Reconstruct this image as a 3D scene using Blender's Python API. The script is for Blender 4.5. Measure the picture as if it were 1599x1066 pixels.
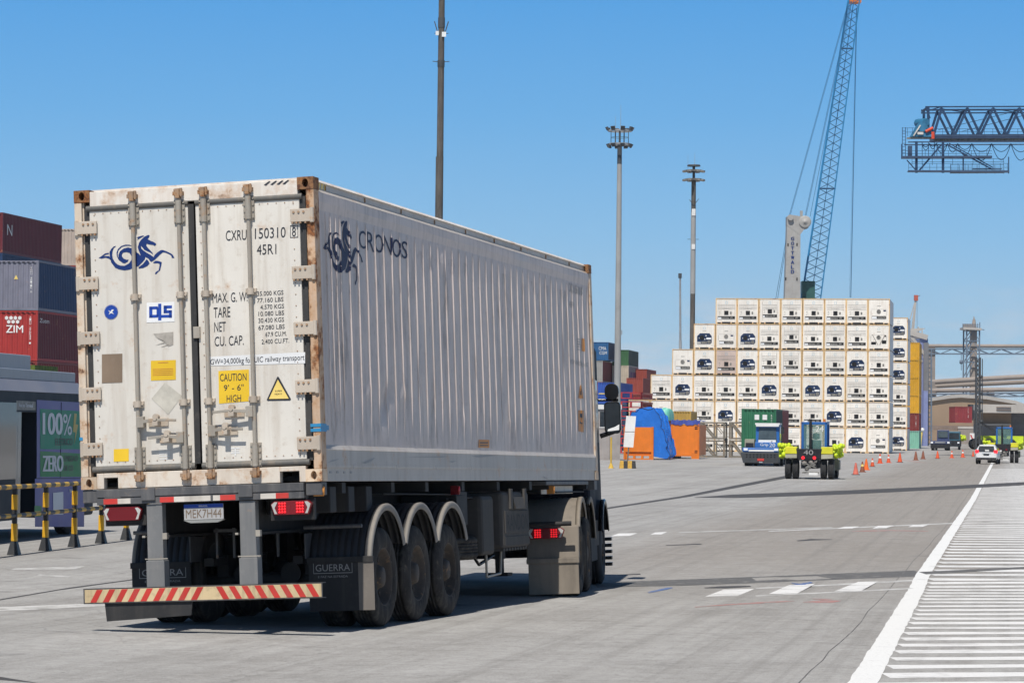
import bpy, bmesh, math, random
import numpy as np
from mathutils import Vector, Matrix
from mathutils.geometry import tessellate_polygon
for o in list(bpy.data.objects): bpy.data.objects.remove(o)
S = bpy.context.scene; COL = S.collection
random.seed(7); PI = math.pi; R = math.radians
# ------------------------------------------------------------------ camera
FPX, HC = 4623.2, 2.5
AL, RO = R(1.66), R(0.6)
_X = np.array([1, 0, 0.]); _Y = np.array([0, math.cos(AL), math.sin(AL)]); _Z = np.array([0, -math.sin(AL), math.cos(AL)])
X2 = _X*math.cos(RO)+_Z*math.sin(RO); Z2 = _Z*math.cos(RO)-_X*math.sin(RO)
CM = np.stack([X2, _Y, Z2]); CAM = np.array([0, 0, HC])
cd = bpy.data.cameras.new('camera'); cam = bpy.data.objects.new('camera', cd); COL.objects.link(cam)
cd.sensor_fit = 'HORIZONTAL'; cd.sensor_width = 36; cd.lens = FPX/1599*36; cd.clip_start = 0.5; cd.clip_end = 20000
mw = Matrix.Identity(4)
for r in range(3):
    mw[r][0] = X2[r]; mw[r][1] = Z2[r]; mw[r][2] = -_Y[r]; mw[r][3] = CAM[r]
cam.matrix_world = mw; S.camera = cam
# ------------------------------------------------------------------ sun and sky
EL, AZ = R(57), R(15.7)                     # light travels towards +y, AZ to the right
ld = Vector((math.cos(EL)*math.sin(AZ), math.cos(EL)*math.cos(AZ), -math.sin(EL)))
sd = bpy.data.lights.new('sun', 'SUN'); sd.energy = 4.8; sd.angle = R(0.5); sd.color = (1, .955, .89)
sun = bpy.data.objects.new('sun', sd); COL.objects.link(sun); sun.rotation_euler = ld.to_track_quat('-Z', 'Y').to_euler(); sun.location = (0, -20, 60)
W = bpy.data.worlds.new('World'); S.world = W; W.use_nodes = True
wn = W.node_tree; wn.nodes.clear()
def wnode(t): return wn.nodes.new(t)
sky = wnode('ShaderNodeTexSky'); sky.sky_type = 'NISHITA'; sky.sun_disc = False; sky.sun_elevation = EL
sky.sun_rotation = AZ+PI; sky.altitude = 0; sky.air_density = 1.0; sky.dust_density = 0.6; sky.ozone_density = 2.5
bg = wnode('ShaderNodeBackground'); bg.inputs[1].default_value = 0.10
wo = wnode('ShaderNodeOutputWorld')
SKYK = .05
bg.inputs[1].default_value = SKYK
tcw = wnode('ShaderNodeTexCoord'); mpw = wnode('ShaderNodeMapping'); mpw.inputs['Scale'].default_value = (14, 14, 46)
nzw = wnode('ShaderNodeTexNoise'); nzw.inputs['Scale'].default_value = 1.9; nzw.inputs['Detail'].default_value = 7; nzw.inputs['Roughness'].default_value = .55
rpw = wnode('ShaderNodeMapRange'); rpw.inputs[1].default_value = .50; rpw.inputs[2].default_value = .68
sep = wnode('ShaderNodeSeparateXYZ')
lo = wnode('ShaderNodeMapRange'); lo.inputs[1].default_value = .052; lo.inputs[2].default_value = .018
mul = wnode('ShaderNodeMath'); mul.operation = 'MULTIPLY'
mul2 = wnode('ShaderNodeMath'); mul2.operation = 'MULTIPLY'; mul2.inputs[1].default_value = .8
L = wn.links.new
# clear low sky: pale blue at the horizon deepening upwards, handing over to the Sky Texture above
zr = wnode('ShaderNodeMapRange'); zr.inputs[1].default_value = 0; zr.inputs[2].default_value = .4
grd = wnode('ShaderNodeValToRGB'); el_ = grd.color_ramp.elements
for k, (p, c) in enumerate(((0, (.42, .61, .75)), (.03, (.375, .585, .765)), (.065, (.26, .52, .80)), (.105, (.160, .435, .790)), (.15, (.092, .355, .765)), (.4, (.035, .20, .60)))):
    e_ = el_[k] if k < 2 else el_.new(p/.4)
    e_.position = p/.4; e_.color = (*c, 1)
gm = wnode('ShaderNodeVectorMath'); gm.operation = 'SCALE'; gm.inputs['Scale'].default_value = 1/SKYK
up = wnode('ShaderNodeMapRange'); up.inputs[1].default_value = .2; up.inputs[2].default_value = .5
ms = wnode('ShaderNodeMix'); ms.data_type = 'RGBA'
mxw = wnode('ShaderNodeMix'); mxw.data_type = 'RGBA'; mxw.inputs[7].default_value = (.62/SKYK, .64/SKYK, .70/SKYK, 1)
L(tcw.outputs['Generated'], mpw.inputs[0]); L(mpw.outputs[0], nzw.inputs['Vector']); L(nzw.outputs[0], rpw.inputs[0])
L(tcw.outputs['Generated'], sep.inputs[0]); L(sep.outputs['Z'], lo.inputs[0]); L(sep.outputs['Z'], zr.inputs[0]); L(sep.outputs['Z'], up.inputs[0])
L(zr.outputs[0], grd.inputs[0]); L(grd.outputs[0], gm.inputs[0]); L(up.outputs[0], ms.inputs[0]); L(gm.outputs[0], ms.inputs[6]); L(sky.outputs[0], ms.inputs[7])
L(rpw.outputs[0], mul.inputs[0]); L(lo.outputs[0], mul.inputs[1]); L(mul.outputs[0], mul2.inputs[0]); L(mul2.outputs[0], mxw.inputs[0])
L(ms.outputs[2], mxw.inputs[6]); L(mxw.outputs[2], bg.inputs[0]); L(bg.outputs[0], wo.inputs[0])
vs = S.view_settings; vs.view_transform = 'Standard'; vs.look = 'None'; vs.gamma = 1; vs.exposure = 0.0; vs.use_curve_mapping = False
S.render.engine = 'CYCLES'
# ------------------------------------------------------------------ helpers
def ray(px, py): return np.array([(px-799.5)/FPX, 1, -(py-533)/FPX])@CM
def at(px, py, d):
    r = ray(px, py); return Vector(CAM+r*(d/r[1]))
GN = [(-60, 1.35), (0, .96), (29.75, .48), (42, .285), (44.5, .285), (60, .22), (110, 0), (2000, 0)]
def gz(y): return float(np.interp(y, [a for a, b in GN], [b for a, b in GN]))
def gpt(px, py, off=0.0):
    r = ray(px, py); z = .3
    for _ in range(60):
        t = (z-HC)/r[2]; z = gz(r[1]*t)
    return Vector((r[0]*t, r[1]*t, z+off))
TH = R(9.4)
GR = Matrix.Rotation(-TH, 3, 'Z')
class MB:
    def __init__(s): s.v = []; s.f = []; s.s = []
    def add(s, V, F, sm=False):
        n = len(s.v); s.v += [tuple(p) for p in V]; s.f += [tuple(i+n for i in f) for f in F]; s.s += [sm]*len(F); return s
    def box(s, x0, x1, y0, y1, z0, z1):
        return s.add([(x0,y0,z0),(x1,y0,z0),(x1,y1,z0),(x0,y1,z0),(x0,y0,z1),(x1,y0,z1),(x1,y1,z1),(x0,y1,z1)],
                     [(3,2,1,0),(4,5,6,7),(0,1,5,4),(1,2,6,5),(2,3,7,6),(3,0,4,7)])
    def hexa(s, P):      # 4 bottom, 4 top
        return s.add(P, [(3,2,1,0),(4,5,6,7),(0,1,5,4),(1,2,6,5),(2,3,7,6),(3,0,4,7)])
    def bar(s, p, q, w, h=None, up=(0,0,1)):
        h = h or w; p = Vector(p); q = Vector(q); d = (q-p).normalized(); u = Vector(up)
        if abs(d.dot(u)) > .98: u = Vector((1,0,0))
        a = d.cross(u).normalized()*(w/2); b = a.cross(d).normalized()*(h/2)
        return s.hexa([p-a-b, p+a-b, q+a-b, q-a-b, p-a+b, p+a+b, q+a+b, q-a+b])
    def tube(s, p, q, r0, r1=None, n=12, caps=True, sm=True):
        r1 = r0 if r1 is None else r1; p = Vector(p); q = Vector(q); d = (q-p).normalized()
        u = Vector((0,0,1)) if abs(d.z) < .9 else Vector((1,0,0)); a = d.cross(u).normalized(); b = a.cross(d)
        c = [(math.cos(2*PI*i/n), math.sin(2*PI*i/n)) for i in range(n)]
        A = [p+a*x*r0+b*y*r0 for x, y in c]; B = [q+a*x*r1+b*y*r1 for x, y in c]
        s.add(A+B, [(i, (i+1) % n, n+(i+1) % n, n+i) for i in range(n)], sm)
        if caps: s.add(A, [tuple(range(n-1, -1, -1))]); s.add(B, [tuple(range(n))])
        return s
    def path(s, P, r, n=6):
        for a, b in zip(P[:-1], P[1:]): s.tube(a, b, r, n=n, caps=False)
        return s
    def lathe(s, prof, o, ax, n=32, sm=True):
        o = Vector(o); ax = Vector(ax).normalized(); u = Vector((0,0,1)) if abs(ax.z) < .9 else Vector((1,0,0)); a = ax.cross(u).normalized(); b = a.cross(ax)
        V = []
        for (r, t) in prof:
            for i in range(n):
                V.append(o+ax*t+(a*math.cos(2*PI*i/n)+b*math.sin(2*PI*i/n))*r)
        F = [(k*n+i, k*n+(i+1) % n, (k+1)*n+(i+1) % n, (k+1)*n+i) for k in range(len(prof)-1) for i in range(n)]
        return s.add(V, F, sm)
    def poly(s, P):
        P = [Vector(p) for p in P]; t = tessellate_polygon([P]); return s.add(P, [tuple(i) for i in t])
    def prism(s, P, ext):          # planar outline P (3D), extruded by the vector ext
        P = [Vector(p) for p in P]; e = Vector(ext); n = len(P); t = [tuple(i) for i in tessellate_polygon([P])]
        s.add(P+[p+e for p in P], t+[tuple(n+i for i in f) for f in t]+[(i, (i+1) % n, n+(i+1) % n, n+i) for i in range(n)]); return s
    def grid(s, fn, nu, nv, sm=False):
        V = [fn(i/nu, j/nv) for j in range(nv+1) for i in range(nu+1)]
        return s.add(V, [(j*(nu+1)+i, j*(nu+1)+i+1, (j+1)*(nu+1)+i+1, (j+1)*(nu+1)+i) for j in range(nv) for i in range(nu)], sm)
    def ico(s, c, r, sx=1, sy=1, sz=1):
        t = (1+5**.5)/2; k = (1+t*t)**.5
        V = [(-1,t,0),(1,t,0),(-1,-t,0),(1,-t,0),(0,-1,t),(0,1,t),(0,-1,-t),(0,1,-t),(t,0,-1),(t,0,1),(-t,0,-1),(-t,0,1)]
        F = [(0,11,5),(0,5,1),(0,1,7),(0,7,10),(0,10,11),(1,5,9),(5,11,4),(11,10,2),(10,7,6),(7,1,8),(3,9,4),(3,4,2),(3,2,6),(3,6,8),(3,8,9),(4,9,5),(2,4,11),(6,2,10),(8,6,7),(9,8,1)]
        return s.add([(c[0]+x/k*r*sx, c[1]+y/k*r*sy, c[2]+z/k*r*sz) for x, y, z in V], F, True)
    def build(s, name, mat, parent=None, bevel=0, recalc=True):
        me = bpy.data.meshes.new(name); me.from_pydata(s.v, [], s.f)
        me.polygons.foreach_set('use_smooth', s.s)
        if recalc:
            bm = bmesh.new(); bm.from_mesh(me); bmesh.ops.recalc_face_normals(bm, faces=bm.faces); bm.to_mesh(me); bm.free()
        me.materials.append(mat); me.update()
        o = bpy.data.objects.new(name, me); COL.objects.link(o)
        if parent: o.parent = parent
        if bevel:
            m = o.modifiers.new('bevel', 'BEVEL'); m.width = bevel; m.segments = 2; m.limit_method = 'ANGLE'; m.angle_limit = R(50)
        return o
def tag(o, label, cat=None, group=None, kind=None):
    if label: o['label'] = label
    if cat: o['category'] = cat
    if group: o['group'] = group
    if kind: o['kind'] = kind
    return o
def empty(name, loc, label, cat, group=None, rz=0.0, mat3=None):
    o = bpy.data.objects.new(name, None); COL.objects.link(o); o.empty_display_size = .3
    M = (mat3.to_4x4() if mat3 is not None else Matrix.Rotation(rz, 4, 'Z')); M.translation = Vector(loc); o.matrix_world = M
    return tag(o, label, cat, group)
KIDS = {}
def copy_tree(o, parent=None):
    c = o.copy(); COL.objects.link(c); c.parent = parent
    for ch in [x for x in ALL_CHILDREN(o)]: copy_tree(ch, c)
    return c
def ALL_CHILDREN(o): return [x for x in COL.objects if x.parent is o]
# ------------------------------------------------------------------ materials
def newmat(name):
    m = bpy.data.materials.new(name); m.use_nodes = True; nt = m.node_tree
    b = nt.nodes['Principled BSDF']; return m, nt, b
def N(nt, t, **kw):
    n = nt.nodes.new(t)
    for k, v in kw.items():
        if k in n.inputs: n.inputs[k].default_value = v
        else: setattr(n, k, v)
    return n
def mix(nt, fac, a, b, blend='MIX'):
    n = nt.nodes.new('ShaderNodeMix'); n.data_type = 'RGBA'; n.blend_type = blend
    for i, x in ((0, fac), (6, a), (7, b)):
        if isinstance(x, (int, float)): n.inputs[i].default_value = x
        elif isinstance(x, tuple): n.inputs[i].default_value = (*x, 1) if len(x) == 3 else x
        else: nt.links.new(x, n.inputs[i])
    return n.outputs[2]
def rng(nt, x, a, b, c=0., d=1.):
    n = nt.nodes.new('ShaderNodeMapRange'); n.inputs[1].default_value = a; n.inputs[2].default_value = b; n.inputs[3].default_value = c; n.inputs[4].default_value = d
    nt.links.new(x, n.inputs[0]); return n.outputs[0]
def coords(nt, scale=(1,1,1), rot=(0,0,0), rnd=True):
    tc = N(nt, 'ShaderNodeTexCoord'); out = tc.outputs['Object']
    if rnd:
        oi = N(nt, 'ShaderNodeObjectInfo'); v = N(nt, 'ShaderNodeVectorMath', operation='MULTIPLY_ADD')
        nt.links.new(oi.outputs['Random'], v.inputs[0]); v.inputs[1].default_value = (31, 17, 23); nt.links.new(out, v.inputs[2]); out = v.outputs[0]
    mp = N(nt, 'ShaderNodeMapping'); mp.inputs['Scale'].default_value = scale; mp.inputs['Rotation'].default_value = rot
    nt.links.new(out, mp.inputs[0]); return mp.outputs[0]
def noise(nt, vec, sc, det=6, ro=.6):
    n = N(nt, 'ShaderNodeTexNoise'); n.inputs['Scale'].default_value = sc; n.inputs['Detail'].default_value = det; n.inputs['Roughness'].default_value = ro
    nt.links.new(vec, n.inputs['Vector']); return n.outputs[0]
def paint(name, rgb, rough=.5, var=.12, streak=.0, dirt=(.10, .075, .05), rust=0., rsc=3., metal=0., bump=0., sc=1.2, emit=0., spec=.35):
    m, nt, b = newmat(name); v = coords(nt)
    n1 = noise(nt, v, sc, 7); f = rng(nt, n1, .3, .7, 1-var, 1+var)
    cmb = N(nt, 'ShaderNodeCombineColor'); [nt.links.new(f, cmb.inputs[i]) for i in range(3)]
    c = mix(nt, 1.0, rgb, cmb.outputs[0], 'MULTIPLY')
    oi2 = N(nt, 'ShaderNodeObjectInfo'); cm2 = N(nt, 'ShaderNodeCombineColor'); rv = rng(nt, oi2.outputs['Random'], 0, 1, .90, 1.04); [nt.links.new(rv, cm2.inputs[i]) for i in range(3)]
    c = mix(nt, 1.0, c, cm2.outputs[0], 'MULTIPLY')
    if streak:
        v2 = coords(nt, (6, 6, .45)); s = rng(nt, noise(nt, v2, 1.3, 8, .65), .48, .78, 0, streak); c = mix(nt, s, c, dirt)
        s2 = rng(nt, noise(nt, v, 11, 6, .7), .55, .75, 0, streak*.7); c = mix(nt, s2, c, dirt)
    if rust:
        rn = noise(nt, v, rsc, 10, .68); th = .74-.36*rust
        rf = rng(nt, rn, th, th+.10); rc = mix(nt, rng(nt, noise(nt, v, rsc*5, 5), .35, .65), (.33, .13, .045), (.075, .032, .02))
        halo = rng(nt, rn, th-.09, th+.02, 0, .5); c = mix(nt, halo, c, (.48, .26, .11)); c = mix(nt, rf, c, rc)
        nt.links.new(rng(nt, rf, 0, 1, rough, .85), b.inputs['Roughness'])
    else:
        nt.links.new(rng(nt, n1, .3, .7, max(.05, rough-.08), min(1, rough+.1)), b.inputs['Roughness'])
    nt.links.new(c, b.inputs['Base Color']); b.inputs['Metallic'].default_value = metal
    b.inputs['Specular IOR Level'].default_value = spec
    if bump:
        bp = N(nt, 'ShaderNodeBump'); bp.inputs['Strength'].default_value = bump; bp.inputs['Distance'].default_value = .02
        nt.links.new(noise(nt, v, 9, 6), bp.inputs['Height']); nt.links.new(bp.outputs[0], b.inputs['Normal'])
    if emit:
        nt.links.new(c, b.inputs['Emission Color']); b.inputs['Emission Strength'].default_value = emit*.75
    return m
def glass(name, rgb=(.02, .025, .03), rough=.06):
    m, nt, b = newmat(name); b.inputs['Roughness'].default_value = rough; b.inputs['Specular IOR Level'].default_value = .6
    v = coords(nt); nt.links.new(mix(nt, rng(nt, noise(nt, v, 3), .3, .7), rgb, tuple(x*1.6 for x in rgb)), b.inputs['Base Color']); return m
def seethrough(m, a):
    m.node_tree.nodes['Principled BSDF'].inputs['Alpha'].default_value = a; return m
def striped(name, c1, c2, axis, period, duty=.5):
    m, nt, b = newmat(name); tc = N(nt, 'ShaderNodeTexCoord'); sp = N(nt, 'ShaderNodeSeparateXYZ'); nt.links.new(tc.outputs['Object'], sp.inputs[0])
    md = N(nt, 'ShaderNodeMath', operation='MODULO'); ad = N(nt, 'ShaderNodeMath', operation='ADD'); ad.inputs[1].default_value = 1000*period
    nt.links.new(sp.outputs[axis], ad.inputs[0]); nt.links.new(ad.outputs[0], md.inputs[0]); md.inputs[1].default_value = period
    lt = N(nt, 'ShaderNodeMath', operation='LESS_THAN'); nt.links.new(md.outputs[0], lt.inputs[0]); lt.inputs[1].default_value = period*duty
    v = coords(nt); d = rng(nt, noise(nt, v, 9, 6), .45, .75, 0, .5)
    c = mix(nt, lt.outputs[0], c1, c2); nt.links.new(mix(nt, d, c, (.12, .09, .06)), b.inputs['Base Color']); b.inputs['Roughness'].default_value = .55; return m
M = {}
M['door_white'] = paint('weathered white paint', (.69, .65, .58), .45, .07, .55, (.37, .29, .21), .08, 3.5)
M['frame_white'] = paint('rust stained white paint', (.66, .59, .50), .5, .10, .35, (.33, .19, .10), .42, 5)
M['header_white'] = paint('rust blotched white paint', (.74, .69, .62), .5, .08, .35, (.36, .2, .1), .36, 2.6)
M['post_rust'] = paint('rusted post paint', (.62, .52, .41), .6, .15, .45, (.24, .11, .05), .50, 5)
M['post_rusty'] = paint('heavily rusted post paint', (.55, .40, .28), .65, .2, .5, (.22, .09, .04), .66, 5)
M['casting_rust'] = paint('rusted casting', (.10, .042, .025), .8, .3, .3, (.05, .03, .02), .72, 9)
M['casting_pale'] = paint('rust edged casting', (.60, .47, .34), .7, .2, .4, (.25, .12, .06), .5, 9)
M['hinge'] = paint('beige hinge steel', (.50, .43, .35), .55, .10, .25, (.25, .15, .08), .20, 8)
M['rod'] = paint('weathered galvanised rod', (.40, .36, .30), .45, .15, .4, (.2, .12, .07), .26, 7, .2)
M['cam'] = paint('rusty cam steel', (.32, .22, .15), .7, .25, .4, (.1, .05, .03), .6, 14)
M['gasket'] = paint('grey rubber gasket', (.04, .04, .04), .7, .2, .35, (.2, .17, .14))
M['gasket_pipe'] = paint('grey gasket tube', (.13, .125, .115), .6, .2, .6, (.30, .23, .16))
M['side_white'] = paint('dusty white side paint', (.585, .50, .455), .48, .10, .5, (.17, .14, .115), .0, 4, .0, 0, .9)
M['rail_white'] = paint('scuffed rail paint', (.50, .455, .405), .5, .10, .40, (.22, .17, .13), .20, 4)
M['ink_navy'] = paint('navy vinyl', (.012, .035, .16), .4, .15)
M['ink_side'] = paint('dark navy vinyl', (.012, .016, .055), .55, .15)
M['ink_black'] = paint('black stencil paint', (.03, .032, .04), .5, .2)
M['ink_grey'] = paint('faded grey paint', (.33, .32, .31), .6, .1)
M['yellow_vinyl'] = paint('yellow vinyl', (.80, .52, .03), .45, .08, .08)
M['tri_yellow'] = paint('pale yellow vinyl', (.78, .58, .16), .45, .08, .08)
M['orange_vinyl'] = paint('sun bleached orange vinyl', (.62, .25, .05), .5, .25, .4)
M['blue_vinyl'] = paint('blue vinyl', (.02, .07, .38), .4, .1)
M['white_vinyl'] = paint('white vinyl', (.80, .80, .79), .4, .04)
M['sticker_grey'] = paint('worn grey sticker', (.34, .31, .27), .6, .3, .3, (.6, .57, .5), 0, 3, 0, 0, 14)
M['sticker_pale'] = paint('faded pale sticker', (.52, .49, .42), .6, .15, .25, (.3, .27, .2), 0, 3, 0, 0, 10)
M['plate_brown'] = paint('brown data plate', (.22, .16, .11), .5, .2, .2, (.4, .35, .28))
M['tape_blue'] = paint('blue adhesive tape', (.03, .22, .42), .4, .2)
M['chassis'] = paint('dusty dark chassis', (.022, .022, .023), .7, .3, .45, (.07, .06, .05))
M['chassis_grey'] = paint('worn grey steel', (.085, .085, .088), .55, .25, .55, (.26, .24, .22), .12, 7)
M['post_grey'] = paint('dusty grey post', (.17, .172, .172), .55, .12, .3, (.42, .39, .35), .05, 8)
M['flap'] = paint('black rubber flap', (.028, .028, .029), .75, .25, .4, (.09, .08, .07))
M['flap_sunlit'] = paint('sunlit dusty rubber', (.17, .15, .13), .8, .2, .4, (.30, .26, .22))  # sunlit tone with dust streaks, for the flap's outer strip
M['fender'] = paint('black plastic fender', (.022, .023, .026), .5, .3, .3, (.07, .06, .055))
M['fender_rim'] = paint('dusty fender edge', (.24, .22, .195), .7, .2, .45, (.10, .09, .08))
M['fender_beige'] = paint('mud dusted fender', (.22, .188, .15), .75, .2, .5, (.10, .085, .07))
M['tyre'] = paint('dusty tyre rubber', (.045, .041, .038), .9, .3, .8, (.17, .15, .125), 0, 3, 0, .25, 5, spec=.15)
M['tyre_clean'] = paint('tyre rubber', (.028, .028, .029), .8, .25, .4, (.09, .08, .07), 0, 3, 0, .2, 5)
M['rim'] = paint('dusty wheel rim', (.075, .062, .052), .65, .3, .5, (.20, .15, .11), .2, 8, spec=.15)
M['toolbox'] = paint('dusty plastic toolbox', (.078, .072, .066), .7, .15, .4, (.15, .13, .11), spec=.12)
M['red_lens'] = paint('red lamp lens', (.17, .012, .016), .25, .1)
M['red_lit'] = paint('lit red lamp', (.95, .02, .03), .3, .1, emit=1.1)
M['clear_lens'] = paint('clear lamp lens', (.45, .45, .42), .25, .15)
M['red_tape'] = paint('red reflective tape', (.56, .045, .035), .4, .2, .5, (.2, .1, .08))
M['white_tape'] = paint('dirty white tape', (.62, .57, .50), .5, .15, .5)
M['cream_tape'] = paint('cream reflective tape', (.58, .45, .26), .5, .15, .75, (.16, .12, .08), .18, 4)
M['plate_white'] = paint('number plate white', (.46, .45, .44), .4, .08, .15)
M['black_gloss'] = paint('glossy black plastic', (.012, .012, .013), .2, .2)
M['chrome'] = paint('polished metal', (.7, .7, .7), .2, .1, metal=.9)
M['cab_dark'] = paint('dark cab paint', (.010, .012, .02), .6, .15, .15, (.05, .045, .04), spec=.08)
M['glass'] = glass('dark glass'); M['glass_sky'] = glass('window glass', (.05, .075, .09), .1); M['mirror'] = paint('mirror reflection glass', (.75, .75, .75), .05, .02, metal=1)
# ------------------------------------------------------------------ ground
def asphalt():
    m, nt, b = newmat('worn asphalt and concrete'); w = coords(nt, rnd=False)
    rot = coords(nt, (1, 1, 1), (0, 0, TH), rnd=False)
    st = N(nt, 'ShaderNodeMapping'); st.inputs['Scale'].default_value = (.55, .035, 1); nt.links.new(rot, st.inputs[0])
    st2 = N(nt, 'ShaderNodeMapping'); st2.inputs['Scale'].default_value = (3.2, .11, 1); nt.links.new(rot, st2.inputs[0])
    c = mix(nt, rng(nt, noise(nt, st.outputs[0], 1, 5), .35, .65), (.30, .288, .272), (.43, .42, .40))
    c = mix(nt, rng(nt, noise(nt, st2.outputs[0], 1, 8, .7), .42, .70, 0, .6), c, (.23, .215, .198))
    c = mix(nt, rng(nt, noise(nt, w, .13, 6), .42, .66, 0, .65), c, (.47, .46, .44)); c = mix(nt, rng(nt, noise(nt, w, .34, 7, .65), .52, .72, 0, .55), c, (.22, .208, .19)); c = mix(nt, rng(nt, noise(nt, w, 7.5, 8, .85), .50, .66, 0, .50), c, (.50, .49, .47)); c = mix(nt, rng(nt, noise(nt, w, 5.5, 8, .85), .50, .34, 0, .50), c, (.17, .162, .15))
    c = mix(nt, rng(nt, noise(nt, w, 1.1, 9, .7), .48, .72, 0, .55), c, (.22, .21, .195))
    sp = N(nt, 'ShaderNodeSeparateXYZ'); nt.links.new(rot, sp.inputs[0])
    # the carriageway between the left seam and the edge line is a darker, browner pavement than the yard
    lane = N(nt, 'ShaderNodeMath', operation='MULTIPLY'); nt.links.new(rng(nt, sp.outputs['X'], -8.5, -6.0), lane.inputs[0]); nt.links.new(rng(nt, sp.outputs['X'], 0.6, -0.6), lane.inputs[1])
    far_ = N(nt, 'ShaderNodeMath', operation='MULTIPLY'); nt.links.new(lane.outputs[0], far_.inputs[0]); nt.links.new(rng(nt, sp.outputs['Y'], 36, 52, .12, 1), far_.inputs[1]); lane = far_
    c = mix(nt, rng(nt, sp.outputs['X'], .2, .8, 0, .5), c, (.50, .49, .47))
    c = mix(nt, rng(nt, lane.outputs[0], 0, 1, 0, .68), c, (.25, .215, .178))
    fine = noise(nt, w, 85, 3, .8); c = mix(nt, rng(nt, fine, .5, .70, 0, .60), c, (.56, .55, .52)); c = mix(nt, rng(nt, fine, .47, .30, 0, .65), c, (.11, .105, .10))
    g2 = noise(nt, w, 26, 4, .8); c = mix(nt, rng(nt, g2, .52, .75, 0, .5), c, (.15, .145, .138)); oil = noise(nt, w, .9, 3, .5); c = mix(nt, rng(nt, oil, .66, .74, 0, .45), c, (.12, .115, .11)); tr_ = N(nt, 'ShaderNodeMapping'); tr_.inputs['Scale'].default_value = (5.5, .02, 1); nt.links.new(rot, tr_.inputs[0]); c = mix(nt, rng(nt, noise(nt, tr_.outputs[0], 1, 4, .6), .50, .68, 0, .32), c, (.18, .17, .155)); c = mix(nt, rng(nt, noise(nt, w, 2.6, 10, .85), .53, .63, 0, .42), c, (.18, .17, .158)); c = mix(nt, rng(nt, noise(nt, w, 3.3, 10, .85), .54, .64, 0, .42), c, (.52, .51, .49)); spk = noise(nt, w, 16, 2, .5); c = mix(nt, rng(nt, spk, .70, .74, 0, .7), c, (.08, .075, .07))
    vo = N(nt, 'ShaderNodeTexVoronoi', feature='DISTANCE_TO_EDGE'); vo.inputs['Scale'].default_value = .11
    wv = N(nt, 'ShaderNodeVectorMath', operation='MULTIPLY_ADD'); nz = N(nt, 'ShaderNodeTexNoise'); nz.inputs['Scale'].default_value = .5; nz.inputs['Detail'].default_value = 6
    nt.links.new(w, nz.inputs['Vector']); nt.links.new(nz.outputs['Color'], wv.inputs[0]); wv.inputs[1].default_value = (3.5, 3.5, 0); nt.links.new(w, wv.inputs[2]); nt.links.new(wv.outputs[0], vo.inputs['Vector'])
    ck = rng(nt, vo.outputs['Distance'], .0, .0025, .30, 0); c = mix(nt, ck, c, (.07, .068, .065))
    nt.links.new(c, b.inputs['Base Color']); b.inputs['Roughness'].default_value = .88; b.inputs['Specular IOR Level'].default_value = .25
    bp = N(nt, 'ShaderNodeBump'); bp.inputs['Strength'].default_value = .35; bp.inputs['Distance'].default_value = .01
    nt.links.new(fine, bp.inputs['Height']); nt.links.new(bp.outputs[0], b.inputs['Normal']); return m
M['asphalt'] = asphalt()
def ground():
    ys = sorted(set([-60, -30, 0, 2000]+list(np.arange(5, 130, 2.5))+[29.75, 42, 44.5]+[150, 200, 300, 450, 700, 1200]))
    xs = [-1000, -500, -200, -80, -40, -20, -10, 0, 10, 20, 40, 80, 200, 500, 1000]
    mb = MB(); mb.add([(x, y, gz(y)) for y in ys for x in xs], [(j*len(xs)+i, j*len(xs)+i+1, (j+1)*len(xs)+i+1, (j+1)*len(xs)+i) for j in range(len(ys)-1) for i in range(len(xs)-1)])
    tag(mb.build('ground', M['asphalt'], recalc=False), None, None, None, 'structure')
ground()
def worn(name, rgb, thin=.5, under=(.27, .26, .25), sc=2.2):
    m, nt, b = newmat(name); w = coords(nt, rnd=False)
    a = noise(nt, w, sc, 9, .72); a2 = noise(nt, w, 40, 3, .8)
    c = mix(nt, rng(nt, a, thin, thin+.16), rgb, under); c = mix(nt, rng(nt, a2, .52, .7, 0, .55), c, under)
    nt.links.new(c, b.inputs['Base Color']); b.inputs['Roughness'].default_value = .8; b.inputs['Specular IOR Level'].default_value = .25; return m
M['line_white'] = worn('worn white road paint', (.76, .755, .73), .58, (.40, .39, .375))
M['hatch_white'] = worn('faded hatch paint', (.74, .73, .71), .50, (.42, .41, .39), 1.3)
M['faint_white'] = worn('almost gone white paint', (.58, .57, .55), .45, (.33, .32, .30), 3)
M['red_mark'] = worn('worn red paint', (.42, .20, .18), .44, (.30, .28, .26), 4)
M['blue_mark'] = worn('worn blue paint', (.10, .16, .34), .50)
M['patch'] = worn('dark asphalt repair', (.07, .067, .065), .58, (.2, .19, .18), 3)
M['patch_soft'] = worn('worn dark asphalt strip', (.12, .116, .11), .52, (.25, .24, .225), 5)
M['crack'] = worn('open crack', (.10, .095, .09), .48, (.27, .26, .245))
M['kerb'] = worn('grey yard concrete', (.42, .405, .38), .6, (.30, .28, .26))
OFF = [0.008]
def ribbon(mb, pts, w0=None, off=None, step=1.0):
    """pts: list of (px,py,half-thickness in px measured vertically); draped on the ground"""
    off = (OFF[0] if off is None else off)*.2
    for (x0, y0, h0), (x1, y1, h1) in zip(pts[:-1], pts[1:]):
        A = gpt(x0, y0); B = gpt(x1, y1); n = max(1, int((B-A).length/step)); prev = None
        for i in range(n+1):
            t = i/n
            c = A.lerp(B, t); q = h0+(h1-h0)*t
            # half-thickness px -> metres of depth at that distance
            k = q*c.y*c.y/(FPX*(HC-c.z))
            a = Vector((c.x, c.y-k, gz(c.y-k)+off)); b2 = Vector((c.x, c.y+k, gz(c.y+k)+off))
            if prev: mb.add([prev[0], a, b2, prev[1]], [(0, 1, 2, 3)])
            prev = (a, b2)
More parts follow.
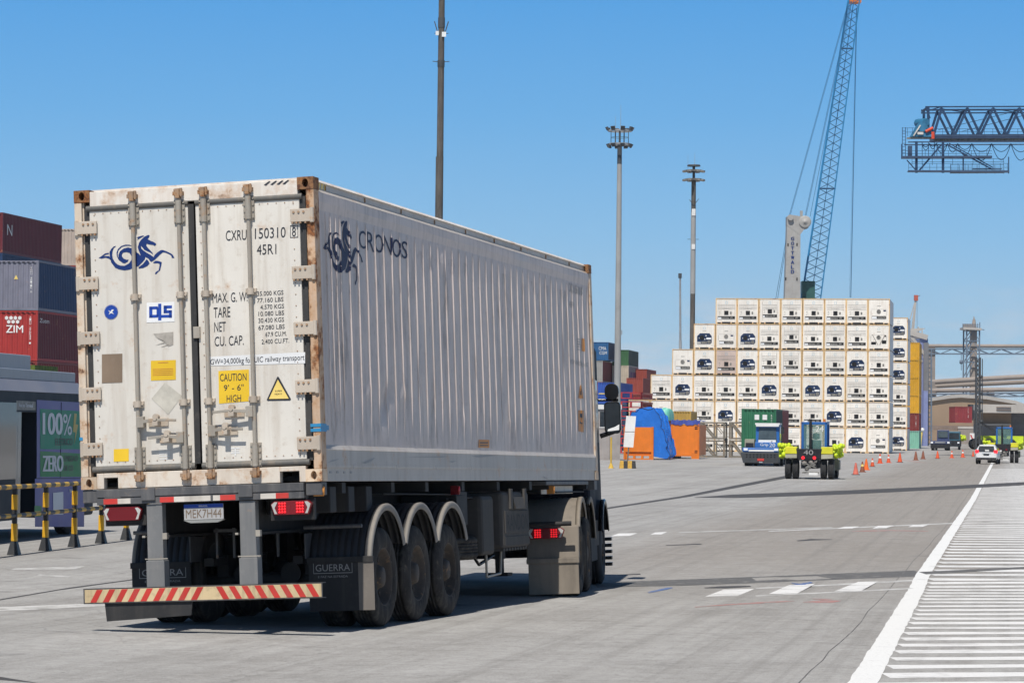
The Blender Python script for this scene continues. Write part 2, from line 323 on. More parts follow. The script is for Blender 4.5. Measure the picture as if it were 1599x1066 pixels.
def lane(mb, P, Q, w, off, step=1.0):   # world xy strip of width w
    off *= .2; jr = random.Random(int(w*1e4)); jit = .07 if w > .1 else 0
    P = Vector(P[:2]); Q = Vector(Q[:2]); d = (Q-P); n = max(1, int(d.length/step)); s = Vector((d.y, -d.x)).normalized()*(w/2)
    V = []
    for i in range(n+1):
        c = P+d*(i/n)
        for q in (c-s*(1+jr.uniform(-jit, jit)), c+s*(1+jr.uniform(-jit, jit))): V.append((q.x, q.y, gz(q.y)+off))
    mb.add(V, [(2*i, 2*i+1, 2*i+3, 2*i+2) for i in range(n)])
def markings():
    # left yard concrete apron (paler), laid as one sheet
    E0, E1, E2 = gpt(1347, 1066), gpt(1440, 899), gpt(1550, 722)
    mb = MB(); dd = (E1-E0); S0 = E0-dd*.9
    lane(mb, S0, E1, .225, .012, .35); lane(mb, E1, E2, .225, .012)
    tag(mb.build('edge_line', M['line_white'], recalc=False), None, kind='structure')
    mb = MB(); y = 17.0; k = 0
    ex = lambda yy: float(np.interp(yy, [S0.y, E1.y, E2.y], [S0.x, E1.x, E2.x]))
    while y < 205:
        sp = 1.06 if y < 44 else 1.6; a = R(15) if y < 44 else R(9)
        x0 = ex(y)+.14; ln = 14 if y < 60 else 26
        n = 28; V = []; wd = sp*(.46+.05*math.sin(k*2.3))
        for i in range(n+1):
            xx = x0+ln*i/n; yy = y+(xx-x0)*math.tan(a)+.02*math.sin(k+i)
            yy += .03*math.sin(i*.45+k*.7); w2 = wd/2*(1+.10*math.sin(i*.9+k*1.3)+.05*math.sin(i*2.3+k)); V += [(xx, yy-w2, gz(yy-w2)+.0018), (xx, yy+w2, gz(yy+w2)+.0018)]
        mb.add(V, [(2*i, 2*i+2, 2*i+3, 2*i+1) for i in range(n)]); y += sp; k += 1
    tag(mb.build('hatch_marking', M['hatch_white'], recalc=False), None, kind='structure')
    mb = MB()
    def para(c, mbx, off=.010):
        P = [gpt(*p) for p in c]; mbx.add([(p.x, p.y, gz(p.y)+off*.2) for p in P], [tuple(range(len(P)))])
    for c in ([(1101,931),(1130,920),(1178,919),(1152,930)], [(1200,927),(1232,913),(1273,911),(1245,926)], [(1302,923),(1340,908),(1372,907),(1345,922)],
              [(1307,825),(1318,822),(1342,821.5),(1331,824.5)], [(1362,825),(1371,820.5),(1396,820),(1384,824)], [(1418,822.5),(1426,819),(1452,818),(1441,822)],
              [(953,837),(966,832.5),(995,832),(984,836)], [(1015,834.5),(1023,831),(1042,830),(1033,834)]): para(c, mb)
    tag(mb.build('crossing_blocks', M['hatch_white'], recalc=False), None, kind='structure')
    mb = MB(); ribbon(mb, [(1180,918,1),(1440,905,1)]); ribbon(mb, [(1180,930,1),(1430,918,1.1)]); ribbon(mb, [(1200,829,.6),(1500,816,.7)]); ribbon(mb, [(1060,831,.6),(1300,823,.5)])
    ribbon(mb, [(-20,951,5),(60,948,5),(215,941,3)]); ribbon(mb, [(560,938,.1),(700,930,2)]); ribbon(mb, [(20,888,1),(125,886,3)], off=.01); ribbon(mb, [(60,897,.6),(110,900,1)], off=.01)
    tag(mb.build('faded_lines', M['faint_white'], recalc=False), None, kind='structure')
    mb = MB(); ribbon(mb, [(930,913.5,4.6),(1150,906,4.6),(1440,894.5,4.6)], off=.006); ribbon(mb, [(1440,894.5,2.0),(1640,884,1.2)], off=.014)
    tag(mb.build('drain_strip', M['patch_soft'], recalc=False), None, kind='structure')
    mb = MB(); ribbon(mb, [(1085,776.5,.4),(1150,774.5,2.6),(1330,768,2.4),(1480,761,1.8),(1640,752.5,1.4)], off=.014)
    ribbon(mb, [(930,796,1.2),(1120,765,1.2),(1240,742,1.0)], off=.006); ribbon(mb, [(-30,941,4.2),(100,919,3.4),(225,901,1.6)], off=.006)
    ribbon(mb, [(1245,844,.6),(1270,842,1.2),(1300,842,.4)]); ribbon(mb, [(1040,851,.5),(1095,849,.8)]); ribbon(mb, [(965,897,.3),(1000,896,1)])
    ribbon(mb, [(1100,917.5,.6),(1130,916.5,2.3),(1172,915,.8)], off=.013)
    ribbon(mb, [(60,1066,.1),(-20,1056,3)])
    tag(mb.build('asphalt_patch', M['patch'], recalc=False), None, kind='structure')
    mb = MB(); pp = [(1247,1066),(1285,1030),(1310,1004),(1345,970),(1370,940),(1392,915),(1415,890),(1440,862),(1452,850),(1470,830),(1490,805),(1502,785),(1520,760)]
    for a, b in zip(pp[:-1], pp[1:]):
        A = gpt(*a); B = gpt(*b); m = (A+B)/2+Vector((random.uniform(-.03,.03), 0, 0)); lane(mb, A, m, .011, .007, .5); lane(mb, m, B, .011, .007, .5)
    A = gpt(1030, 960); 
    tag(mb.build('pavement_crack', M['crack'], recalc=False), None, kind='structure')
    mb = MB(); ribbon(mb, [(1085,947.5,.4),(1140,943.5,1),(1180,941,1.3),(1240,938,.7)], off=.011); ribbon(mb, [(1255,940,.9),(1295,938.5,3),(1314,937,.5)], off=.011); ribbon(mb, [(1270,935,.9),(1300,936,1.5)], off=.017)
    ribbon(mb, [(1330,829,.4),(1395,828,.9),(1450,829,.3)], off=.011); ribbon(mb, [(1395,716,.6),(1440,722,.6)], off=.012)
    tag(mb.build('red_marking', M['red_mark'], recalc=False), None, kind='structure')
    mb = MB(); ribbon(mb, [(1012,925,1.2),(1040,919,1.6),(1050,917,.8)], off=.018); ribbon(mb, [(1235,915,1.2),(1268,909,.9)], off=.018); ribbon(mb, [(1236,910,.6),(1262,914,1.2)], off=.024)
    tag(mb.build('blue_marking', M['blue_mark'], recalc=False), None, kind='structure')
markings()
# ------------------------------------------------------------------ truck frame
RW = Matrix(((.969, .2431, -.0441), (-.2422, .9699, .0252), (.0489, -.0137, .9987)))
RWn = np.array([list(r) for r in RW]); TW = np.array([-2.962, 28.325, 1.914])
_o = RWn.T@(CAM-TW)
def on(px, py, axis, val):
    d = RWn.T@ray(px, py); t = (val-_o[axis])/d[axis]; return Vector(_o+t*d)
def RF(px, py, off=0.0):                      # rear face of the container
    q = on(px, py, 1, 0.0); return Vector((q.x, -off, q.z))
def SF(px, py, off=0.0):                      # right side of the container
    q = on(px, py, 0, 1.2); return Vector((1.2+off, q.y, q.z))
FONT_CACHE = {}
def text_uv(s):
    if s not in FONT_CACHE:
        c = bpy.data.curves.new('t', 'FONT'); c.body = s; c.resolution_u = 3; c.fill_mode = 'FRONT'
        o = bpy.data.objects.new('t', c); COL.objects.link(o); dg = bpy.context.evaluated_depsgraph_get(); me = bpy.data.meshes.new_from_object(o.evaluated_get(dg))
        V = np.array([v.co[:2] for v in me.vertices]); F = [tuple(p.vertices) for p in me.polygons]
        bpy.data.objects.remove(o); bpy.data.curves.remove(c); bpy.data.meshes.remove(me)
        a, b = V.min(0), V.max(0); FONT_CACHE[s] = ((V-a)/(b-a), F)
    return FONT_CACHE[s]
def put_text(mb, s, quad):                    # quad: TL, TR, BR, BL as points
    UV, F = text_uv(s); TL, TR, BR, BL = [Vector(p) for p in quad]
    mb.add([(BL*(1-u)+BR*u)*(1-v)+(TL*(1-u)+TR*u)*v for u, v in UV], F)
def quadpx(fn, x0, y0, x1, y1, sl=0., off=.004):  # pixel box with slope sl (dy/dx)
    return [fn(x0, y0, off), fn(x1, y0+sl*(x1-x0), off), fn(x1, y1+sl*(x1-x0), off), fn(x0, y1, off)]
HORSE = [
 [(1005,140),(1030,150),(1020,185),(990,225),(1020,235),(1060,260),(1095,268),(1145,300),(1155,320),(1130,350),(1095,330),(1040,325),(1000,318),(975,305),(968,345),(1000,390),(1050,440),(1085,480),(1095,510),(1040,470),(990,450),(930,420),(900,380),(865,345),(875,400),(920,440),(980,480),(1050,520),(1105,560),(1130,515),(1180,470),(1240,430),(1275,425),(1340,445),(1440,495),(1470,520),(1500,575),(1450,575),(1440,530),(1400,505),(1330,475),(1280,470),(1230,510),(1180,560),(1120,615),(1062,650),(1040,635),(1010,590),(950,555),(940,600),(900,650),(812,738),(798,730),(798,480),(820,490),(850,525),(862,525),(825,440),(805,375),(830,290),(870,230),(930,175)],
 [(785,190),(830,170),(905,152),(930,160),(870,190),(820,222),(790,240),(815,205)],
 [(822,752),(905,690),(955,625),(975,600),(1005,630),(1030,680),(985,730),(905,767),(822,776)],
 [(1090,665),(1150,628),(1200,635),(1260,655),(1250,720),(1228,810),(1190,840),(1160,878),(1132,882),(1140,850),(1170,825),(1200,815),(1215,740),(1220,690),(1180,672),(1130,678)],
 [(300,655),(380,760),(450,792),(550,810),(650,797),(730,765),(797,740),(797,478),(760,440),(700,395),(620,378),(540,398),(470,450),(440,520),(440,580),(470,630),(520,670),(560,677),(610,650),(635,605),(600,612),(540,590),(510,550),(505,510),(530,475),(590,465),(650,480),(690,540),(688,610),(640,680),(560,725),(480,722),(420,700),(370,650),(335,590),(322,520),(332,440),(352,390),(398,348),(350,360),(300,410),(270,470),(275,540),(290,590)],
 [(410,540),(403,480),(430,410),(490,352),(570,325),(650,328),(722,355),(650,346),(570,347),(500,370),(442,430),(425,490),(432,560),(470,640),(438,600)],
 [(65,575),(130,535),(190,490),(255,478),(260,502),(200,515),(150,545),(262,540),(290,580),(335,645),(262,590),(200,572),(120,588)]]
# ------------------------------------------------------------------ the big refrigerated container
def casting(mb, cx, cz, y, sx, h=.118, w=.162, dpt=.178, face=-1):
    """corner casting: rear face with an oval hole; cx,cz = outer corner, sx = side sign; grows inwards"""
    x0, x1 = (cx-w, cx) if sx > 0 else (cx, cx+w); z0, z1 = cz
    c = ((x0+x1)/2, (z0+z1)/2); n = 16; rect = []; ov = []
    for i in range(n):
        a = 2*PI*i/n; ca, sa = math.cos(a), math.sin(a); k = 1/max(abs(ca), abs(sa))
        rect.append((c[0]+ca*k*(x1-x0)/2, c[1]+sa*k*(z1-z0)/2)); ov.append((c[0]+ca*.030, c[1]+sa*.042))
    y1 = y+dpt
    mb.add([(a, y, b) for a, b in rect]+[(a, y, b) for a, b in ov]+[(a, y+.1, b) for a, b in ov], [(i, (i+1) % n, n+(i+1) % n, n+i) for i in range(n)]+[(n+i, n+(i+1) % n, 2*n+(i+1) % n, 2*n+i) for i in range(n)]+[tuple(range(2*n, 3*n))])
    mb.add([(x0,y,z0),(x1,y,z0),(x1,y1,z0),(x0,y1,z0),(x0,y,z1),(x1,y,z1),(x1,y1,z1),(x0,y1,z1)], [(3,2,1,0),(4,5,6,7),(1,2,6,5),(2,3,7,6),(3,0,4,7)])
def big_container():
    T = empty('shipping_container', TW, 'large weathered white container with rusty corners and blue horse emblem on the near lorry', 'container', mat3=RW)
    H, LN, W2 = 2.896, 12.192, 1.219
    b = MB()                                   # posts
    for s in (-1, 1):
        b = MB(); x0, x1 = sorted((s*W2, s*(W2-.075)))
        b.box(x0, x1, .0, .16, .118, H-.118)
        x2, x3 = sorted((s*(W2-.075), s*(W2-.090))); b.box(x2, x3, .03, .15, .118, H-.118)
        b.build('corner_post', M['post_rust' if s < 0 else 'post_rusty'], T, .006)
        x0, x1 = sorted((s*W2, s*(W2-.10))); MB().box(x0, x1, LN-.12, LN, .118, H-.118).build('front_post', M['post_rust'], T, .006)
    for s in (-1, 1):
        for z, mt in (((0, .118), 'casting_pale'), ((H-.118, H), 'casting_rust')):
            c = MB(); casting(c, s*W2, z, -.004, s); c.build('corner_casting', M[mt], T)
            c = MB(); x0, x1 = sorted((s*(W2+.003), s*(W2-.16))); c.box(x0, x1, LN-.175, LN+.004, *z); c.build('corner_casting', M[mt], T, .006)
    b = MB(); b.box(-W2+.162, W2-.162, 0, .09, H-.165, H-.02); b.build('header', M['header_white'], T, .006)
    b = MB()                                   # sill with two fork pocket openings
    for x0, x1 in ((-W2+.162, -W2+.235), (-.84, .80), (W2-.225, W2-.162)): b.box(x0, x1, .0, .09, .0, .150)
    b.box(-W2+.235, -.84, .0, .09, .105, .150); b.box(.80, W2-.225, .0, .09, .105, .150); b.box(-.83, .79, .07, .09, .0, .104)
    b.build('sill', M['frame_white'], T, .004)
    for q0, q1 in ((-1.0, -.83), (.79, 1.0)): MB().box(q0, q1, .40, .42, .0, .105).box(q0, q1, .09, .40, .098, .106).build('sill_recess', M['gasket'], T)
    # doors
    for s in (-1, 1):
        x0, x1 = sorted((s*.028-.022, s*1.068))
        if s > 0: x0 = .020-.0
        D = MB().box(x0, x1, .012, .09, .215, H-.195).build('door', M['door_white'], T, .006)
        rv = MB()                              # rivets round the leaf
        for i in range(23):
            z = .27+i*(H-.52)/22
            for x in (x0+.05, x1-.06): rv.tube((x, .013, z), (x, .007, z), .0055, n=6)
        for i in range(12):
            x = x0+.06+i*(x1-x0-.12)/11
            for z in (.255, H-.235): rv.tube((x, .013, z), (x, .007, z), .0055, n=6)
        rv.build('rivets', M['cam'], D)
        g = MB(); a, c = sorted((s*1.070, s*1.125)); g.box(a, c, .03, .07, .2, H-.18)
        g.build('edge_gasket', M['gasket'], D)
        for zz in ((.185, .25)): pass
        xa, xb = (x0, x1+.03) if s > 0 else (x0-.03, x1)
        for z in (.187, H-.182): MB().tube((xa, .02, z), (xb, .02, z), .030, n=10).build('gasket_tube', M['gasket_pipe'], D)
        # locking bars
        for xr in ((-.606, -.136) if s < 0 else (.118, .568)):
            K = MB().tube((xr, -.028, .10), (xr, -.028, H-.10), .019, n=10).build('locking_bar', M['rod'], D)
            for z in (.275, H-.265):
                k = MB(); k.box(xr-.055, xr+.055, -.006, .012, z-.115, z+.115); k.tube((xr, -.028, z-.11), (xr, -.028, z+.11), .030, n=10)
                for dx in (-.043, .043):
                    for dz in (-.09, -.03, .03, .09): k.tube((xr+dx, -.006, z+dz), (xr+dx, -.016, z+dz), .011, n=6)
                k.build('bar_guide', M['rod'], D, .003)
            for z in (.80, 1.83):
                k = MB(); k.box(xr-.055, xr+.055, -.012, .012, z-.03, z+.03); k.tube((xr, -.03, z-.03), (xr, -.03, z+.03), .036, n=10)
                for dx in (-.044, .044): k.tube((xr+dx, -.012, z), (xr+dx, -.024, z), .011, n=6)
                k.build('bar_bracket', M['hinge'], D, .003)
            for z, q in ((.105, -1), (H-.09, 1)):
                k = MB(); k.box(xr-.05, xr+.05, -.05, 0, z-.018, z+.018); k.box(xr-.02, xr+.02, -.062, -.005, z-.045, z+.045); k.tube((xr-.04, -.03, z+q*.03), (xr+.04, -.03, z+q*.03), .018, n=8); k.tube((xr+.035, -.045, z-.03), (xr+.035, -.045, z+.05), .012, n=6)
                k.build('cam_keeper', M['cam'], D)
        # handles
        hs = [(-.606, -.20, .63, -.41), (-.136, -.49, .47, -.30)] if s < 0 else [(.568, .17, .69, .36), (.118, .47, .52, .29)]
        for (xr, xe, z, xh) in hs:
            h = MB(); q = 1 if xe > xr else -1
            h.box(min(xr, xr+q*.07), max(xr, xr+q*.07), -.075, -.02, z-.055, z+.05)
            h.bar((xr+q*.05, -.065, z), (xh, -.085, z+.012), .014, .034); h.bar((xh, -.085, z+.012), (xe, -.080, z), .012, .026)
            h.build('handle', M['rod'], D, .003)
            h = MB(); h.box(xh-.10, xh+.10, -.004, .012, z-.05, z+.03); h.box(xh-.028, xh+.028, -.10, 0, z-.045, z+.0); h.tube((xh, -.085, z+.04), (xh, -.03, z+.04), .030, n=10); h.tube((xh, -.105, z+.02), (xh, -.02, z+.02), .018, n=8)
            h.build('handle_hub', M['hinge'], D, .003)
        # hinges
        for z in ((2.53, 1.99, 1.46, .92, .385) if s < 0 else (2.53, 1.985, 1.455, .905, .365)):
            a, c = sorted((s*W2-s*.022, s*.985)); h = MB().box(a, c, -.022, .0, z-.062, z+.062)
            h.tube((s*(W2-.022), -.008, z-.07), (s*(W2-.022), -.008, z+.07), .020, n=10)
            Hg = h.build('hinge', M['hinge'], D, .004)
            bl = MB()
            for dx in (.035, .085, .135): bl.tube((s*(.985+dx), -.020, z+.032), (s*(.985+dx), -.032, z+.032), .011, n=6)
            for dx in (.02, .06, .10, .15): bl.box(s*(.985+dx)-.008, s*(.985+dx)+.008, -.024, -.004, z-.078, z-.06)
            bl.build('bolt', M['cam'], Hg)
    MB().box(-.052, .006, .004, .05, .21, H-.195).build('centre_gasket', M['gasket'], T)
    b = MB(); q = RF(308, 519); b.box(q.x-.035, q.x+.03, -.018, .012, q.z-.055, q.z+.055); b.build('door_catch', M['rod'], T, .003)
    # decals on the doors
    D = .0055-.012+.0
    OF = -.012+.003                        # 3 mm proud of the leaf (leaf face at y=.012)
    f = lambda x, y, o=0: RF(x, y, OF+o)
    m = MB()
    for p in HORSE: m.poly([f(148+x/12.11, 355+y/12.11) for x, y in p])
    m.build('horse_emblem', M['ink_navy'], T, recalc=False)
    m = MB(); sl = -.052
    def tx(s, x0, y0, x1, y1): put_text(m, s, quadpx(f, x0, y0, x1, y1, sl, 0))
    tx('CXRU', 352, 360, 384.5, 376); tx('150310', 397.5, 356.5, 445.5, 373); tx('8', 455.5, 354.5, 461.5, 369); tx('45R1', 400.5, 382, 431, 398)
    for (x0, y0, x1, y1) in ((452.5, 352, 465, 353), (452.5, 370.2, 465, 371.2), (452.5, 352, 453.3, 371), (464.2, 352, 465, 371)): m.add(quadpx(f, x0, y0, x1, y1, sl, 0), [(0,1,2,3)])
    tx('MAX. G. W.', 331.5, 458, 386, 473); tx('TARE', 333, 480, 359, 496); tx('NET', 334, 503, 352, 518); tx('CU. CAP.', 334.5, 525.5, 380, 540.5)
    for s, x0, y, x1 in (('35.000 KGS', 401, 455, 442), ('77.160 LBS', 401, 465.5, 442), ('4.570 KGS', 406, 476, 443), ('10.080 LBS', 403, 486.5, 443), ('30.430 KGS', 403, 497, 443), ('67.080 LBS', 403, 508, 444), ('67.9 CU.M.', 414, 518.5, 447), ('2.400 CU.FT.', 408, 530, 451)): tx(s, x0, y, x1, y+7)
    m.build('stencil_lettering', M['ink_black'], T, recalc=False)
    m = MB(); m.add([f(321, 557), f(476, 549.5), f(476, 567), f(321, 571)], [(0,1,2,3)]); m.build('railway_sticker', M['white_vinyl'], T, recalc=False)
    m = MB(); put_text(m, 'MGW=34,000kg for UIC railway transport', [f(321.5, 561, .002), f(475, 553, .002), f(475, 564.5, .002), f(321.5, 572, .002)]); m.build('railway_text', M['ink_black'], T, recalc=False)
    m = MB(); m.add([f(340.5, 579), f(388, 576.5), f(389, 626), f(341.5, 630)], [(0,1,2,3)]); m.build('caution_sticker', M['yellow_vinyl'], T, recalc=False)
    m = MB()
    for s, x0, y0, x1, y1 in (('CAUTION', 343, 583.5, 384.5, 595), ("9' - 6\"", 349, 600.5, 380, 610), ('HIGH', 353.5, 616.5, 376, 627.5)): put_text(m, s, quadpx(f, x0, y0, x1, y1, -.03, .002))
    m.build('caution_text', M['ink_black'], T, recalc=False)
    def rq(x0, y0, x1, y1, sl=-.035, o=0): return quadpx(f, x0, y0, x1, y1, sl, o)
    for q in (rq(235, 563, 274, 594), rq(177, 701, 200.5, 720.5)): MB().add(q, [(0,1,2,3)]).build('yellow_sticker', M['yellow_vinyl'], T, recalc=False)
    m = MB()
    for y in (576, 579, 582, 585): m.add(rq(238, y, 270, y+.9, -.03, .002), [(0,1,2,3)])
    m.add(rq(246, 565.5, 262, 566.6, -.03, .002), [(0,1,2,3)]); m.build('sticker_print', M['orange_vinyl'], T, recalc=False)
    m = MB(); m.add(rq(158.5, 553, 190.5, 598), [(0,1,2,3)]); m.build('data_plate', M['plate_brown'], T, recalc=False)
    m = MB(); m.add([f(257, 597), f(284, 618), f(262, 647), f(236, 622)], [(0,1,2,3)]); m.build('hazard_diamond', M['sticker_pale'], T, recalc=False)
    m = MB()
    for p in ([(239,521),(270,518),(270,538),(262,541),(255,533),(246,529)], [(240,525),(254,531),(258,535),(244,527)], [(241,539),(256,534),(257,536)], [(250,542),(262,537),(264,539)]): m.poly([f(*q) for q in p])
    m.build('torn_sticker', M['sticker_grey'], T, recalc=False)
    m = MB(); c = f(173, 487)
    ring = lambda r0, r1, n=28: m.add([(c.x+math.cos(2*PI*i/n)*r, c.y, c.z+math.sin(2*PI*i/n)*r) for r in (r0, r1) for i in range(n)], [(i, (i+1) % n, n+(i+1) % n, n+i) for i in range(n)])
    ring(.0, .052); m.build('round_emblem', M['blue_vinyl'], T, recalc=False)
    m = MB(); c = c+Vector((0, -.002, 0)); ring(.052, .066); ring(.068, .071)
    m.build('emblem_ring', M['blue_vinyl'], T, recalc=False)
    m = MB()
    for q in ([(-.03,.02),(-.005,.005),(.01,.025),(.03,.02),(.012,.0),(.03,-.022),(0,-.01),(-.025,-.025),(-.012,-.002)],): m.poly([(c.x+a, c.y-.001, c.z+b) for a, b in q])
    m.build('emblem_mark', M['white_vinyl'], T, recalc=False)
    m = MB(); m.add(rq(228.5, 472.5, 272, 503.5), [(0,1,2,3)]); m.build('logo_sticker', M['white_vinyl'], T, recalc=False)
    m = MB()
    for x0, y0, x1, y1 in ((232.5,478.5,246,483),(232.5,478.5,237.5,496),(232.5,491.5,246,496),(246.5,474,251.5,500),(244,480,247,494.5),(255,477,268,481.5),(255,477,260,489),(255,484.5,268,489),(263.5,484.5,268,496),(251,491.5,268,496)): m.add(rq(x0, y0, x1, y1, -.03, .002), [(0,1,2,3)])
    m.build('logo_letters', M['blue_vinyl'], T, recalc=False)
    m = MB(); m.poly([f(432.5, 588), f(434.5, 588), f(454, 623), f(452.5, 625), f(417.5, 625.5), f(416, 624)]); m.build('warning_triangle', M['ink_black'], T, recalc=False)
    m = MB(); m.poly([f(433.5, 592.5, .002), f(450.5, 622, .002), f(419.5, 622.5, .002)]); m.build('triangle_face', M['tri_yellow'], T, recalc=False)
    m = MB(); put_text(m, 'SUPER', quadpx(f, 429, 609, 440, 611.5, -.03, .004)); put_text(m, 'HEAVY', quadpx(f, 428.5, 613.8, 440.5, 616.3, -.03, .004)); m.build('triangle_text', M['ink_black'], T, recalc=False)
    m = MB()
    for x0, y0, x1, y1 in ((248,705,265,706),(248,708,265,709),(248,711.5,265,712.5),(249,716,264,717),(360,699,374,700.5),(362,703,373,704),(360,706,374,707.5),(366,699,368,711)): m.add(rq(x0, y0, x1, y1), [(0,1,2,3)])
    m.build('faded_label', M['white_vinyl'], T, recalc=False)
    b = MB(); q = RF(496, 666); b.box(1.12, 1.225, -.006, .17, q.z-.045, q.z-.015); b.box(1.12, 1.225, -.006, .17, q.z, q.z+.03); b.box(1.2205, 1.223, -.01, .25, q.z-.03, q.z+.015)
    b.box(-1.223, -1.19, -.006, .12, q.z+.06-.10, q.z+.06-.07); b.build('blue_tape', M['tape_blue'], T)
    # header stripes
    m = MB()
    for x in (412, 422, 432, 441): m.add([RF(x, 289-.06*(x-412), .004), RF(x+8, 283-.06*(x-412), .004), RF(x+11, 283-.06*(x-412), .004), RF(x+4, 289.5-.06*(x-412), .004)], [(0,1,2,3)])
    m.build('header_stripe', M['ink_black'], T, recalc=False)
    # side wall: fine sheet with pressed ribs, dents and oil-canning
    XP = 1.196; rows = [.345, .37, .42, .5, .6, .70, .74]+list(np.linspace(.80, 2.46, 26))+[2.52, 2.56, 2.60, 2.68, 2.74, 2.768]
    yr = [.416, .56, .727]+[.864+.3*i for i in range(38)]; cols = [(.16, 0)]
    for y in yr:
        if y > LN-.2: break
        cols += [(y-.016, 0), (y-.009, 1), (y+.004, 1), (y+.040, 0)]+([(y+.10, 0), (y+.18, 0)] if y > .8 else [])
    cols = [c for i, c in enumerate(cols) if i == 0 or c[0] > cols[i-1][0]+.003]; cols = [c for c in cols if c[0] < LN-.13]+[(LN-.12, 0)]
    rnd = random.Random(3); ph = [(rnd.uniform(.5, 2.2), rnd.uniform(.6, 2.5), rnd.uniform(0, 6), rnd.uniform(.0003, .0009)) for _ in range(14)]
    dents = [(SF(602, 630), .20, .16, -.030, .9), (SF(630, 616), .18, .07, .012, .9), (SF(722, 640), .07, .30, -.028, 0), (SF(724, 655), .05, .12, .020, 0), (SF(690, 408), .06, .10, .020, 0), (SF(700, 402), .05, .22, -.022, 0), (SF(673, 411), .10, .05, -.014, 0), (SF(786, 625), .12, .28, -.016, 0), (SF(797, 660), .08, .06, .012, 0), (SF(655, 590), .06, .30, -.012, 0), (SF(574, 615), .12, .06, .010, .8), (SF(880, 560), .10, .35, -.012, 0), (SF(830, 500), .10, .5, -.008, 0), (SF(760, 530), .1, .4, .007, 0)]
    def sx(y, z, rib):
        t = min(1, max(0, (z-.42)/.42))*min(1, max(0, (2.60-z)/.06)); x = XP+(.0105*t+.0005)*rib
        if z < .36: return XP
        for a, b2, p, am in ph: x += am*math.sin(a*y*2+p)*math.sin(b2*z*2+p*2)
        for c, sy, sz, dp, sk in dents:
            u = (y-c.y); v = (z-c.z)-sk*u*.55; x += dp*math.exp(-(u/sy)**2-(v/sz)**2)
        if z > 2.62: x += .012
        return x
    globals()['SIDEX'] = sx
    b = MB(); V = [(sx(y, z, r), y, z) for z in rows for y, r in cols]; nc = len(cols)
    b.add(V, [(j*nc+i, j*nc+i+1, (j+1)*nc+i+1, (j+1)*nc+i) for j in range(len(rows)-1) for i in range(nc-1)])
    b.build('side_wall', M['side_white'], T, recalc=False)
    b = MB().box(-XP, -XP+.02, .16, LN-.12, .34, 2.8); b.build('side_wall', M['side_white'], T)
    b = MB(); b.hexa([(XP-.05, .16, 2.766), (XP+.013, .16, 2.766), (XP+.013, LN-.12, 2.766), (XP-.05, LN-.12, 2.766), (XP-.06, .16, 2.812), (XP-.036, .16, 2.812), (XP-.036, LN-.12, 2.812), (XP-.06, LN-.12, 2.812)])
    for s in (1, -1):
        a, c = sorted((s*1.155, s*1.08)); b.box(a, c, .17, LN-.17, 2.79, 2.871)
    b.build('top_rail', M['rail_white'], T)
    k = MB()
    for i in range(9): k.box(1.155, 1.168, .55+1.32*i, .565+1.32*i, 2.815, 2.86)
    k.build('rail_rivet', M['cam'], T)
    k = MB()
    for i in range(4): k.hexa([(1.156,.22+.10*i,2.80),(1.160,.22+.10*i,2.80),(1.160,.27+.10*i,2.80),(1.156,.27+.10*i,2.80),(1.156,.25+.10*i,2.87),(1.160,.25+.10*i,2.87),(1.160,.30+.10*i,2.87),(1.156,.30+.10*i,2.87)])
    k.build('rail_stripe', M['tri_yellow'], T)
    MB().hexa([(-1.178,.12,2.872),(1.178,.12,2.872),(1.178,LN-.12,2.872),(-1.178,LN-.12,2.872),(-1.14,.12,2.905),(1.14,.12,2.905),(1.14,LN-.12,2.905),(-1.14,LN-.12,2.905)]).build('roof', M['header_white'], T)
    b = MB()
    for s in (1,):
        b.hexa([(1.10,.16,.30),(1.222,.16,.30),(1.222,LN-.12,.30),(1.10,LN-.12,.30),(1.10,.16,.345),(1.198,.16,.345),(1.198,LN-.12,.345),(1.10,LN-.12,.345)])
        b.box(1.10, 1.214, .16, LN-.12, .155, .3); b.box(1.10, 1.219, .16, LN-.12, .128, .155); b.box(1.10, 1.205, .165, LN-.12, .0, .128)
    b.box(-1.219, -1.10, .16, LN-.12, .0, .34)
    b.build('bottom_rail', M['rail_white'], T)
    k = MB()
    for i in range(4): k.box(1.205, 1.209, .28+.22*i, .34+.22*i, .075, .095)
    for i in range(8): k.box(1.219, 1.2215, 1.0+1.5*i, 1.03+1.5*i, .12, .16)
    for p in ([(512,722),(518,718),(530,716),(524,719)], [(566,722),(580,716),(586,714),(580,720),(570,724)], [(700,720),(713,719),(706,722)], [(848,743),(856,747),(858,748),(850,746)], [(735,712),(760,710),(775,711),(750,714)], [(630,713),(700,712),(690,714)]): k.poly([(1.2165, *on(x, y, 0, 1.2165)[1:]) for x, y in p])
    k.build('rail_scuff', M['ink_grey'], T)
    MB().box(-1.15, 1.15, .2, LN-.05, .02, .06).build('floor', M['chassis'], T)
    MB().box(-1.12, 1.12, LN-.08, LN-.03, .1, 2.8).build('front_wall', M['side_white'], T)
    # decals on the side, on the flat between the ribs
    def sf(x, y, o=.006):
        q = on(x, y, 0, XP+.002); return Vector((XP+.002, q.y, q.z))
    def side_build(mb, name, mat, off=.0045):
        bm = bmesh.new(); vs_ = [bm.verts.new(v) for v in mb.v]
        for f in mb.f:
            try: bm.faces.new([vs_[i] for i in f])
            except ValueError: pass
        for _ in range(7):
            es = [e for e in bm.edges if e.calc_length() > .026]
            if not es: break
            bmesh.ops.subdivide_edges(bm, edges=es, cuts=1); bmesh.ops.triangulate(bm, faces=[f for f in bm.faces if len(f.verts) > 4])
        YC = [c[0] for c in cols]; RC = [c[1] for c in cols]
        for v in bm.verts: v.co.x = sx(v.co.y, v.co.z, float(np.interp(v.co.y, YC, RC)))+off
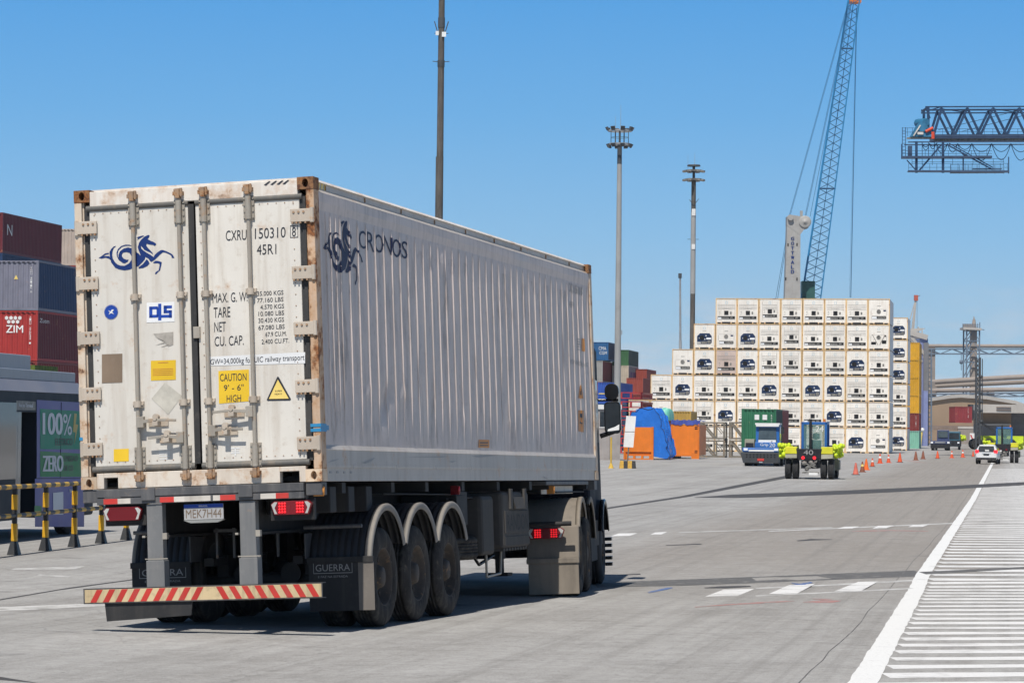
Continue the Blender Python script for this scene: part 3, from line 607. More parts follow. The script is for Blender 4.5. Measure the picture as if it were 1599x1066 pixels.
        me = bpy.data.meshes.new(name); bm.to_mesh(me); bm.free(); me.materials.append(mat); o = bpy.data.objects.new(name, me); COL.objects.link(o); o.parent = T
    def sg(X, Y): return 490+(130+.3833*(X-65)+.103*(Y-575))/8.88, 330+(510+.1394*(X-65)+1.175*(Y-575))/8.88
    m = MB()
    for p in HORSE: m.poly([sf(*sg(x, y)) for x, y in p])
    side_build(m, 'side_emblem', M['ink_side'])
    m = MB()
    ch = [('C', 560.5, 358.5, 571, 386.5), ('R', 572.5, 361, 584.5, 390.5), ('O', 585, 364, 598, 393), ('N', 599, 367.5, 611, 395), ('O', 612.5, 371.5, 625, 400), ('S', 627, 375.5, 636, 402.5)]
    for s, x0, y0, x1, y1 in ch: put_text(m, s, quadpx(sf, x0, y0, x1, y1, .30, .006))
    side_build(m, 'side_lettering', M['ink_side'])
    m = MB()
    for s, q in (('CXRU 150310 8', ((888,441),(908.5,449),(908.5,462),(888,455))), ('45R1', ((889,470),(896,472),(896,481),(889,479)))): put_text(m, s, [sf(*p) for p in q])
    put_text(m, 'MGW=34,000kg for UIC', [sf(891,561), sf(918,566), sf(918,575), sf(891,570)])
    for i in range(5): m.add([sf(901, 528+i*4), sf(906, 529+i*4), sf(906, 531+i*4), sf(901, 530+i*4)], [(0,1,2,3)])
    side_build(m, 'side_stencil', M['ink_grey'])
    m = MB(); m.poly([sf(906.5, 595), sf(911, 622), sf(903, 621.5)]); m.add([sf(903, 640), sf(911.5, 641), sf(911.5, 675), sf(903, 673)], [(0,1,2,3)]); m.add([sf(908, 528), sf(912, 529), sf(912, 549), sf(908, 548)], [(0,1,2,3)])
    m.add([sf(747, 686), sf(764, 686.5), sf(764, 699), sf(747, 698.5)], [(0,1,2,3)])
    side_build(m, 'side_sticker', M['orange_vinyl'])
    m = MB()
    for q in ([(906.5,600),(907.5,604),(907,616),(905.5,616)], [(905,645),(909,646),(909,652),(905,651)], [(905,658),(909,659),(909,662),(905,661)], [(749,690),(762,690),(762,692),(749,692)], [(749,694.5),(762,694.5),(762,696),(749,696)]): m.poly([sf(x, y, .015) for x, y in q])
    ms_ = bpy.data.materials.new('road grime scuffs'); ms_.use_nodes = True; nt_ = ms_.node_tree; bs_ = nt_.nodes['Principled BSDF']
    bs_.inputs['Base Color'].default_value = (.10, .085, .07, 1); bs_.inputs['Roughness'].default_value = .9
    v_ = coords(nt_, (1, 2.2, .8), rnd=False); a_ = N(nt_, 'ShaderNodeMath', operation='MULTIPLY'); nt_.links.new(rng(nt_, noise(nt_, v_, 3.0, 9, .7), .50, .74, 0, .36), a_.inputs[0]); nt_.links.new(rng(nt_, noise(nt_, v_, .8, 2, .5), .46, .58), a_.inputs[1]); nt_.links.new(a_.outputs[0], bs_.inputs['Alpha'])
    gm2 = MB(); zs = [z for z in rows if .36 < z < 2.5]; yy_ = [c for c in cols if .2 < c[0] < LN-.2]
    V2 = [(sx(y, z, r)+.0018, y, z) for z in zs for y, r in yy_]; n2 = len(yy_)
    gm2.add(V2, [(j*n2+i, j*n2+i+1, (j+1)*n2+i+1, (j+1)*n2+i) for j in range(len(zs)-1) for i in range(n2-1)]); gm2.build('grime_film', ms_, T, recalc=False)
    side_build(m, 'side_sticker_print', M['ink_black'], .0065)
big_container()
# ------------------------------------------------------------------ wheels
def tyre_mb(r, w, n=44, dual=False, off=0.0):
    """tyre + tread, axis along +x, outer face at x=0, body going to -x"""
    b = MB(); g = .012
    prof = [(r*.56, -.03), (r*.62, -.006), (r*.74, .0), (r*.88, -.008), (r*.965, -.030), (r, -.055)]
    k = 5; x = -.055; W = w-.11
    for i in range(k):
        xa = -.055-W*i/k; xb = -.055-W*(i+1)/k
        prof += [(r, xa-.006), (r, xb+.006)]
        if i < k-1: prof += [(r-g, xb+.004), (r-g, xb-.004)]
    prof += [(r, -w+.055), (r*.965, -w+.03), (r*.88, -w+.008), (r*.62, -w+.006), (r*.56, -w+.03)]
    b.lathe(prof, (0,0,0), (1,0,0), n); return b
def rim_mb(r, deep=.13):
    b = MB(); b.lathe([(r*.60, -.03), (r*.585, -.015), (r*.565, -.02), (r*.54, -.05), (r*.50, -deep*.8), (r*.40, -deep), (r*.30, -deep*.9), (r*.24, -deep*.6), (r*.20, -.03), (r*.12, -.02), (0, -.02)], (0,0,0), (1,0,0), 36)
    for i in range(10):
        a = 2*PI*i/10; b.tube((-deep, math.cos(a)*r*.34, math.sin(a)*r*.34), (-deep+.045, math.cos(a)*r*.34, math.sin(a)*r*.34), .014, n=6)
    for i in range(10):
        a = 2*PI*(i+.5)/10; b.tube((-deep-.0, math.cos(a)*r*.445, math.sin(a)*r*.445), (-deep*.8+.0, math.cos(a)*r*.445, math.sin(a)*r*.445), .026, n=8)
    return b
def add_wheel(parent, y, z, r, w, side, xo, dual, tm, rm='rim'):
    """part wheel > tyre(s), rim; xo = outer face x"""
    e = bpy.data.objects.new('wheel', None); COL.objects.link(e); e.parent = parent; e.location = (side*xo, y, z)
    if side < 0: e.rotation_euler = (0, 0, PI)
    tyre_mb(r, w).build('tyre', M[tm], e); rim_mb(r).build('rim', M[rm], e)
    if dual:
        t = tyre_mb(r, w).build('tyre', M[tm], e); t.location = (-w-.06, 0, 0)
    return e
def arc_fender(parent, y, z, R0, x0, x1, a0, a1, mat, rim_mat, side=1, ribs=True, name='mudguard'):
    b = MB(); n = 26; m = 18
    def fn(u, v):
        a = R(a0+(a1-a0)*v); x = x0+(x1-x0)*u; rr = R0+(.012*abs(math.sin(u*PI*9)) if ribs else 0)
        return (x, y-math.cos(a)*rr, z+math.sin(a)*rr)
    b.grid(fn, 36 if ribs else 6, n, False)
    o = b.build(name, M[mat], parent, recalc=False)
    b = MB()                                  # rolled edge on the outer side
    pr = [(-.05, .008), (0, .014), (.012, .006), (.015, -.02), (.006, -.055), (-.002, -.06), (-.004, -.01)]
    V = []; xe = x1 if side > 0 else x0
    for i in range(n+1):
        a = R(a0+(a1-a0)*i/n)
        for dx, dr in pr: V.append((xe+side*dx, y-math.cos(a)*(R0+dr), z+math.sin(a)*(R0+dr)))
    k = len(pr); b.add(V, [(i*k+j, i*k+(j+1) % k, (i+1)*k+(j+1) % k, (i+1)*k+j) for i in range(n) for j in range(k)], True)
    b.build('edge_strip', M[rim_mat], o); return o
def lamp_cluster(parent, x0, x1, y, z0, z1, lit, name='tail_lamp', mirror=1):
    cx, cz = (x0+x1)/2, (z0+z1)/2; h = (z1-z0)/2; w = (x1-x0)/2
    P = [(-w, h*.55), (-w*.82, h), (w*.82, h), (w, h*.55), (w*.84, -h), (-w*.84, -h)]
    o = MB().prism([(cx+a, y, cz+b) for a, b in P], (0, .06, 0)).build(name, M['red_lens'], parent, .006)
    for s in (-1, 1):
        MB().prism([(cx+s*w*.95, y-.004, cz+h*.5), (cx+s*w*.80, y-.004, cz+h*.88), (cx+s*w*.66, y-.004, cz+h*.85), (cx+s*w*.80, y-.004, cz), (cx+s*w*.68, y-.004, cz-h*.85), (cx+s*w*.8, y-.004, cz-h*.85)], (0, .004, 0)).build('lens', M['clear_lens'], o)
        if lit:
            k = MB()
            for i in range(3):
                for j in range(4): k.ico((cx+s*w*(.30+.13*i), y-.004, cz+h*(-.62+.42*j)), .0135, 1, .5, 1)
            k.build('lamp_bulb', M['red_lit'], o)
    return o
def trailer():
    T = empty('container_trailer', TW, 'dark dusty three axle container trailer with red and cream striped rear bumper', 'trailer', mat3=RW)
    Ri = np.linalg.inv(RWn)
    def groundz(x, y):
        z = -1.5
        for _ in range(8):
            w = RWn@np.array([x, y, z])+TW; z -= (w[2]-gz(w[1]))
        return z
    b = MB()
    for s in (-1, 1):
        b.box(s*.45-.07, s*.45+.07, .15, 9.2, -.14, -.115); b.box(s*.45-.008, s*.45+.008, .15, 8.9, -.46, -.14); b.box(s*.45-.07, s*.45+.07, .15, 8.8, -.485, -.46)
        b.box(s*.45-.07, s*.45+.07, 9.2, 12.1, -.14, -.02)
    for y in (.9, 2.6, 3.9, 5.4, 7.0, 8.6, 9.6, 11.8): b.box(-1.15, 1.15, y-.06, y+.06, -.115, -.012)
    b.box(-1.1, 1.1, 10.2, 11.8, -.16, -.142)
    b.build('chassis_frame', M['chassis'], T)
    # rear crossmember
    q0, q1 = RF(152, 765), RF(475, 753)
    b = MB(); b.box(q0.x, q1.x, -.03, .12, -.085, -.006); b.box(q0.x, q1.x, -.022, .12, -.155, -.088)
    for px in (234, 386): x = RF(px, 770).x; b.box(x-.075, x+.065, -.045, .0, -.125, -.005)
    b.box(q1.x, 1.21, .04, .12, -.10, -.02); b.box(-1.21, q0.x, .04, .12, -.10, -.02)
    b.build('rear_beam', M['chassis_grey'], T, .005)
    for mt, spans in (('red_tape', ((163,185),(251,273),(345,369),(432,452))), ('white_tape', ((185,205),(273,330),(408,432),(334,345)))):
        k = MB()
        for a, c in spans: x0, x1 = RF(a, 776).x, RF(c, 776).x; k.box(x0, x1, -.0255, -.022, -.148, -.098)
        k.build('reflective_tape', M[mt], T)
    # lamps, plate
    lamp_cluster(T, .70, 1.11, -.01, -.305, -.175, True); lamp_cluster(T, -1.0, -.60, -.01, -.31, -.18, False)
    [MB().box(a, c, .05, .10, -.36, -.155).build('lamp_bracket', M['chassis'], T, .004) for a, c in ((-1.0, -.58), (.68, 1.12))]
    p = MB().box(-.185, .215, -.012, 0, -.325, -.175).build('number_plate', M['plate_white'], T, .004)
    MB().box(-.183, .213, -.0145, -.0125, -.212, -.177).build('plate_band', M['blue_vinyl'], p)
    k = MB(); put_text(k, 'MEK7H44', [(-.165,-.0145,-.226),(.195,-.0145,-.226),(.195,-.0145,-.308),(-.165,-.0145,-.308)]); k.build('plate_number', M['plate_brown'], p, recalc=False)
    k = MB(); put_text(k, 'BRASIL', [(-.03,-.0158,-.187),(.06,-.0158,-.187),(.06,-.0158,-.203),(-.03,-.0158,-.203)]); k.build('plate_word', M['white_vinyl'], p, recalc=False); p.location.y = .035
    MB().hexa([(-.12,-.01,-.355),(.15,-.01,-.355),(.15,.05,-.355),(-.12,.05,-.355),(-.19,-.02,-.327),(.22,-.02,-.327),(.22,.05,-.327),(-.19,.05,-.327)]).build('plate_lamp', M['clear_lens'], p)
    # uprights of the bumper
    for x0, x1 in ((-.555, -.395), (.385, .545)):
        b = MB(); b.box(x0, x1, -.005, .10, -.72, -.16); b.box(x0-.012, x1+.012, -.02, .12, -.96, -.70)
        o = b.build('bumper_post', M['post_grey'], T, .006)
        k = MB(); k.box(x0-.02, x1+.05, -.024, -.018, -.69, -.68); k.box(x1+.005, x1+.05, -.03, .02, -.50, -.44); k.box(x0-.04, x0-.012, -.03, .02, -.48, -.46); k.build('clamp', M['rod'], o)
    # bumper with chevrons
    z0, z1 = -1.098, -.952
    B = MB().box(-1.205, 1.205, -.05, -.046, z0, z1).box(-1.205, 1.205, -.05, .06, z1-.006, z1).box(-1.205, 1.205, -.05, .06, z0, z0+.006).build('bumper', M['chassis_grey'], T)
    MB().box(-1.19, 1.195, -.0525, -.0505, z0+.012, z1-.010).build('bumper_face', M['cream_tape'], B)
    k = MB(); n = 19
    for i in range(n):
        x = -1.10+i*.128
        for_s = 1 if x < .0 else -1
        if i == 9 or i == 18: continue
        w = .062; sh = .035*for_s; zz0, zz1 = z0+.014, z1-.012
        k.add([(x-sh, -.0540, zz0), (x-sh+w, -.0540, zz0), (x+sh+w, -.0540, zz1), (x+sh, -.0540, zz1)], [(0,1,2,3)])
    k.build('bumper_stripe', M['red_tape'], B, recalc=False)
    b = MB(); b.hexa([(-.98,-.03,-1.27),(-.12,-.03,-1.23),(-.12,-.01,-1.23),(-.98,-.01,-1.27),(-1.0,-.03,-1.06),(-.10,-.03,-1.06),(-.10,-.01,-1.06),(-1.0,-.01,-1.06)]); b.build('bumper_skirt', M['flap'], T)
    # wheels, mudguards, flaps
    for s in (1, -1):
        for y in (2.02, 3.27, 4.52):
            zc = groundz(s*1.0, y)+.497
            add_wheel(T, y, zc, .50, .285, s, 1.215, True, 'tyre')
            x0, x1 = (.62, 1.25) if s > 0 else (-1.25, -.62)
            arc_fender(T, y, -.885 if s > 0 else -.86, .645, x0, x1, 8 if y < 2.5 else 22, 158, 'fender', 'fender_rim', s)
        x0, x1 = (.62, 1.295) if s > 0 else (-1.25, -.62)
        f = MB().box(x0, x1, 1.345, 1.36, -1.275, -.74).box(x0-.01, x1, 1.33, 1.365, -.80, -.74).build('mud_flap', M['flap'], T, .003)
        if s > 0: MB().box(1.135, 1.297, 1.3405, 1.3435, -1.272, -.80).build('flap_edge', M['flap_sunlit'], f)  # paler strip: sunlight passing the container, painted onto the rubber
        xa, xb = (x0+.05, x1-.22) if s > 0 else (x0+.08, x1-.05)
        # flap lettering
        c = MB(); fx = lambda u, v: Vector((xa+(xb-xa)*u, 1.3425, -.90+.105*v))
        put_text(c, 'GUERRA', [fx(.06,.84), fx(.94,.84), fx(.94,.2), fx(.06,.2)])
        for u0, u1, v0, v1 in ((0,1,1.0,1.06),(0,1,-.02,.04),(0,.012,0,1.06),(.988,1,0,1.06)): c.add([fx(u0,v1), fx(u1,v1), fx(u1,v0), fx(u0,v0)], [(0,1,2,3)])
        put_text(c, 'E FAZ NA ESTRADA', [fx(.12,-.22), fx(.88,-.22), fx(.88,-.42), fx(.12,-.42)])
        c.build('flap_lettering', M['ink_grey'], f, recalc=False)
    b = MB()
    for s in (-1, 1):                          # inner flap brackets
        b.box(s*.32-.01, s*.32+.01, 1.30, 1.33, -.72, -.42); b.box(s*.14-.01, s*.14+.01, 1.30, 1.33, -.72, -.42); b.box(s*.23-.12, s*.23+.12, 1.30, 1.33, -.46, -.43); b.tube((s*.6, 1.3, -.44), (s*1.2, 1.3, -.44), .02)
        b.box(s*.6, s*.6+s*.01, 1.3, 5.2, -.75, -.5)
    b.build('mudguard_bracket', M['chassis_grey'], T)
    b = MB()
    for y in (2.02, 3.27, 4.52):
        b.tube((-.95, y, -.96), (.95, y, -.96), .075, n=14)
        for s in (-1, 1): b.box(s*.47-.05, s*.47+.05, y-.55, y+.55, -.80, -.72); b.box(s*.47-.06, s*.47+.06, y-.14, y+.14, -.92, -.70); b.box(s*.45-.05, s*.45+.05, y+.5, y+.72, -.82, -.48); b.tube((s*.40, y+.02, -.95), (s*.52, y+.25, -.55), .06); b.tube((s*.25, y-.12, -.9), (s*.25, y+.18, -.9), .11)
    b.build('axle', M['chassis'], T)
    # cross members seen below the container and side gear
    b = MB()
    for y in (.55, 1.15, 1.75): b.box(.5, 1.15, y-.10, y+.10, -.30, -.05)
    b.tube((1.05, 5.0, -.2), (1.05, 8.7, -.17), .012); b.tube((1.1, 2.4, -.13), (1.1, 5.1, -.15), .008)
    b.box(.5, 1.1, 5.15, 5.75, -.50, -.12); b.box(.5, 1.15, 5.10, 5.45, -.36, -.16)
    b.build('side_bracket', M['chassis'], T, .01)
    b = MB(); b.box(.60, 1.16, 6.15, 6.72, -.86, -.17); b.build('water_tank', M['toolbox'], T, .05)
    b = MB(); b.tube((.78, 5.95, -.30), (.78, 6.55, -.30), .2, n=18); b.build('air_tank', M['flap'], T)
    b = MB(); b.box(.62, 1.205, 6.95, 8.25, -.80, -.13); o = b.build('toolbox', M['toolbox'], T, .045)
    k = MB(); k.box(1.206, 1.218, 7.02, 8.18, -.62, -.36); k.box(1.206, 1.213, 7.0, 8.2, -.77, -.66)
    for y in (7.30, 7.98): k.box(1.2, 1.235, y-.05, y+.05, -.34, -.10)
    k.hexa([(1.2,7.42,-.34),(1.26,7.42,-.34),(1.26,7.86,-.34),(1.2,7.86,-.34),(1.2,7.38,-.20),(1.225,7.38,-.20),(1.225,7.90,-.20),(1.2,7.90,-.20)])
    for i in range(9): k.box(.75, 1.19, 6.99+.135*i, 7.07+.135*i, -.83, -.795)
    k.build('toolbox_lid', M['toolbox'], o, .01)
    k = MB(); put_text(k, 'RANDON', [(1.2195,7.10,-.40),(1.2195,8.14,-.40),(1.2195,8.14,-.59),(1.2195,7.10,-.59)]); k.build('toolbox_lettering', M['chassis'], o, recalc=False)
    e = bpy.data.objects.new('spare_wheel', None); COL.objects.link(e); e.parent = T; e.location = (.62, 6.02, -.62); e.rotation_euler = (0, -PI/2, 0)
    tyre_mb(.50, .285).build('tyre', M['tyre'], e); rim_mb(.50).build('rim', M['rim'], e)
    b = MB(); b.tube((1.0, 6.9, -.80), (1.0, 6.9, -1.12), .015); b.tube((1.0, 6.9, -1.12), (1.0, 7.55, -1.10), .015); b.tube((1.0, 7.55, -1.10), (1.0, 7.62, -.80), .015); b.box(.5, .62, 5.7, 6.4, -1.03, -.99); b.build('spare_carrier', M['rod'], T)
    for s in (-1, 1):
        b = MB(); b.box(s*.72-.06, s*.72+.06, 8.55, 8.69, -.95, -.15); b.box(s*.72-.045, s*.72+.045, 8.57, 8.67, -1.12, -.90); b.box(s*.72-.13, s*.72+.13, 8.50, 8.74, -1.16, -1.12); b.tube((s*.72, 8.62, -.55), (s*1.05, 8.62, -.55), .02)
        b.build('landing_leg', M['chassis'], T, .006)
    MB().box(-1.15, -.55, 5.3, 6.9, -1.12, -.2).build('side_box', M['chassis'], T, .03); MB().box(-1.15, -.5, 7.0, 8.4, -1.05, -.2).build('side_box', M['chassis'], T, .03)
    b = MB(); b.box(-.5, .5, 6.0, 9.6, -.62, -.45); b.tube((.2, 5.6, -.85), (.2, 7.4, -.85), .16, n=14); b.build('air_reservoir', M['chassis'], T)
    b = MB(); b.path([(.1,9.0,-.3),(.3,9.4,-.75),(.25,9.9,-.9),(.2,10.4,-.6),(.1,10.8,-.3)], .022); b.path([(.3,9.0,-.3),(.5,9.5,-.85),(.45,10.0,-.95),(.3,10.5,-.6)], .018); b.path([(.6,7.6,-.8),(.62,8.0,-1.0),(.7,8.4,-.9)], .02); b.build('air_hose', M['black_gloss'], T)
    for y, z, mt in ((5.0, -.105, 'red_lit'), (.06, -.09, 'orange_vinyl'), (9.6, -.12, 'orange_vinyl')):
        k = MB(); k.box(1.12, 1.20, y-.03, y+.03, z-.05, z+.05); k.ico((1.205, y, z), .05, .4, .7, 1.2); k.build('marker_lamp', M['red_lens' if mt == 'red_lit' else mt], T)
    # twist locks
    k = MB()
    for s in (-1, 1):
        for y in (.09, 12.05): MB().box(s*1.13-.08, s*1.13+.08, y-.08, y+.08, -.13, -.006).build('twist_lock', M['chassis_grey'], T, .006)
    k.box(1.0, 1.21, 9.2, 11.6, -.06, -.012); k.build('side_rail', M['chassis_grey'], T, .006)
    b = MB(); b.box(1.05, 1.06, 9.55, 11.3, -.17, -.07)
    b.build('side_plate', M['white_tape'], T)
trailer()
def tractor():
    K = RW@Vector((0, 11, 0))+Vector(TW); rot = RW@Matrix.Rotation(R(8), 3, 'Z')
    T = empty('truck_tractor', K, 'dark lorry tractor unit pulling the big white container, only mirrors and rear wheels showing', 'lorry', mat3=rot)
    rn = np.array([list(r) for r in rot])
    def groundz(x, y):
        z = -1.5
        for _ in range(8):
            w = rn@np.array([x, y, z])+np.array(K); z -= (w[2]-gz(w[1]))
        return z
    b = MB()
    for s in (-1, 1): b.box(s*.42-.04, s*.42+.04, -1.6, 4.3, -.72, -.46)
    for y in (-1.5, -.6, .7, 2.0, 3.4): b.box(-.42, .42, y-.06, y+.06, -.7, -.5)
    b.tube((-1.2,-1.48,-.55), (1.2,-1.48,-.55), .03); b.box(-.4, .4, -.6, .5, -.44, -.2)
    b.build('chassis_frame', M['chassis'], T)
    for s in (1, -1):
        for y in (-.55, .80):
            add_wheel(T, y, groundz(s*1.05, y)+.505, .51, .29, s, 1.235, True, 'tyre')
        add_wheel(T, 3.45, groundz(s*1.05, 3.45)+.505, .51, .31, s, 1.22, False, 'tyre_clean')
        x0, x1 = (.60, 1.27) if s > 0 else (-1.27, -.60)
        f = MB(); f.box(x0, x1, -1.30, -1.275, -1.0, -.60); f.box(x0, x1, -1.31, -1.27, -1.03, -.985)
        y0 = -.55
        g = arc_fender(T, -.55, -.93, .70, x0, x1, 28, 140, 'fender_beige', 'fender_beige', s, False)
        g2 = arc_fender(T, .80, -.93, .70, x0, x1, 60, 168, 'fender', 'fender_beige', s, True)
        pz = MB(); pz.hexa([(x0,-1.30,-1.0),(x1,-1.30,-1.0),(x1,-1.24,-1.0),(x0,-1.24,-1.0),(x0,-1.20,-.58),(x1,-1.20,-.58),(x1,-1.12,-.56),(x0,-1.12,-.56)]); pz.build('rear_valance', M['fender_beige'], T, .02)
        MB().box(x0, x1+.0, -1.335, -1.30, -1.05, -.985).box(x0+.02, x1-.01, -1.315, -1.302, -1.44, -1.04).build('mud_flap', M['fender_beige'], T, .006)
        lamp_cluster(T, *( (.62, 1.10) if s > 0 else (-1.10, -.62)), -1.36, -.735, -.60, True)
    b = MB(); b.box(-1.17, 1.17, 1.95, 4.15, -.55, 1.95); b.hexa([(-1.15,1.97,1.953),(1.15,1.97,1.953),(1.15,4.1,1.953),(-1.15,4.1,1.953),(-1.1,2.0,2.35),(1.1,2.0,2.35),(1.1,3.5,2.2),(-1.1,3.5,2.2)]); b.box(-1.17, 1.17, 3.0, 4.25, -1.05, -.55)
    c = b.build('cab', M['cab_dark'], T, .08)
    [MB().box(a, a+.008, 3.05, 3.95, .55, 1.45).build('side_window', M['glass'], c) for a in (1.168, -1.176)]
    MB().box(-1.1, 1.1, 4.14, 4.16, .5, 1.6).build('windscreen', M['glass'], c)
    MB().box(1.165, 1.20, 2.2, 4.1, -.9, -.55).build('side_skirt', M['toolbox'], c)
    arc_fender(T, 3.45, -.93, .66, .85, 1.26, 20, 160, 'fender', 'black_gloss', 1, False); arc_fender(T, 3.45, -.93, .66, -1.26, -.85, 20, 160, 'fender', 'black_gloss', -1, False)
    k = MB()
    for i in range(5): k.box(1.2, 1.30, 4.0, 4.18, -1.22+.09*i, -1.17+.09*i)
    k.build('step', M['black_gloss'], T, .006)
    b = MB(); b.tube((.95,-.1,-.75),(.95,.35,-.75),.06); b.box(.9,1.2,1.5,2.6,-1.1,-.55); b.tube((-1.0,1.4,-.8),(-1.0,2.7,-.8),.3,n=18); b.build('fuel_tank', M['chassis'], T)
    for s in (1, -1):
        m = MB(); rr = []
        cx = s*1.41; 
        def rb(w, h, y0, y1, z, rad, mb):
            P = []
            for qx, qz, a0 in ((1,1,0),(-1,1,90),(-1,-1,180),(1,-1,270)):
                for i in range(5): a = R(a0+22.5*i); P.append((cx+qx*(w/2-rad)+math.cos(a)*rad, y0, z+qz*(h/2-rad)+math.sin(a)*rad))
            mb.prism(P, (0, y1-y0, 0))
        rb(.235, .46, 3.55, 3.72, .90, .06, m); o = m.build('mirror', M['black_gloss'], T, .02)
        m = MB(); rb(.20, .42, 3.545, 3.549, .90, .05, m); m.build('mirror_glass', M['glass'], o)
        m = MB(); m.add([(cx-.075,3.543,.705),(cx+.09,3.543,.72),(cx+.095,3.543,.80),(cx+.03,3.543,.765),(cx-.07,3.543,.735)], [(0,1,2,3,4)]); m.build('mirror_reflection', M['white_vinyl'], o, recalc=False)  # painted reflection: pale polygon laid on the mirror glass
        m = MB(); rb(.20, .23, 3.55, 3.72, 1.27, .085, m); m.build('mirror', M['black_gloss'], T, .02)
        m = MB(); m.tube((s*1.22,3.62,.64),(s*1.42,3.62,.70),.035); m.tube((s*1.2,3.62,1.16),(s*1.5,3.62,1.15),.02); m.build('mirror_arm', M['black_gloss'], T)
tractor()
# ------------------------------------------------------------------ yard frame helpers
def gv(x, y, z=0): return GR@Vector((x, y, z))
def corner(px, py, d, w=1.219, z=0.0):
    """origin of a yard-aligned container whose near right edge passes through pixel (px,py) at depth d"""
    p = at(px, py, d); o = p-gv(w, 0); return Vector((o.x, o.y, z))
ORD = ['', 'first', 'second', 'third', 'fourth', 'fifth', 'sixth', 'seventh', 'eighth', 'ninth', 'tenth', 'eleventh', 'twelfth', 'thirteenth']
MC = {}
def cpaint(name, rgb, rust=.08, streak=.35):
    if name not in MC: MC[name] = paint(name, rgb, .55, .12, streak, tuple(x*.35 for x in rgb), rust, 2.0)
    return MC[name]
M['dark_slot'] = paint('dark opening', (.012, .012, .013), .9, .1)
M['white_far'] = paint('white stencil', (.72, .71, .68), .5, .1)
def corr_pts(a, b, pitch, dep):
    P = []; n = max(2, int((b-a)/pitch)); p = (b-a)/n
    for i in range(n):
        s = a+i*p; P += [(s, 0), (s+p*.32, 0), (s+p*.5, dep), (s+p*.82, dep)]
    return P+[(b, 0)]
def dry_container(loc, col, label, group, L=12.192, H=2.591, side_col=None, rz=None, text=None, end_slots=True, logo=None):
    W2 = 1.219; T = empty('cargo_container', loc, label, 'container', group, -TH if rz is None else rz)
    m = col; b = MB()
    for s in (1, -1):
        P = corr_pts(.12, L-.12, .28, .035); V = []
        for y, d in P: V += [(s*(W2-.012-d), y, .12), (s*(W2-.012-d), y, H-.11)]
        b.add(V, [(2*i, 2*i+2, 2*i+3, 2*i+1) for i in range(len(P)-1)])
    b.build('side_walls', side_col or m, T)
    P = corr_pts(-W2+.12, W2-.12, .26, .04); V = []; b = MB()
    for x, d in P: V += [(x, .02+d, .12), (x, .02+d, H-.11)]
    b.add(V, [(2*i, 2*i+2, 2*i+3, 2*i+1) for i in range(len(P)-1)])
    e = b.build('end_wall', m, T)
    if end_slots:
        k = MB(); n = 8
        for i in range(n): x = -W2+.22+i*(2*W2-.44-.14)/(n-1); k.box(x, x+.14, -.004, .0, H-.115, H-.075)
        k.build('slot_row', M['dark_slot'], e)
    b = MB(); b.box(-W2+.02, W2-.02, .06, L-.06, H-.05, H-.02); b.build('roof', m, T)
    b = MB()
    for s in (1, -1):
        x0, x1 = sorted((s*W2, s*(W2-.12)))
        for y0, y1 in ((0, .12), (L-.12, L)): b.box(x0, x1, y0, y1, .118, H-.118)
        x0, x1 = sorted((s*W2, s*(W2-.07))); b.box(x0, x1, .17, L-.17, .0, .14); b.box(x0, x1, .17, L-.17, H-.10, H-.0)
    b.box(-W2+.16, W2-.16, 0, .10, 0, .14); b.box(-W2+.16, W2-.16, 0, .10, H-.12, H-.01); b.box(-W2+.1, W2-.1, L-.1, L-.03, .1, H-.1)
    for s in (1, -1):
        x0, x1 = sorted((s*(W2+.003), s*(W2-.16)))
        for y0, y1 in ((-.003, .17), (L-.17, L+.003)): b.box(x0, x1, y0, y1, 0, .118); b.box(x0, x1, y0, y1, H-.118, H)
    b.box(-W2+.07, W2-.07, .1, L-.1, .05, .10)
    b.build('frame', m, T)
    if text:
        k = MB()
        for s, x0, z0, x1, z1 in text: put_text(k, s, [(x0, -.012+.02, z1), (x1, -.012+.02, z1), (x1, -.012+.02, z0), (x0, -.012+.02, z0)])
        k.build('lettering', M['white_far'], T, recalc=False)
    if logo: logo(T, W2, L, H)
    return T
def side_text(T, s, y0, z0, y1, z1, mat='white_far'):
    k = MB(); x = 1.212; put_text(k, s, [(x, y0, z1), (x, y1, z1), (x, y1, z0), (x, y0, z0)]); k.build('side_lettering', M[mat], T, recalc=False)
def vert_text(T, s, x, z0, z1, w=.09):
    k = MB(); n = len(s); h = (z1-z0)/n
    for i, ch in enumerate(s):
        if ch != ' ': put_text(k, ch, [(x, .006, z1-h*i), (x+w, .006, z1-h*i), (x+w, .006, z1-h*(i+.8)), (x, .006, z1-h*(i+.8))])
    k.build('code_lettering', M['white_far'], T, recalc=False)
# ------------------------------------------------------------------ reefer wall
M['reefer'] = paint('white reefer paint', (.82, .775, .70), .45, .07, .45, (.45, .34, .22), .08, 2.0)
M['reefer_tan'] = paint('stained reefer paint', (.55, .44, .38), .5, .1, .35, (.35, .25, .2), .12, 3.0)
M['reefer_frame'] = paint('rust streaked reefer frame', (.78, .54, .27), .55, .22, .5, (.42, .2, .06), .44, 1.2)
M['reefer_shade'] = paint('shaded white reefer paint', (.68, .66, .64), .5, .08, .2)  # greyer copy of the front white, side shade put into the colour
M['navy'] = paint('navy cooling unit', (.012, .028, .075), .4, .25)
M['unit_grey'] = paint('grey compressor parts', (.20, .19, .17), .5, .6, .3, (.04, .04, .04), 0, 3, 0, 0, 5)
M['line_grey'] = paint('panel seam', (.22, .20, .18), .7, .1)
M['logo_pale'] = paint('pale blue emblem', (.16, .40, .56), .5, .1)
M['panel_grey'] = paint('pale grey panel', (.56, .54, .50), .5, .08, .25)
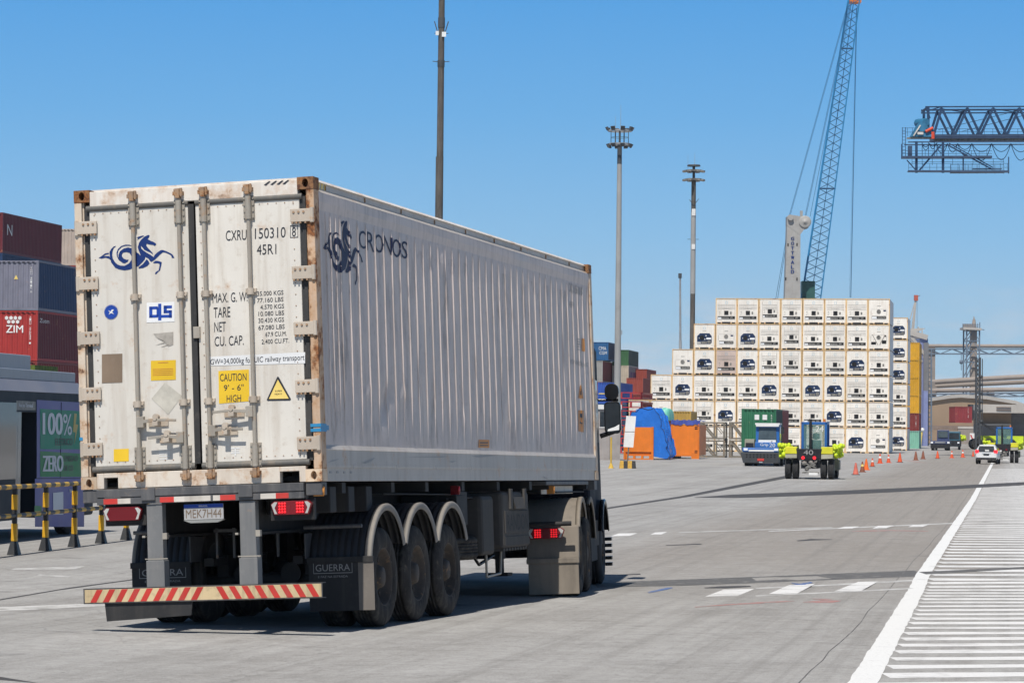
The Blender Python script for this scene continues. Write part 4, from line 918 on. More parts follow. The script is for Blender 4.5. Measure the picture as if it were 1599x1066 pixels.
def reefer_proto(kind):
    W2, L, H = 1.219, 12.192, 2.896; T = empty('reefer_container', (0, 0, 0), 'white refrigerated container', 'container', 'white reefers in the stacked wall', -TH)
    body = M['reefer_tan'] if kind == 'T' else M['reefer']
    b = MB(); b.box(-W2+.02, W2-.02, .10, L, .12, H-.03); b.build('body', M['reefer_shade'], T)
    b = MB()
    for s in (1, -1): x0, x1 = sorted((s*W2, s*(W2-.09))); b.box(x0, x1, 0, .14, .118, H-.118)
    b.box(-W2+.16, W2-.16, .0, .12, H-.085, H-.01); b.box(-W2+.16, -.52, 0, .12, .02, .15); b.box(.52, W2-.16, 0, .12, .02, .15); b.box(-.52, .52, .0, .12, .10, .15)
    for s in (1, -1): x0, x1 = sorted((s*W2, s*(W2-.16))); b.box(x0, x1, -.003, .17, 0, .118); b.box(x0, x1, -.003, .17, H-.118, H)
    b.build('frame', M['reefer_frame'], T)
    MB().box(-.48, .48, -.006, .0, -.008, .19).box(-1.0, -.62, -.006, .0, -.008, .15).box(.62, 1.0, -.006, .0, -.008, .15).build('sill_gap', M['dark_slot'], T)
    MB().box(-W2+.09, W2-.09, .05, .10, .15, H-.085).build('front_panel', body, T)
    k = MB()
    cx, cz = 0.0, 2.38
    for x0, x1, z0, z1 in ((-.13,.13,.105,.13),(-.13,.13,-.13,-.105),(-.13,-.105,-.105,.105),(.105,.13,-.105,.105)): k.box(cx+x0, cx+x1, .046, .05, cz+z0, cz+z1)
    if kind != 'C': k.build('emblem', M['logo_pale'], T)
    if kind in 'APT':
        k = MB(); xx = 1.0 if kind != 'P' else .80
        for z in (2.15, 1.98, 1.80, 1.64): k.box(-xx, xx, .044, .049, z-.018, z+.018)
        if kind == 'P':
            for s in (1, -1): k.box(s*.83-.012, s*.83+.012, .044, .049, .4, 2.5)
        k.box(-.45, .45, .042, .049, 1.70, 1.72)
        k.build('louvre', M['line_grey'], T)
        z = 1.22 if kind != 'P' else 1.42; q = 1.0 if kind != 'P' else .82
        MB().box(-.24, .24, .03, .05, z-.24, z+.24).build('control_window', M['dark_slot'], T)
        MB().box(.42, .60, .035, .05, z-.15, z+.14).build('gauge_box', M['unit_grey'], T)
        k = MB(); k.box(-.84*q, -.70*q, .042, .05, z+.10, z+.15); k.box(-.80*q, -.68*q, .042, .05, z-.06, z-.02); k.box(-.84*q, -.74*q, .042, .05, z-.2, z-.16); k.build('latch', M['unit_grey'], T)
        zz = .70 if kind != 'P' else .92
        MB().box(-.98*q, .98*q, .030, .05, zz-.18, zz+.14).build('vent_opening', M['dark_slot'], T)
        k = MB(); k.box(-.50, .28, .0, .03, zz-.16, zz+.02); k.box(.42*q, .74*q, .0, .03, zz-.14, zz+.05); k.tube((.62*q, .03, zz-.02), (.62*q, -.02, zz-.02), .12, n=10); k.build('compressor', M['unit_grey'], T)
        MB().box(-.95*q, -.56, .005, .03, zz-.17, zz+.02).build('battery_box', M['white_vinyl'], T)
    if kind == 'B':
        w, h = .84, .62; c = 1.18; MB().prism([(-w, .045, c-h), (w*.8, .045, c-h), (w, .045, c-h*.7), (w, .045, c+h*.45), (w*.68, .045, c+h), (-w*.6, .045, c+h), (-w, .045, c+h*.45)], (0, .004, 0)).build('cooling_unit', M['navy'], T)
        k = MB(); k.tube((-.30, .045, c+.12), (-.30, .02, c+.12), .27, n=18); k.build('fan', M['dark_slot'], T)
        k = MB(); k.box(.22, .78, .02, .045, c-.08, c+.12); k.box(.12, .24, .02, .045, c+.28, c+.40); k.box(-.62, -.50, .02, .045, c+.02, c+.12); k.box(.0, .1, .02, .045, c-.12, c+.0); k.build('label_box', M['white_vinyl'], T)
        k = MB(); k.box(-.34, .30, .01, .045, c-.58, c-.30); k.tube((.55, .045, c-.36), (.55, .0, c-.36), .2, n=12); k.build('compressor', M['unit_grey'], T)
        MB().box(-.82, -.42, .01, .045, c-.58, c-.36).build('battery_box', M['panel_grey'], T)
        k = MB(); k.box(-.2, .2, .043, .05, 2.05, 2.09); k.build('label', M['unit_grey'], T)
    if kind in 'CD':
        k = MB()
        for x0, x1, z0, z1 in ((-.86,.86,1.68,1.70),(-.9,-.87,1.0,1.6),(.87,.9,1.0,1.6)): k.box(x0, x1, .044, .049, z0, z1)
        if kind == 'D':
            for s in (1, -1): k.bar((s*.72, .046, 1.75), (s*.10, .046, .60), .05, .06, (0,1,0))
        k.build('seam', M['line_grey'], T)
        MB().tube((-.02, .05, 1.42), (-.02, .02, 1.42), .24, n=18).build('fan', M['unit_grey'], T)
        if kind == 'D':
            MB().box(-.85, -.30, .03, .05, .62, .92).build('vent_opening', M['dark_slot'], T); MB().box(.35, .85, .03, .05, .72, 1.1).build('vent_opening', M['dark_slot'], T); MB().box(.62, .82, .03, .05, 1.5, 1.66).build('gauge_box', M['dark_slot'], T)
        else:
            MB().box(-.82, .82, .03, .05, .62, .93).build('vent_opening', M['dark_slot'], T); MB().box(.5, .78, .03, .05, 1.46, 1.62).build('gauge_box', M['navy'], T)
            k = MB(); k.box(-.15, .45, .0, .03, .63, .86); k.tube((.62, .03, .80), (.62, -.02, .80), .16, n=10); k.build('compressor', M['unit_grey'], T); MB().box(-.80, -.25, .005, .03, .62, .86).build('battery_box', M['white_vinyl'], T)
        k = MB(); k.box(-.2, .2, .043, .05, 2.02, 2.08); k.build('label', M['unit_grey'], T)
    return T
def reefers():
    PR = {k: reefer_proto(k) for k in 'APTBCD'}; used = set()
    desc = {'A': 'louvred white reefer with small square window', 'P': 'framed panel reefer with small square window', 'T': 'brown stained louvred reefer', 'B': 'reefer with dark blue cooling unit', 'C': 'reefer with round grey fan', 'D': 'reefer with V shaped brace and fan'}
    rows = {5: 'AAPAAAAC', 4: 'BCBAPAAAD', 3: 'CBTBPPAABA', 2: 'ABAAABAABBAA'[1:] if False else 'ABAAABABBAA', 1: 'ACAPBACAABAA', 0: 'AAAAAAAAABC'}
    rn = {5: 'top', 4: 'second', 3: 'third', 2: 'fourth', 1: 'fifth', 0: 'bottom'}
    base = at(1389, 585, 334)
    def put(k, pos, label, group):
        if k in used: o = copy_tree(PR[k])
        else: used.add(k); o = PR[k]
        o.location = pos; o['label'] = label; o['group'] = group; return o
    for r in range(5, -1, -1):
        s = rows[r]; n = len(s)
        for i, k in enumerate(s):
            c = n-1-i; p = base-gv(1.219+2.468*c, 0); j = random.uniform(-.03, .03)
            put(k, (p.x+j, p.y+random.uniform(-.05, .05), r*2.912), f'{desc[k]}, {ORD[i+1]} from the left in the {rn[r]} row', 'white reefers in the stacked wall')
    b2 = at(1417, 600, 391)
    for r, k in enumerate('BAABBB'):
        p = b2-gv(1.219, 0); put(k, (p.x, p.y, r*2.93), f'{desc[k]} beside the yellow containers, {["bottom one", "second from bottom", "third from bottom", "third from top", "second from top", "topmost"][r]}', 'reefers in the farther stack')
    for k in PR:
        if k not in used: raise RuntimeError(k)
reefers()
# ------------------------------------------------------------------ coloured containers
def stacks():
    yel = cpaint('yellow container paint', (.62, .33, .02)); mar = cpaint('maroon container paint', (.20, .035, .03)); mint = cpaint('mint container paint', (.22, .48, .36)); navy = cpaint('navy container paint', (.02, .045, .11))
    g = 'coloured containers beside the reefers'; p = corner(1435.5, 600, 437)
    for i, (m, n) in enumerate(((mint, 'mint green container at the foot of the yellow stack'), (mar, 'maroon container between the mint and yellow ones'), (yel, 'lowest yellow container, resting on the maroon one'), (yel, 'second lowest yellow container in the narrow stack'), (yel, 'second highest yellow container in the narrow stack'), (yel, 'topmost yellow container of the narrow stack'))):
        T = dry_container((p.x, p.y, i*2.61), m, n, g)
        if m is mar: vert_text(T, 'MSKU 201144', .72, .6, 2.2)
    # left foreground stack
    g = 'containers stacked behind the bus'; red = cpaint('red container paint', (.36, .035, .03)); gry = cpaint('faded blue grey container paint', (.19, .19, .235)); tan = cpaint('tan container paint', (.45, .37, .31)); mr2 = cpaint('dark maroon and shaded red paint', (.13, .022, .028))
    c = corner(59, 500, 154)
    Z0 = at(58, 563, 154).z; h1 = Z0/2
    for i in range(2): dry_container((c.x, c.y, i*h1), mar, f'maroon container under the red one behind the bus, {["on the ground","one tier up"][i]}', g, H=h1-.02)
    zl = Z0
    T = dry_container((c.x, c.y, zl), red, 'bright red container with white hexagon logo behind the bus roof', g, H=2.60, side_col=mr2)  # sides are the same red, their shade painted in as dark maroon
    k = MB()
    for r, n in ((0, 4), (1, 3)):
        for i in range(n):
            cx = -.48+i*.24+r*.12; cz = 2.22-r*.20; k.add([(cx+.105*math.sin(PI/3*j), .008, cz+.105*math.cos(PI/3*j)) for j in range(6)], [tuple(range(6))])
    k.build('hexagon_logo', M['white_far'], T, recalc=False)
    k = MB(); put_text(k, 'ZIM', [(-.50,.008,1.84),(.42,.008,1.84),(.42,.008,1.46),(-.50,.008,1.46)]); put_text(k, 'ZIM', [(-.49,.0085,1.83),(.43,.0085,1.83),(.43,.0085,1.45),(-.49,.0085,1.45)]); k.build('lettering', M['white_far'], T, recalc=False)
    vert_text(T, 'ZIMU 270533 1', .76, .85, 2.3, .10); side_text(T, 'Zutm', .35, 2.0, 1.9, 2.22)
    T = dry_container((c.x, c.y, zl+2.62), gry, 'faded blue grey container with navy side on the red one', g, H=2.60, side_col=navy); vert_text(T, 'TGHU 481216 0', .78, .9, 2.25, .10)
    k = MB(); k.add([(-.11,.008,1.62),(.11,.008,1.62),(0,.008,1.84)], [(0,1,2)]); k.build('warning_sticker', M['tri_yellow'], T, recalc=False)
    c2 = corner(60, 400, 191); far = at(96, 411, 203)
    zt = far.z; n = 5; hh = zt/n
    p = at(96, 411, 203)-gv(1.219, 12.19)
    for i in range(n): dry_container((p.x, p.y, i*hh), [mar, navy, tan, red, navy][i], f'hidden container behind the bus stack, tier {["one","two","three","four","five"][i]} from the ground', g, H=hh-.02)
    T = dry_container((p.x, p.y, zt), mr2, 'dark maroon container on top at the far left', g, H=2.60); side_text(T, 'N', .9, 1.2, 1.9, 1.9)
    p2 = at(128, 414, 218)-gv(1.219, 0); zz = at(100, 414, 218).z; hh = zz/5
    for i in range(5): dry_container((p2.x, p2.y, i*hh), [tan, mar, navy, mar, red][i], f'hidden container beside the bus stack, tier {["one","two","three","four","five"][i]} from the ground', g, H=hh-.02)
    dry_container((p2.x, p2.y, zz), tan, 'pale tan container just left of the big white container', g, H=2.7)
    # mid distance, right of the lorry
    g = 'containers stacked behind the light pole'
    blue = cpaint('blue container paint', (.02, .10, .24)); grn = cpaint('green container paint', (.05, .14, .06)); crm = cpaint('cream container paint', (.55, .48, .38)); grs = cpaint('grey container paint', (.30, .29, .27)); rd = cpaint('brick red container paint', (.30, .06, .04)); dk = cpaint('shaded blue container paint', (.03, .03, .06))
    D = 430
    def at_stack(px, ptop, pbot, d, m, lab, sm=None, L=12.19, sup=True):
        z0 = at(px, pbot, d).z; z1 = at(px, ptop, d).z; q = corner(px, (ptop+pbot)/2, d)
        return dry_container((q.x, q.y, z0), m, lab, g, H=z1-z0, side_col=sm, L=L)
    T = at_stack(950, 534, 562.5, D, blue, 'blue container topmost on the stack beside the lorry', dk); k = MB(); put_text(k, 'CMA', [(-.2,.006,2.0),(.9,.006,2.0),(.9,.006,1.5),(-.2,.006,1.5)]); put_text(k, 'CGM', [(-.1,.006,1.3),(1.0,.006,1.3),(1.0,.006,.85),(-.1,.006,.85)]); k.build('lettering', M['white_far'], T, recalc=False)  # side walls repeat the blue much darker, shade put into the colour
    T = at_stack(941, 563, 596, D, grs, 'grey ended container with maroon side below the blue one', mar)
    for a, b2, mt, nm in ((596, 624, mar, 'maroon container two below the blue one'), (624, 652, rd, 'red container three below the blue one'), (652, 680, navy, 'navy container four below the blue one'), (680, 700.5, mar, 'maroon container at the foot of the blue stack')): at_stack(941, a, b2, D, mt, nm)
    T = at_stack(981.5, 546, 571, 440, grn, 'green container topmost behind the concrete light pole', cpaint('shaded green container paint', (.05, .075, .05)))  # sides are the same green with shade painted into it
    T = at_stack(981.5, 570.5, 600, 439, crm, 'cream container under the green one', grs); MB().box(1.20, 1.213, 2.2, 4.6, .9, 1.9).box(1.20, 1.213, 5.6, 8.6, .9, 1.9).build('side_mark', M['ink_navy'], T)
    at_stack(981.5, 600, 626, 440, crm, 'second cream container from the top of the green stack', grs)
    for a, b2, mt, nm in ((626, 652, rd, 'red container low in the green topped stack'), (652, 678, grs, 'grey container low in the green topped stack'), (678, 700, blue, 'blue container at the foot of the green topped stack')): at_stack(981.5, a, b2, 440, mt, nm)
    at_stack(1010, 576, 601, 447, rd, 'brick red container topmost left of the reefer wall'); at_stack(1004, 590, 616, 432, rd, 'brick red container standing lower and nearer beside the reefers')
    for a, b2, nm in ((601, 627, 'second'), (627, 653, 'third'), (653, 679, 'fourth'), (679, 699.5, 'lowest')): at_stack(1010, a, b2, 447, rd, f'{nm} brick red container from the top beside the reefers')
    for a, b2, nm in ((616, 643, 'second'), (643, 670, 'third'), (670, 700, 'lowest')): at_stack(1004, a, b2, 432, mar, f'{nm} container in the nearer red stack beside the reefers')
    # blue box on the tier above the cabin
    q0 = 332; T = at_stack(967, 597, 630, q0, cpaint('bright blue container paint', (.03, .09, .38)), 'bright blue container above the grey cabin beside the mirror')
    MB().box(-.35, .05, -.008, 0, 1.55, 1.95).build('sticker', M['white_far'], T); MB().box(-1.1, .9, -.006, 0, 1.05, 1.16).build('stripe', M['tri_yellow'], T)
    z = at(967, 630, q0).z
    for i in range(2): q = corner(967, 610, q0); dry_container((q.x, q.y, i*z/2), blue, f'container carrying the bright blue one, {["lowest","second tier"][i]}', g, H=z/2-.01)
    # mustard container, second tier
    d = 300; z0 = at(1079, 682, d).z
    q = corner(1079, 650, d); mu = cpaint('mustard container paint', (.48, .30, .07)); zz = at(1079, 642, d).z
    dry_container((q.x, q.y, zz-2.591), mu, 'mustard container behind the orange open top box', g, L=6.06); dry_container((q.x, q.y, 0), mar, 'container carrying the mustard one', g, L=6.06, H=zz-2.60)
stacks()
# ------------------------------------------------------------------ orange flat racks with tarpaulins, steel frames, cabin, sign
M['orange'] = paint('orange steel paint', (.72, .19, .02), .5, .1, .25, (.35, .12, .04), .06, 3)
M['tarp_blue'] = paint('blue tarpaulin', (.02, .15, .55), .24, .15, 0, (.1,.1,.1), 0, 3, 0, .25); M['tarp_mint'] = paint('mint tarpaulin', (.16, .52, .40), .4, .15)
M['tt_rope'] = paint('dark rope', (.02, .03, .06), .8, .1)
M['tarp_navy'] = paint('violet blue tarpaulin', (.05, .07, .27), .45, .2)
def tarp_load(loc, W2, L, H, mat, label, name, seed, slope=0.0):
    r = random.Random(seed); ph = [(r.uniform(1, 4), r.uniform(1, 4), r.uniform(0, 6)) for _ in range(8)]
    b = MB(); n = 34
    def fn(u, v):
        a = u*2*PI; y = .0+L*v; ca, sa = math.cos(a), math.sin(a)
        k = (abs(ca)**5+abs(sa)**5)**(-1/5); end = min(1, .80+.9*min(v, 1-v)*4) if 0 < v < 1 else .80
        x = W2*ca*k*end; z = H/2+H/2*sa*k*end
        if z < H*.4: x *= 1+.10*(1-z/(H*.4))
        for f, g2, p in ph: q = .034*(abs(((f*a*2+p+g2*v*9)/PI) % 2-1)*2-1); x += q*ca; z += q*abs(sa)
        z -= .22*math.exp(-((v-.25)/.12)**2)*max(0, sa)*H*.3+slope*v*max(0, sa)
        return (x, y, max(0, z))
    b.grid(fn, 64, 30, False)
    b.add([fn(i/64, 0) for i in range(64)], [tuple(range(64))]); b.add([fn(i/64, 1) for i in range(64)], [tuple(range(64))])
    o = b.build(name, mat); o.matrix_world = Matrix.Translation(loc)@Matrix.Rotation(-TH, 4, 'Z'); return tag(o, label, 'tarpaulin')
def yard_goods():
    d = 240; p = corner(1020.5, 690, d); T = empty('flat_rack', p, 'orange flat rack with end wall under the blue tarpaulin', 'flat rack', 'orange flat racks by the reefers', -TH)
    MB().box(-1.2, 1.2, -.01, .10, .62, 2.62).build('end_wall', M['orange'], T)
    b = MB(); b.box(-1.219, 1.219, .1, 6.0, .36, .60)
    b.box(-1.219, -1.05, -.02, .16, .0, 2.66).box(1.05, 1.219, -.02, .16, .0, 2.66); b.build('deck', M['orange'], T)
    b = MB()
    for x in (-1.0, -.35, .3, .95): b.box(x-.09, x+.09, -.02, .25, .0, .34)
    b.box(-1.2, 1.2, .0, .2, .0, .10); b.box(-1.2, 1.2, .0, .2, .30, .36)
    b.build('base_frame', M['orange'], T)
    f = MB(); f.box(1.05, 1.2, 5.85, 6.0, .6, 2.4); f.box(-1.2, -1.05, 5.85, 6.0, .6, 2.4); f.build('end_post', M['orange'], T)
    # one shiny sheet thrown over tall cargo and falling over the rack's right side
    PF = [(-.85,.7),(-.80,2.0),(-.72,3.0),(-.62,3.55),(-.35,4.02),(.25,4.15),(.85,4.08),(1.25,4.12),(1.55,3.85),(1.72,3.2),(1.98,2.5),(2.12,1.75),(2.34,1.1),(2.50,.42),(2.15,.10)]
    cum = [0]
    for a, c2 in zip(PF[:-1], PF[1:]): cum.append(cum[-1]+math.dist(a, c2))
    rr = random.Random(11); W_ = [(rr.uniform(.8, 3.2), rr.uniform(.6, 2.6), rr.uniform(0, 9), rr.uniform(.03, .075)) for _ in range(7)]
    tri_ = lambda t: abs((t % 2)-1)*2-1
    def tf(u, v):
        t = u*cum[-1]; x = float(np.interp(t, cum, [q[0] for q in PF])); z = float(np.interp(t, cum, [q[1] for q in PF])); y = .14+5.4*v
        w_ = sum(am*tri_(fu*t+fv*y*1.1+ph) for fu, fv, ph, am in W_)*(.4 if u < .02 else 1)
        cx, cz = .6, 1.8; L_ = math.hypot(x-cx, z-cz) or 1
        x += w_*(x-cx)/L_; z += w_*(z-cz)/L_; z -= .35*math.exp(-((v-.12)/.06)**2)*(z > 3.4)
        return (x, y, max(.02, z))
    b = MB(); b.grid(tf, 60, 26, False); b.poly([tf(i/60, 0) for i in range(61)]); b.poly([tf(i/60, 1) for i in range(61)])
    o = b.build('covered_cargo', M['tarp_blue']); o.matrix_world = Matrix.Translation(p)@Matrix.Rotation(-TH, 4, 'Z'); tag(o, 'shiny blue tarpaulin over tall cargo, falling over the orange rack', 'tarpaulin')
    k = MB(); k.path([tf(.45, .02+i*.02) for i in range(8)], .03, 5); k.path([Vector(tf(u_/40, -.004)) for u_ in range(12, 40)], .018, 5); k.build('rope', M['tt_rope'], o)
    d = 285; a0 = at(1046, 650, d); tarp_load((a0.x-.62, a0.y, 0), .62, 4, at(1046, 638, d).z, M['tarp_mint'], 'mint green tarpaulin bundle behind the blue one', 'covered_cargo', 12)
    d = 252; p = corner(1052, 690, d, .25); mr = cpaint('dark brown container paint', (.10, .035, .035))
    T = empty('steel_bin', (p.x, p.y, 0), 'narrow dark brown steel bin left of the orange box', 'bin', None, -TH)
    zt = at(1048, 657, d).z; MB().box(-.3, .3, 0, 5.5, .12, zt).build('body', mr, T); MB().box(-.32, .32, -.02, 5.52, zt-.10, zt+.02).build('rim', mr, T); MB().box(-.32, .32, -.02, 5.5, 0, .14).build('skid', mr, T)
    d = 250; p = corner(1092, 690, d); zt = at(1092, 661, d).z
    T = empty('open_top_container', (p.x, p.y, 0), 'orange open top container with a violet blue cover', 'container', 'orange flat racks by the reefers', -TH)
    MB().box(-1.08, 1.12, .03, .08, .35, zt-.12).build('end_wall', M['orange'], T); MB().box(-1.18, 1.19, .1, 6.0, .3, zt-.12).build('body', M['orange'], T)
    b = MB()
    for s in (1, -1): x0, x1 = sorted((s*1.219, s*1.08)); b.box(x0, x1, 0, .14, 0, zt-.05); 
    b.box(-1.219, 1.219, .0, .12, .22, .36); b.box(.55, 1.219, -.02, .10, .0, .5); b.build('frame', M['orange'], T)
    k = MB()
    for z in (.62, zt-.35): k.box(.82, 1.06, .0, .03, z-.12, z-.04); k.box(.82, 1.06, .0, .03, z+.05, z+.1)
    k.build('lashing_slot', M['dark_slot'], T)
    b = MB(); rr = random.Random(5)
    b.grid(lambda u, v: (-1.22+2.46*u, -.03+6.1*v, zt+.28*math.sin(PI*min(1, max(0, v*8)))*0+.24+.05*math.sin(u*17)+.04*math.sin(u*31+v*9)-(.36 if v < .01 else 0)), 24, 12, False)
    b.build('cover', M['tarp_navy'], T, recalc=False)
    # braced steel frames
    M['frame_steel'] = paint('weathered grey green steel', (.17, .155, .125), .6, .2, .4, (.3, .15, .06), .25, 4)
    def brace(px0, px1, d, lab):
        A = at(px0, 690, d); B = at(px1, 690, d); w = (B-A).length; zt = at(px1, 658.5, d).z
        T = empty('braced_rack', (A.x, A.y, 0), lab, 'frame', 'braced steel frames by the reefers', -TH)
        h = zt/2-.05
        for j in range(2):
            z = j*(h+.08); b = MB()
            for y in (0, 2.2):
                b.box(0, .16, y, y+.14, z, z+h); b.box(w-.16, w, y, y+.14, z, z+h); b.box(.16, w-.16, y, y+.12, z, z+.14); b.box(.16, w-.16, y, y+.12, z+h-.14, z+h)
                b.bar((.16, y+.06, z+h-.14), (w*.55, y+.06, z+.14), .14); b.bar((w*.55, y+.06, z+h-.14), (w-.3, y+.06, z+.5), .06); b.box(w*.55, w*.55+.14, y, y+.12, z+.14, z+h-.14)
            for x in (.02, w-.14): b.box(x, x+.12, .14, 2.2, z, z+.12); b.box(x, x+.12, .14, 2.2, z+h-.12, z+h)
            b.build('brace_tier', M['frame_steel'], T)
    brace(1092, 1132, 266, 'braced grey steel frame right of the orange open top container'); brace(1138, 1176, 266, 'braced grey steel frame just left of the green container')
    # red frames stacked
    M['red_steel'] = paint('red spreader paint', (.42, .03, .04), .5, .3, .4, (.08, .03, .03), .15, 3)
    A = at(968, 640, 300); zt = at(968, 608, 300).z; zb = at(968, 641, 300).z; wd = 30/FPX*300
    T = empty('stacked_racks', (A.x, A.y, 0), 'stack of red folded flat racks behind the blue tarpaulin', 'flat racks', None, -TH)
    b = MB(); n = 7; hh = zt/n
    for i in range(n):
        z = i*hh; b = MB(); b.box(0, 2.3, 0, .3, z, z+.10); b.box(0, 2.3, 0, .3, z+hh*.62, z+hh*.72); b.box(0, .22, 0, .3, z+.1, z+hh*.62); b.box(1.0, 1.2, 0, .3, z+.1, z+hh*.62); b.box(2.1, 2.3, 0, .3, z+.1, z+hh*.62)
        b.box(2.14, 2.3, .3, 9.0, z, z+.14); b.box(2.14, 2.3, .3, 9.0, z+hh*.5, z+hh*.7); b.box(.0, 2.1, .3, 8.9, z+.05, z+.1)
        for y in range(9): b.box(2.14, 2.3, .4+y, .62+y, z+.14, z+hh*.5)
        b.build('rack', M['red_steel'], T)
    # cabin
    A = at(931, 680, 234); B = at(968.5, 680, 234); zr = at(968, 632, 234).z; w = 3.4; ox = B.x-w
    T = empty('site_cabin', (ox, B.y, 0), 'grey metal site cabin with white roof edge seen behind the lorry mirror', 'cabin', None, -R(2))
    pan = paint('brushed grey cladding', (.36, .33, .31), .4, .15, .3, (.3, .16, .08))
    MB().box(0, w, 0, 3.5, 0, zr-.35).build('wall', pan, T); MB().box(-.1, w+.1, -.12, 3.6, zr-.35, zr).build('roof', M['white_far'], T)
    o = MB().box(w-1.62, w-.12, -.03, .0, zr-1.75, zr-.55).build('window', M['glass'], T); MB().box(w-1.68, w-.06, -.05, -.03, zr-1.83, zr-1.75).build('sill', M['white_far'], o)
    
    MB().box(w-.85, w-.80, -.02, 0, .1, zr-1.9).build('panel_joint', M['line_grey'], T)
    # sign board on yellow/black base
    P = at(980, 731, 186); M['yb'] = striped('yellow black bands', (.03, .03, .03), (.62, .36, .05), 'X', .52)
    T = empty('notice_board', (P.x, P.y, gz(P.y)), 'white board on a dark pole in a yellow and black concrete base', 'sign')
    MB().hexa([(-.53,-.2,0),(.53,-.2,0),(.53,.2,0),(-.53,.2,0),(-.48,-.16,.48),(.48,-.16,.48),(.48,.16,.48),(-.48,.16,.48)]).build('base', M['yb'], T)
    MB().tube((-.02, 0, .4), (.22, 0, 3.25), .045, n=8).build('pole', M['frame_steel'], T)
    o = MB().hexa([(-.28,-.07,1.35),(.34,-.07,1.32),(.34,-.05,1.32),(-.28,-.05,1.35),(-.12,-.07,3.30),(.50,-.07,3.28),(.50,-.05,3.28),(-.12,-.05,3.30)]).build('board', M['white_far'], T); MB().box(-.24, .42, -.075, -.07, 2.28, 2.32).build('joint', M['line_grey'], o)
    P = at(954, 731, 186); T = empty('yellow_post', (P.x, P.y, gz(P.y)), 'thin yellow post with a flared foot left of the notice board', 'post')
    yp = paint('yellow post paint', (.62, .40, .06), .5, .1, .3); MB().tube((0,0,.3), (0,0,1.95), .055, n=8).build('shaft', yp, T); MB().tube((0,0,0), (0,0,.32), .18, .06, n=8).build('foot', yp, T)
yard_goods()
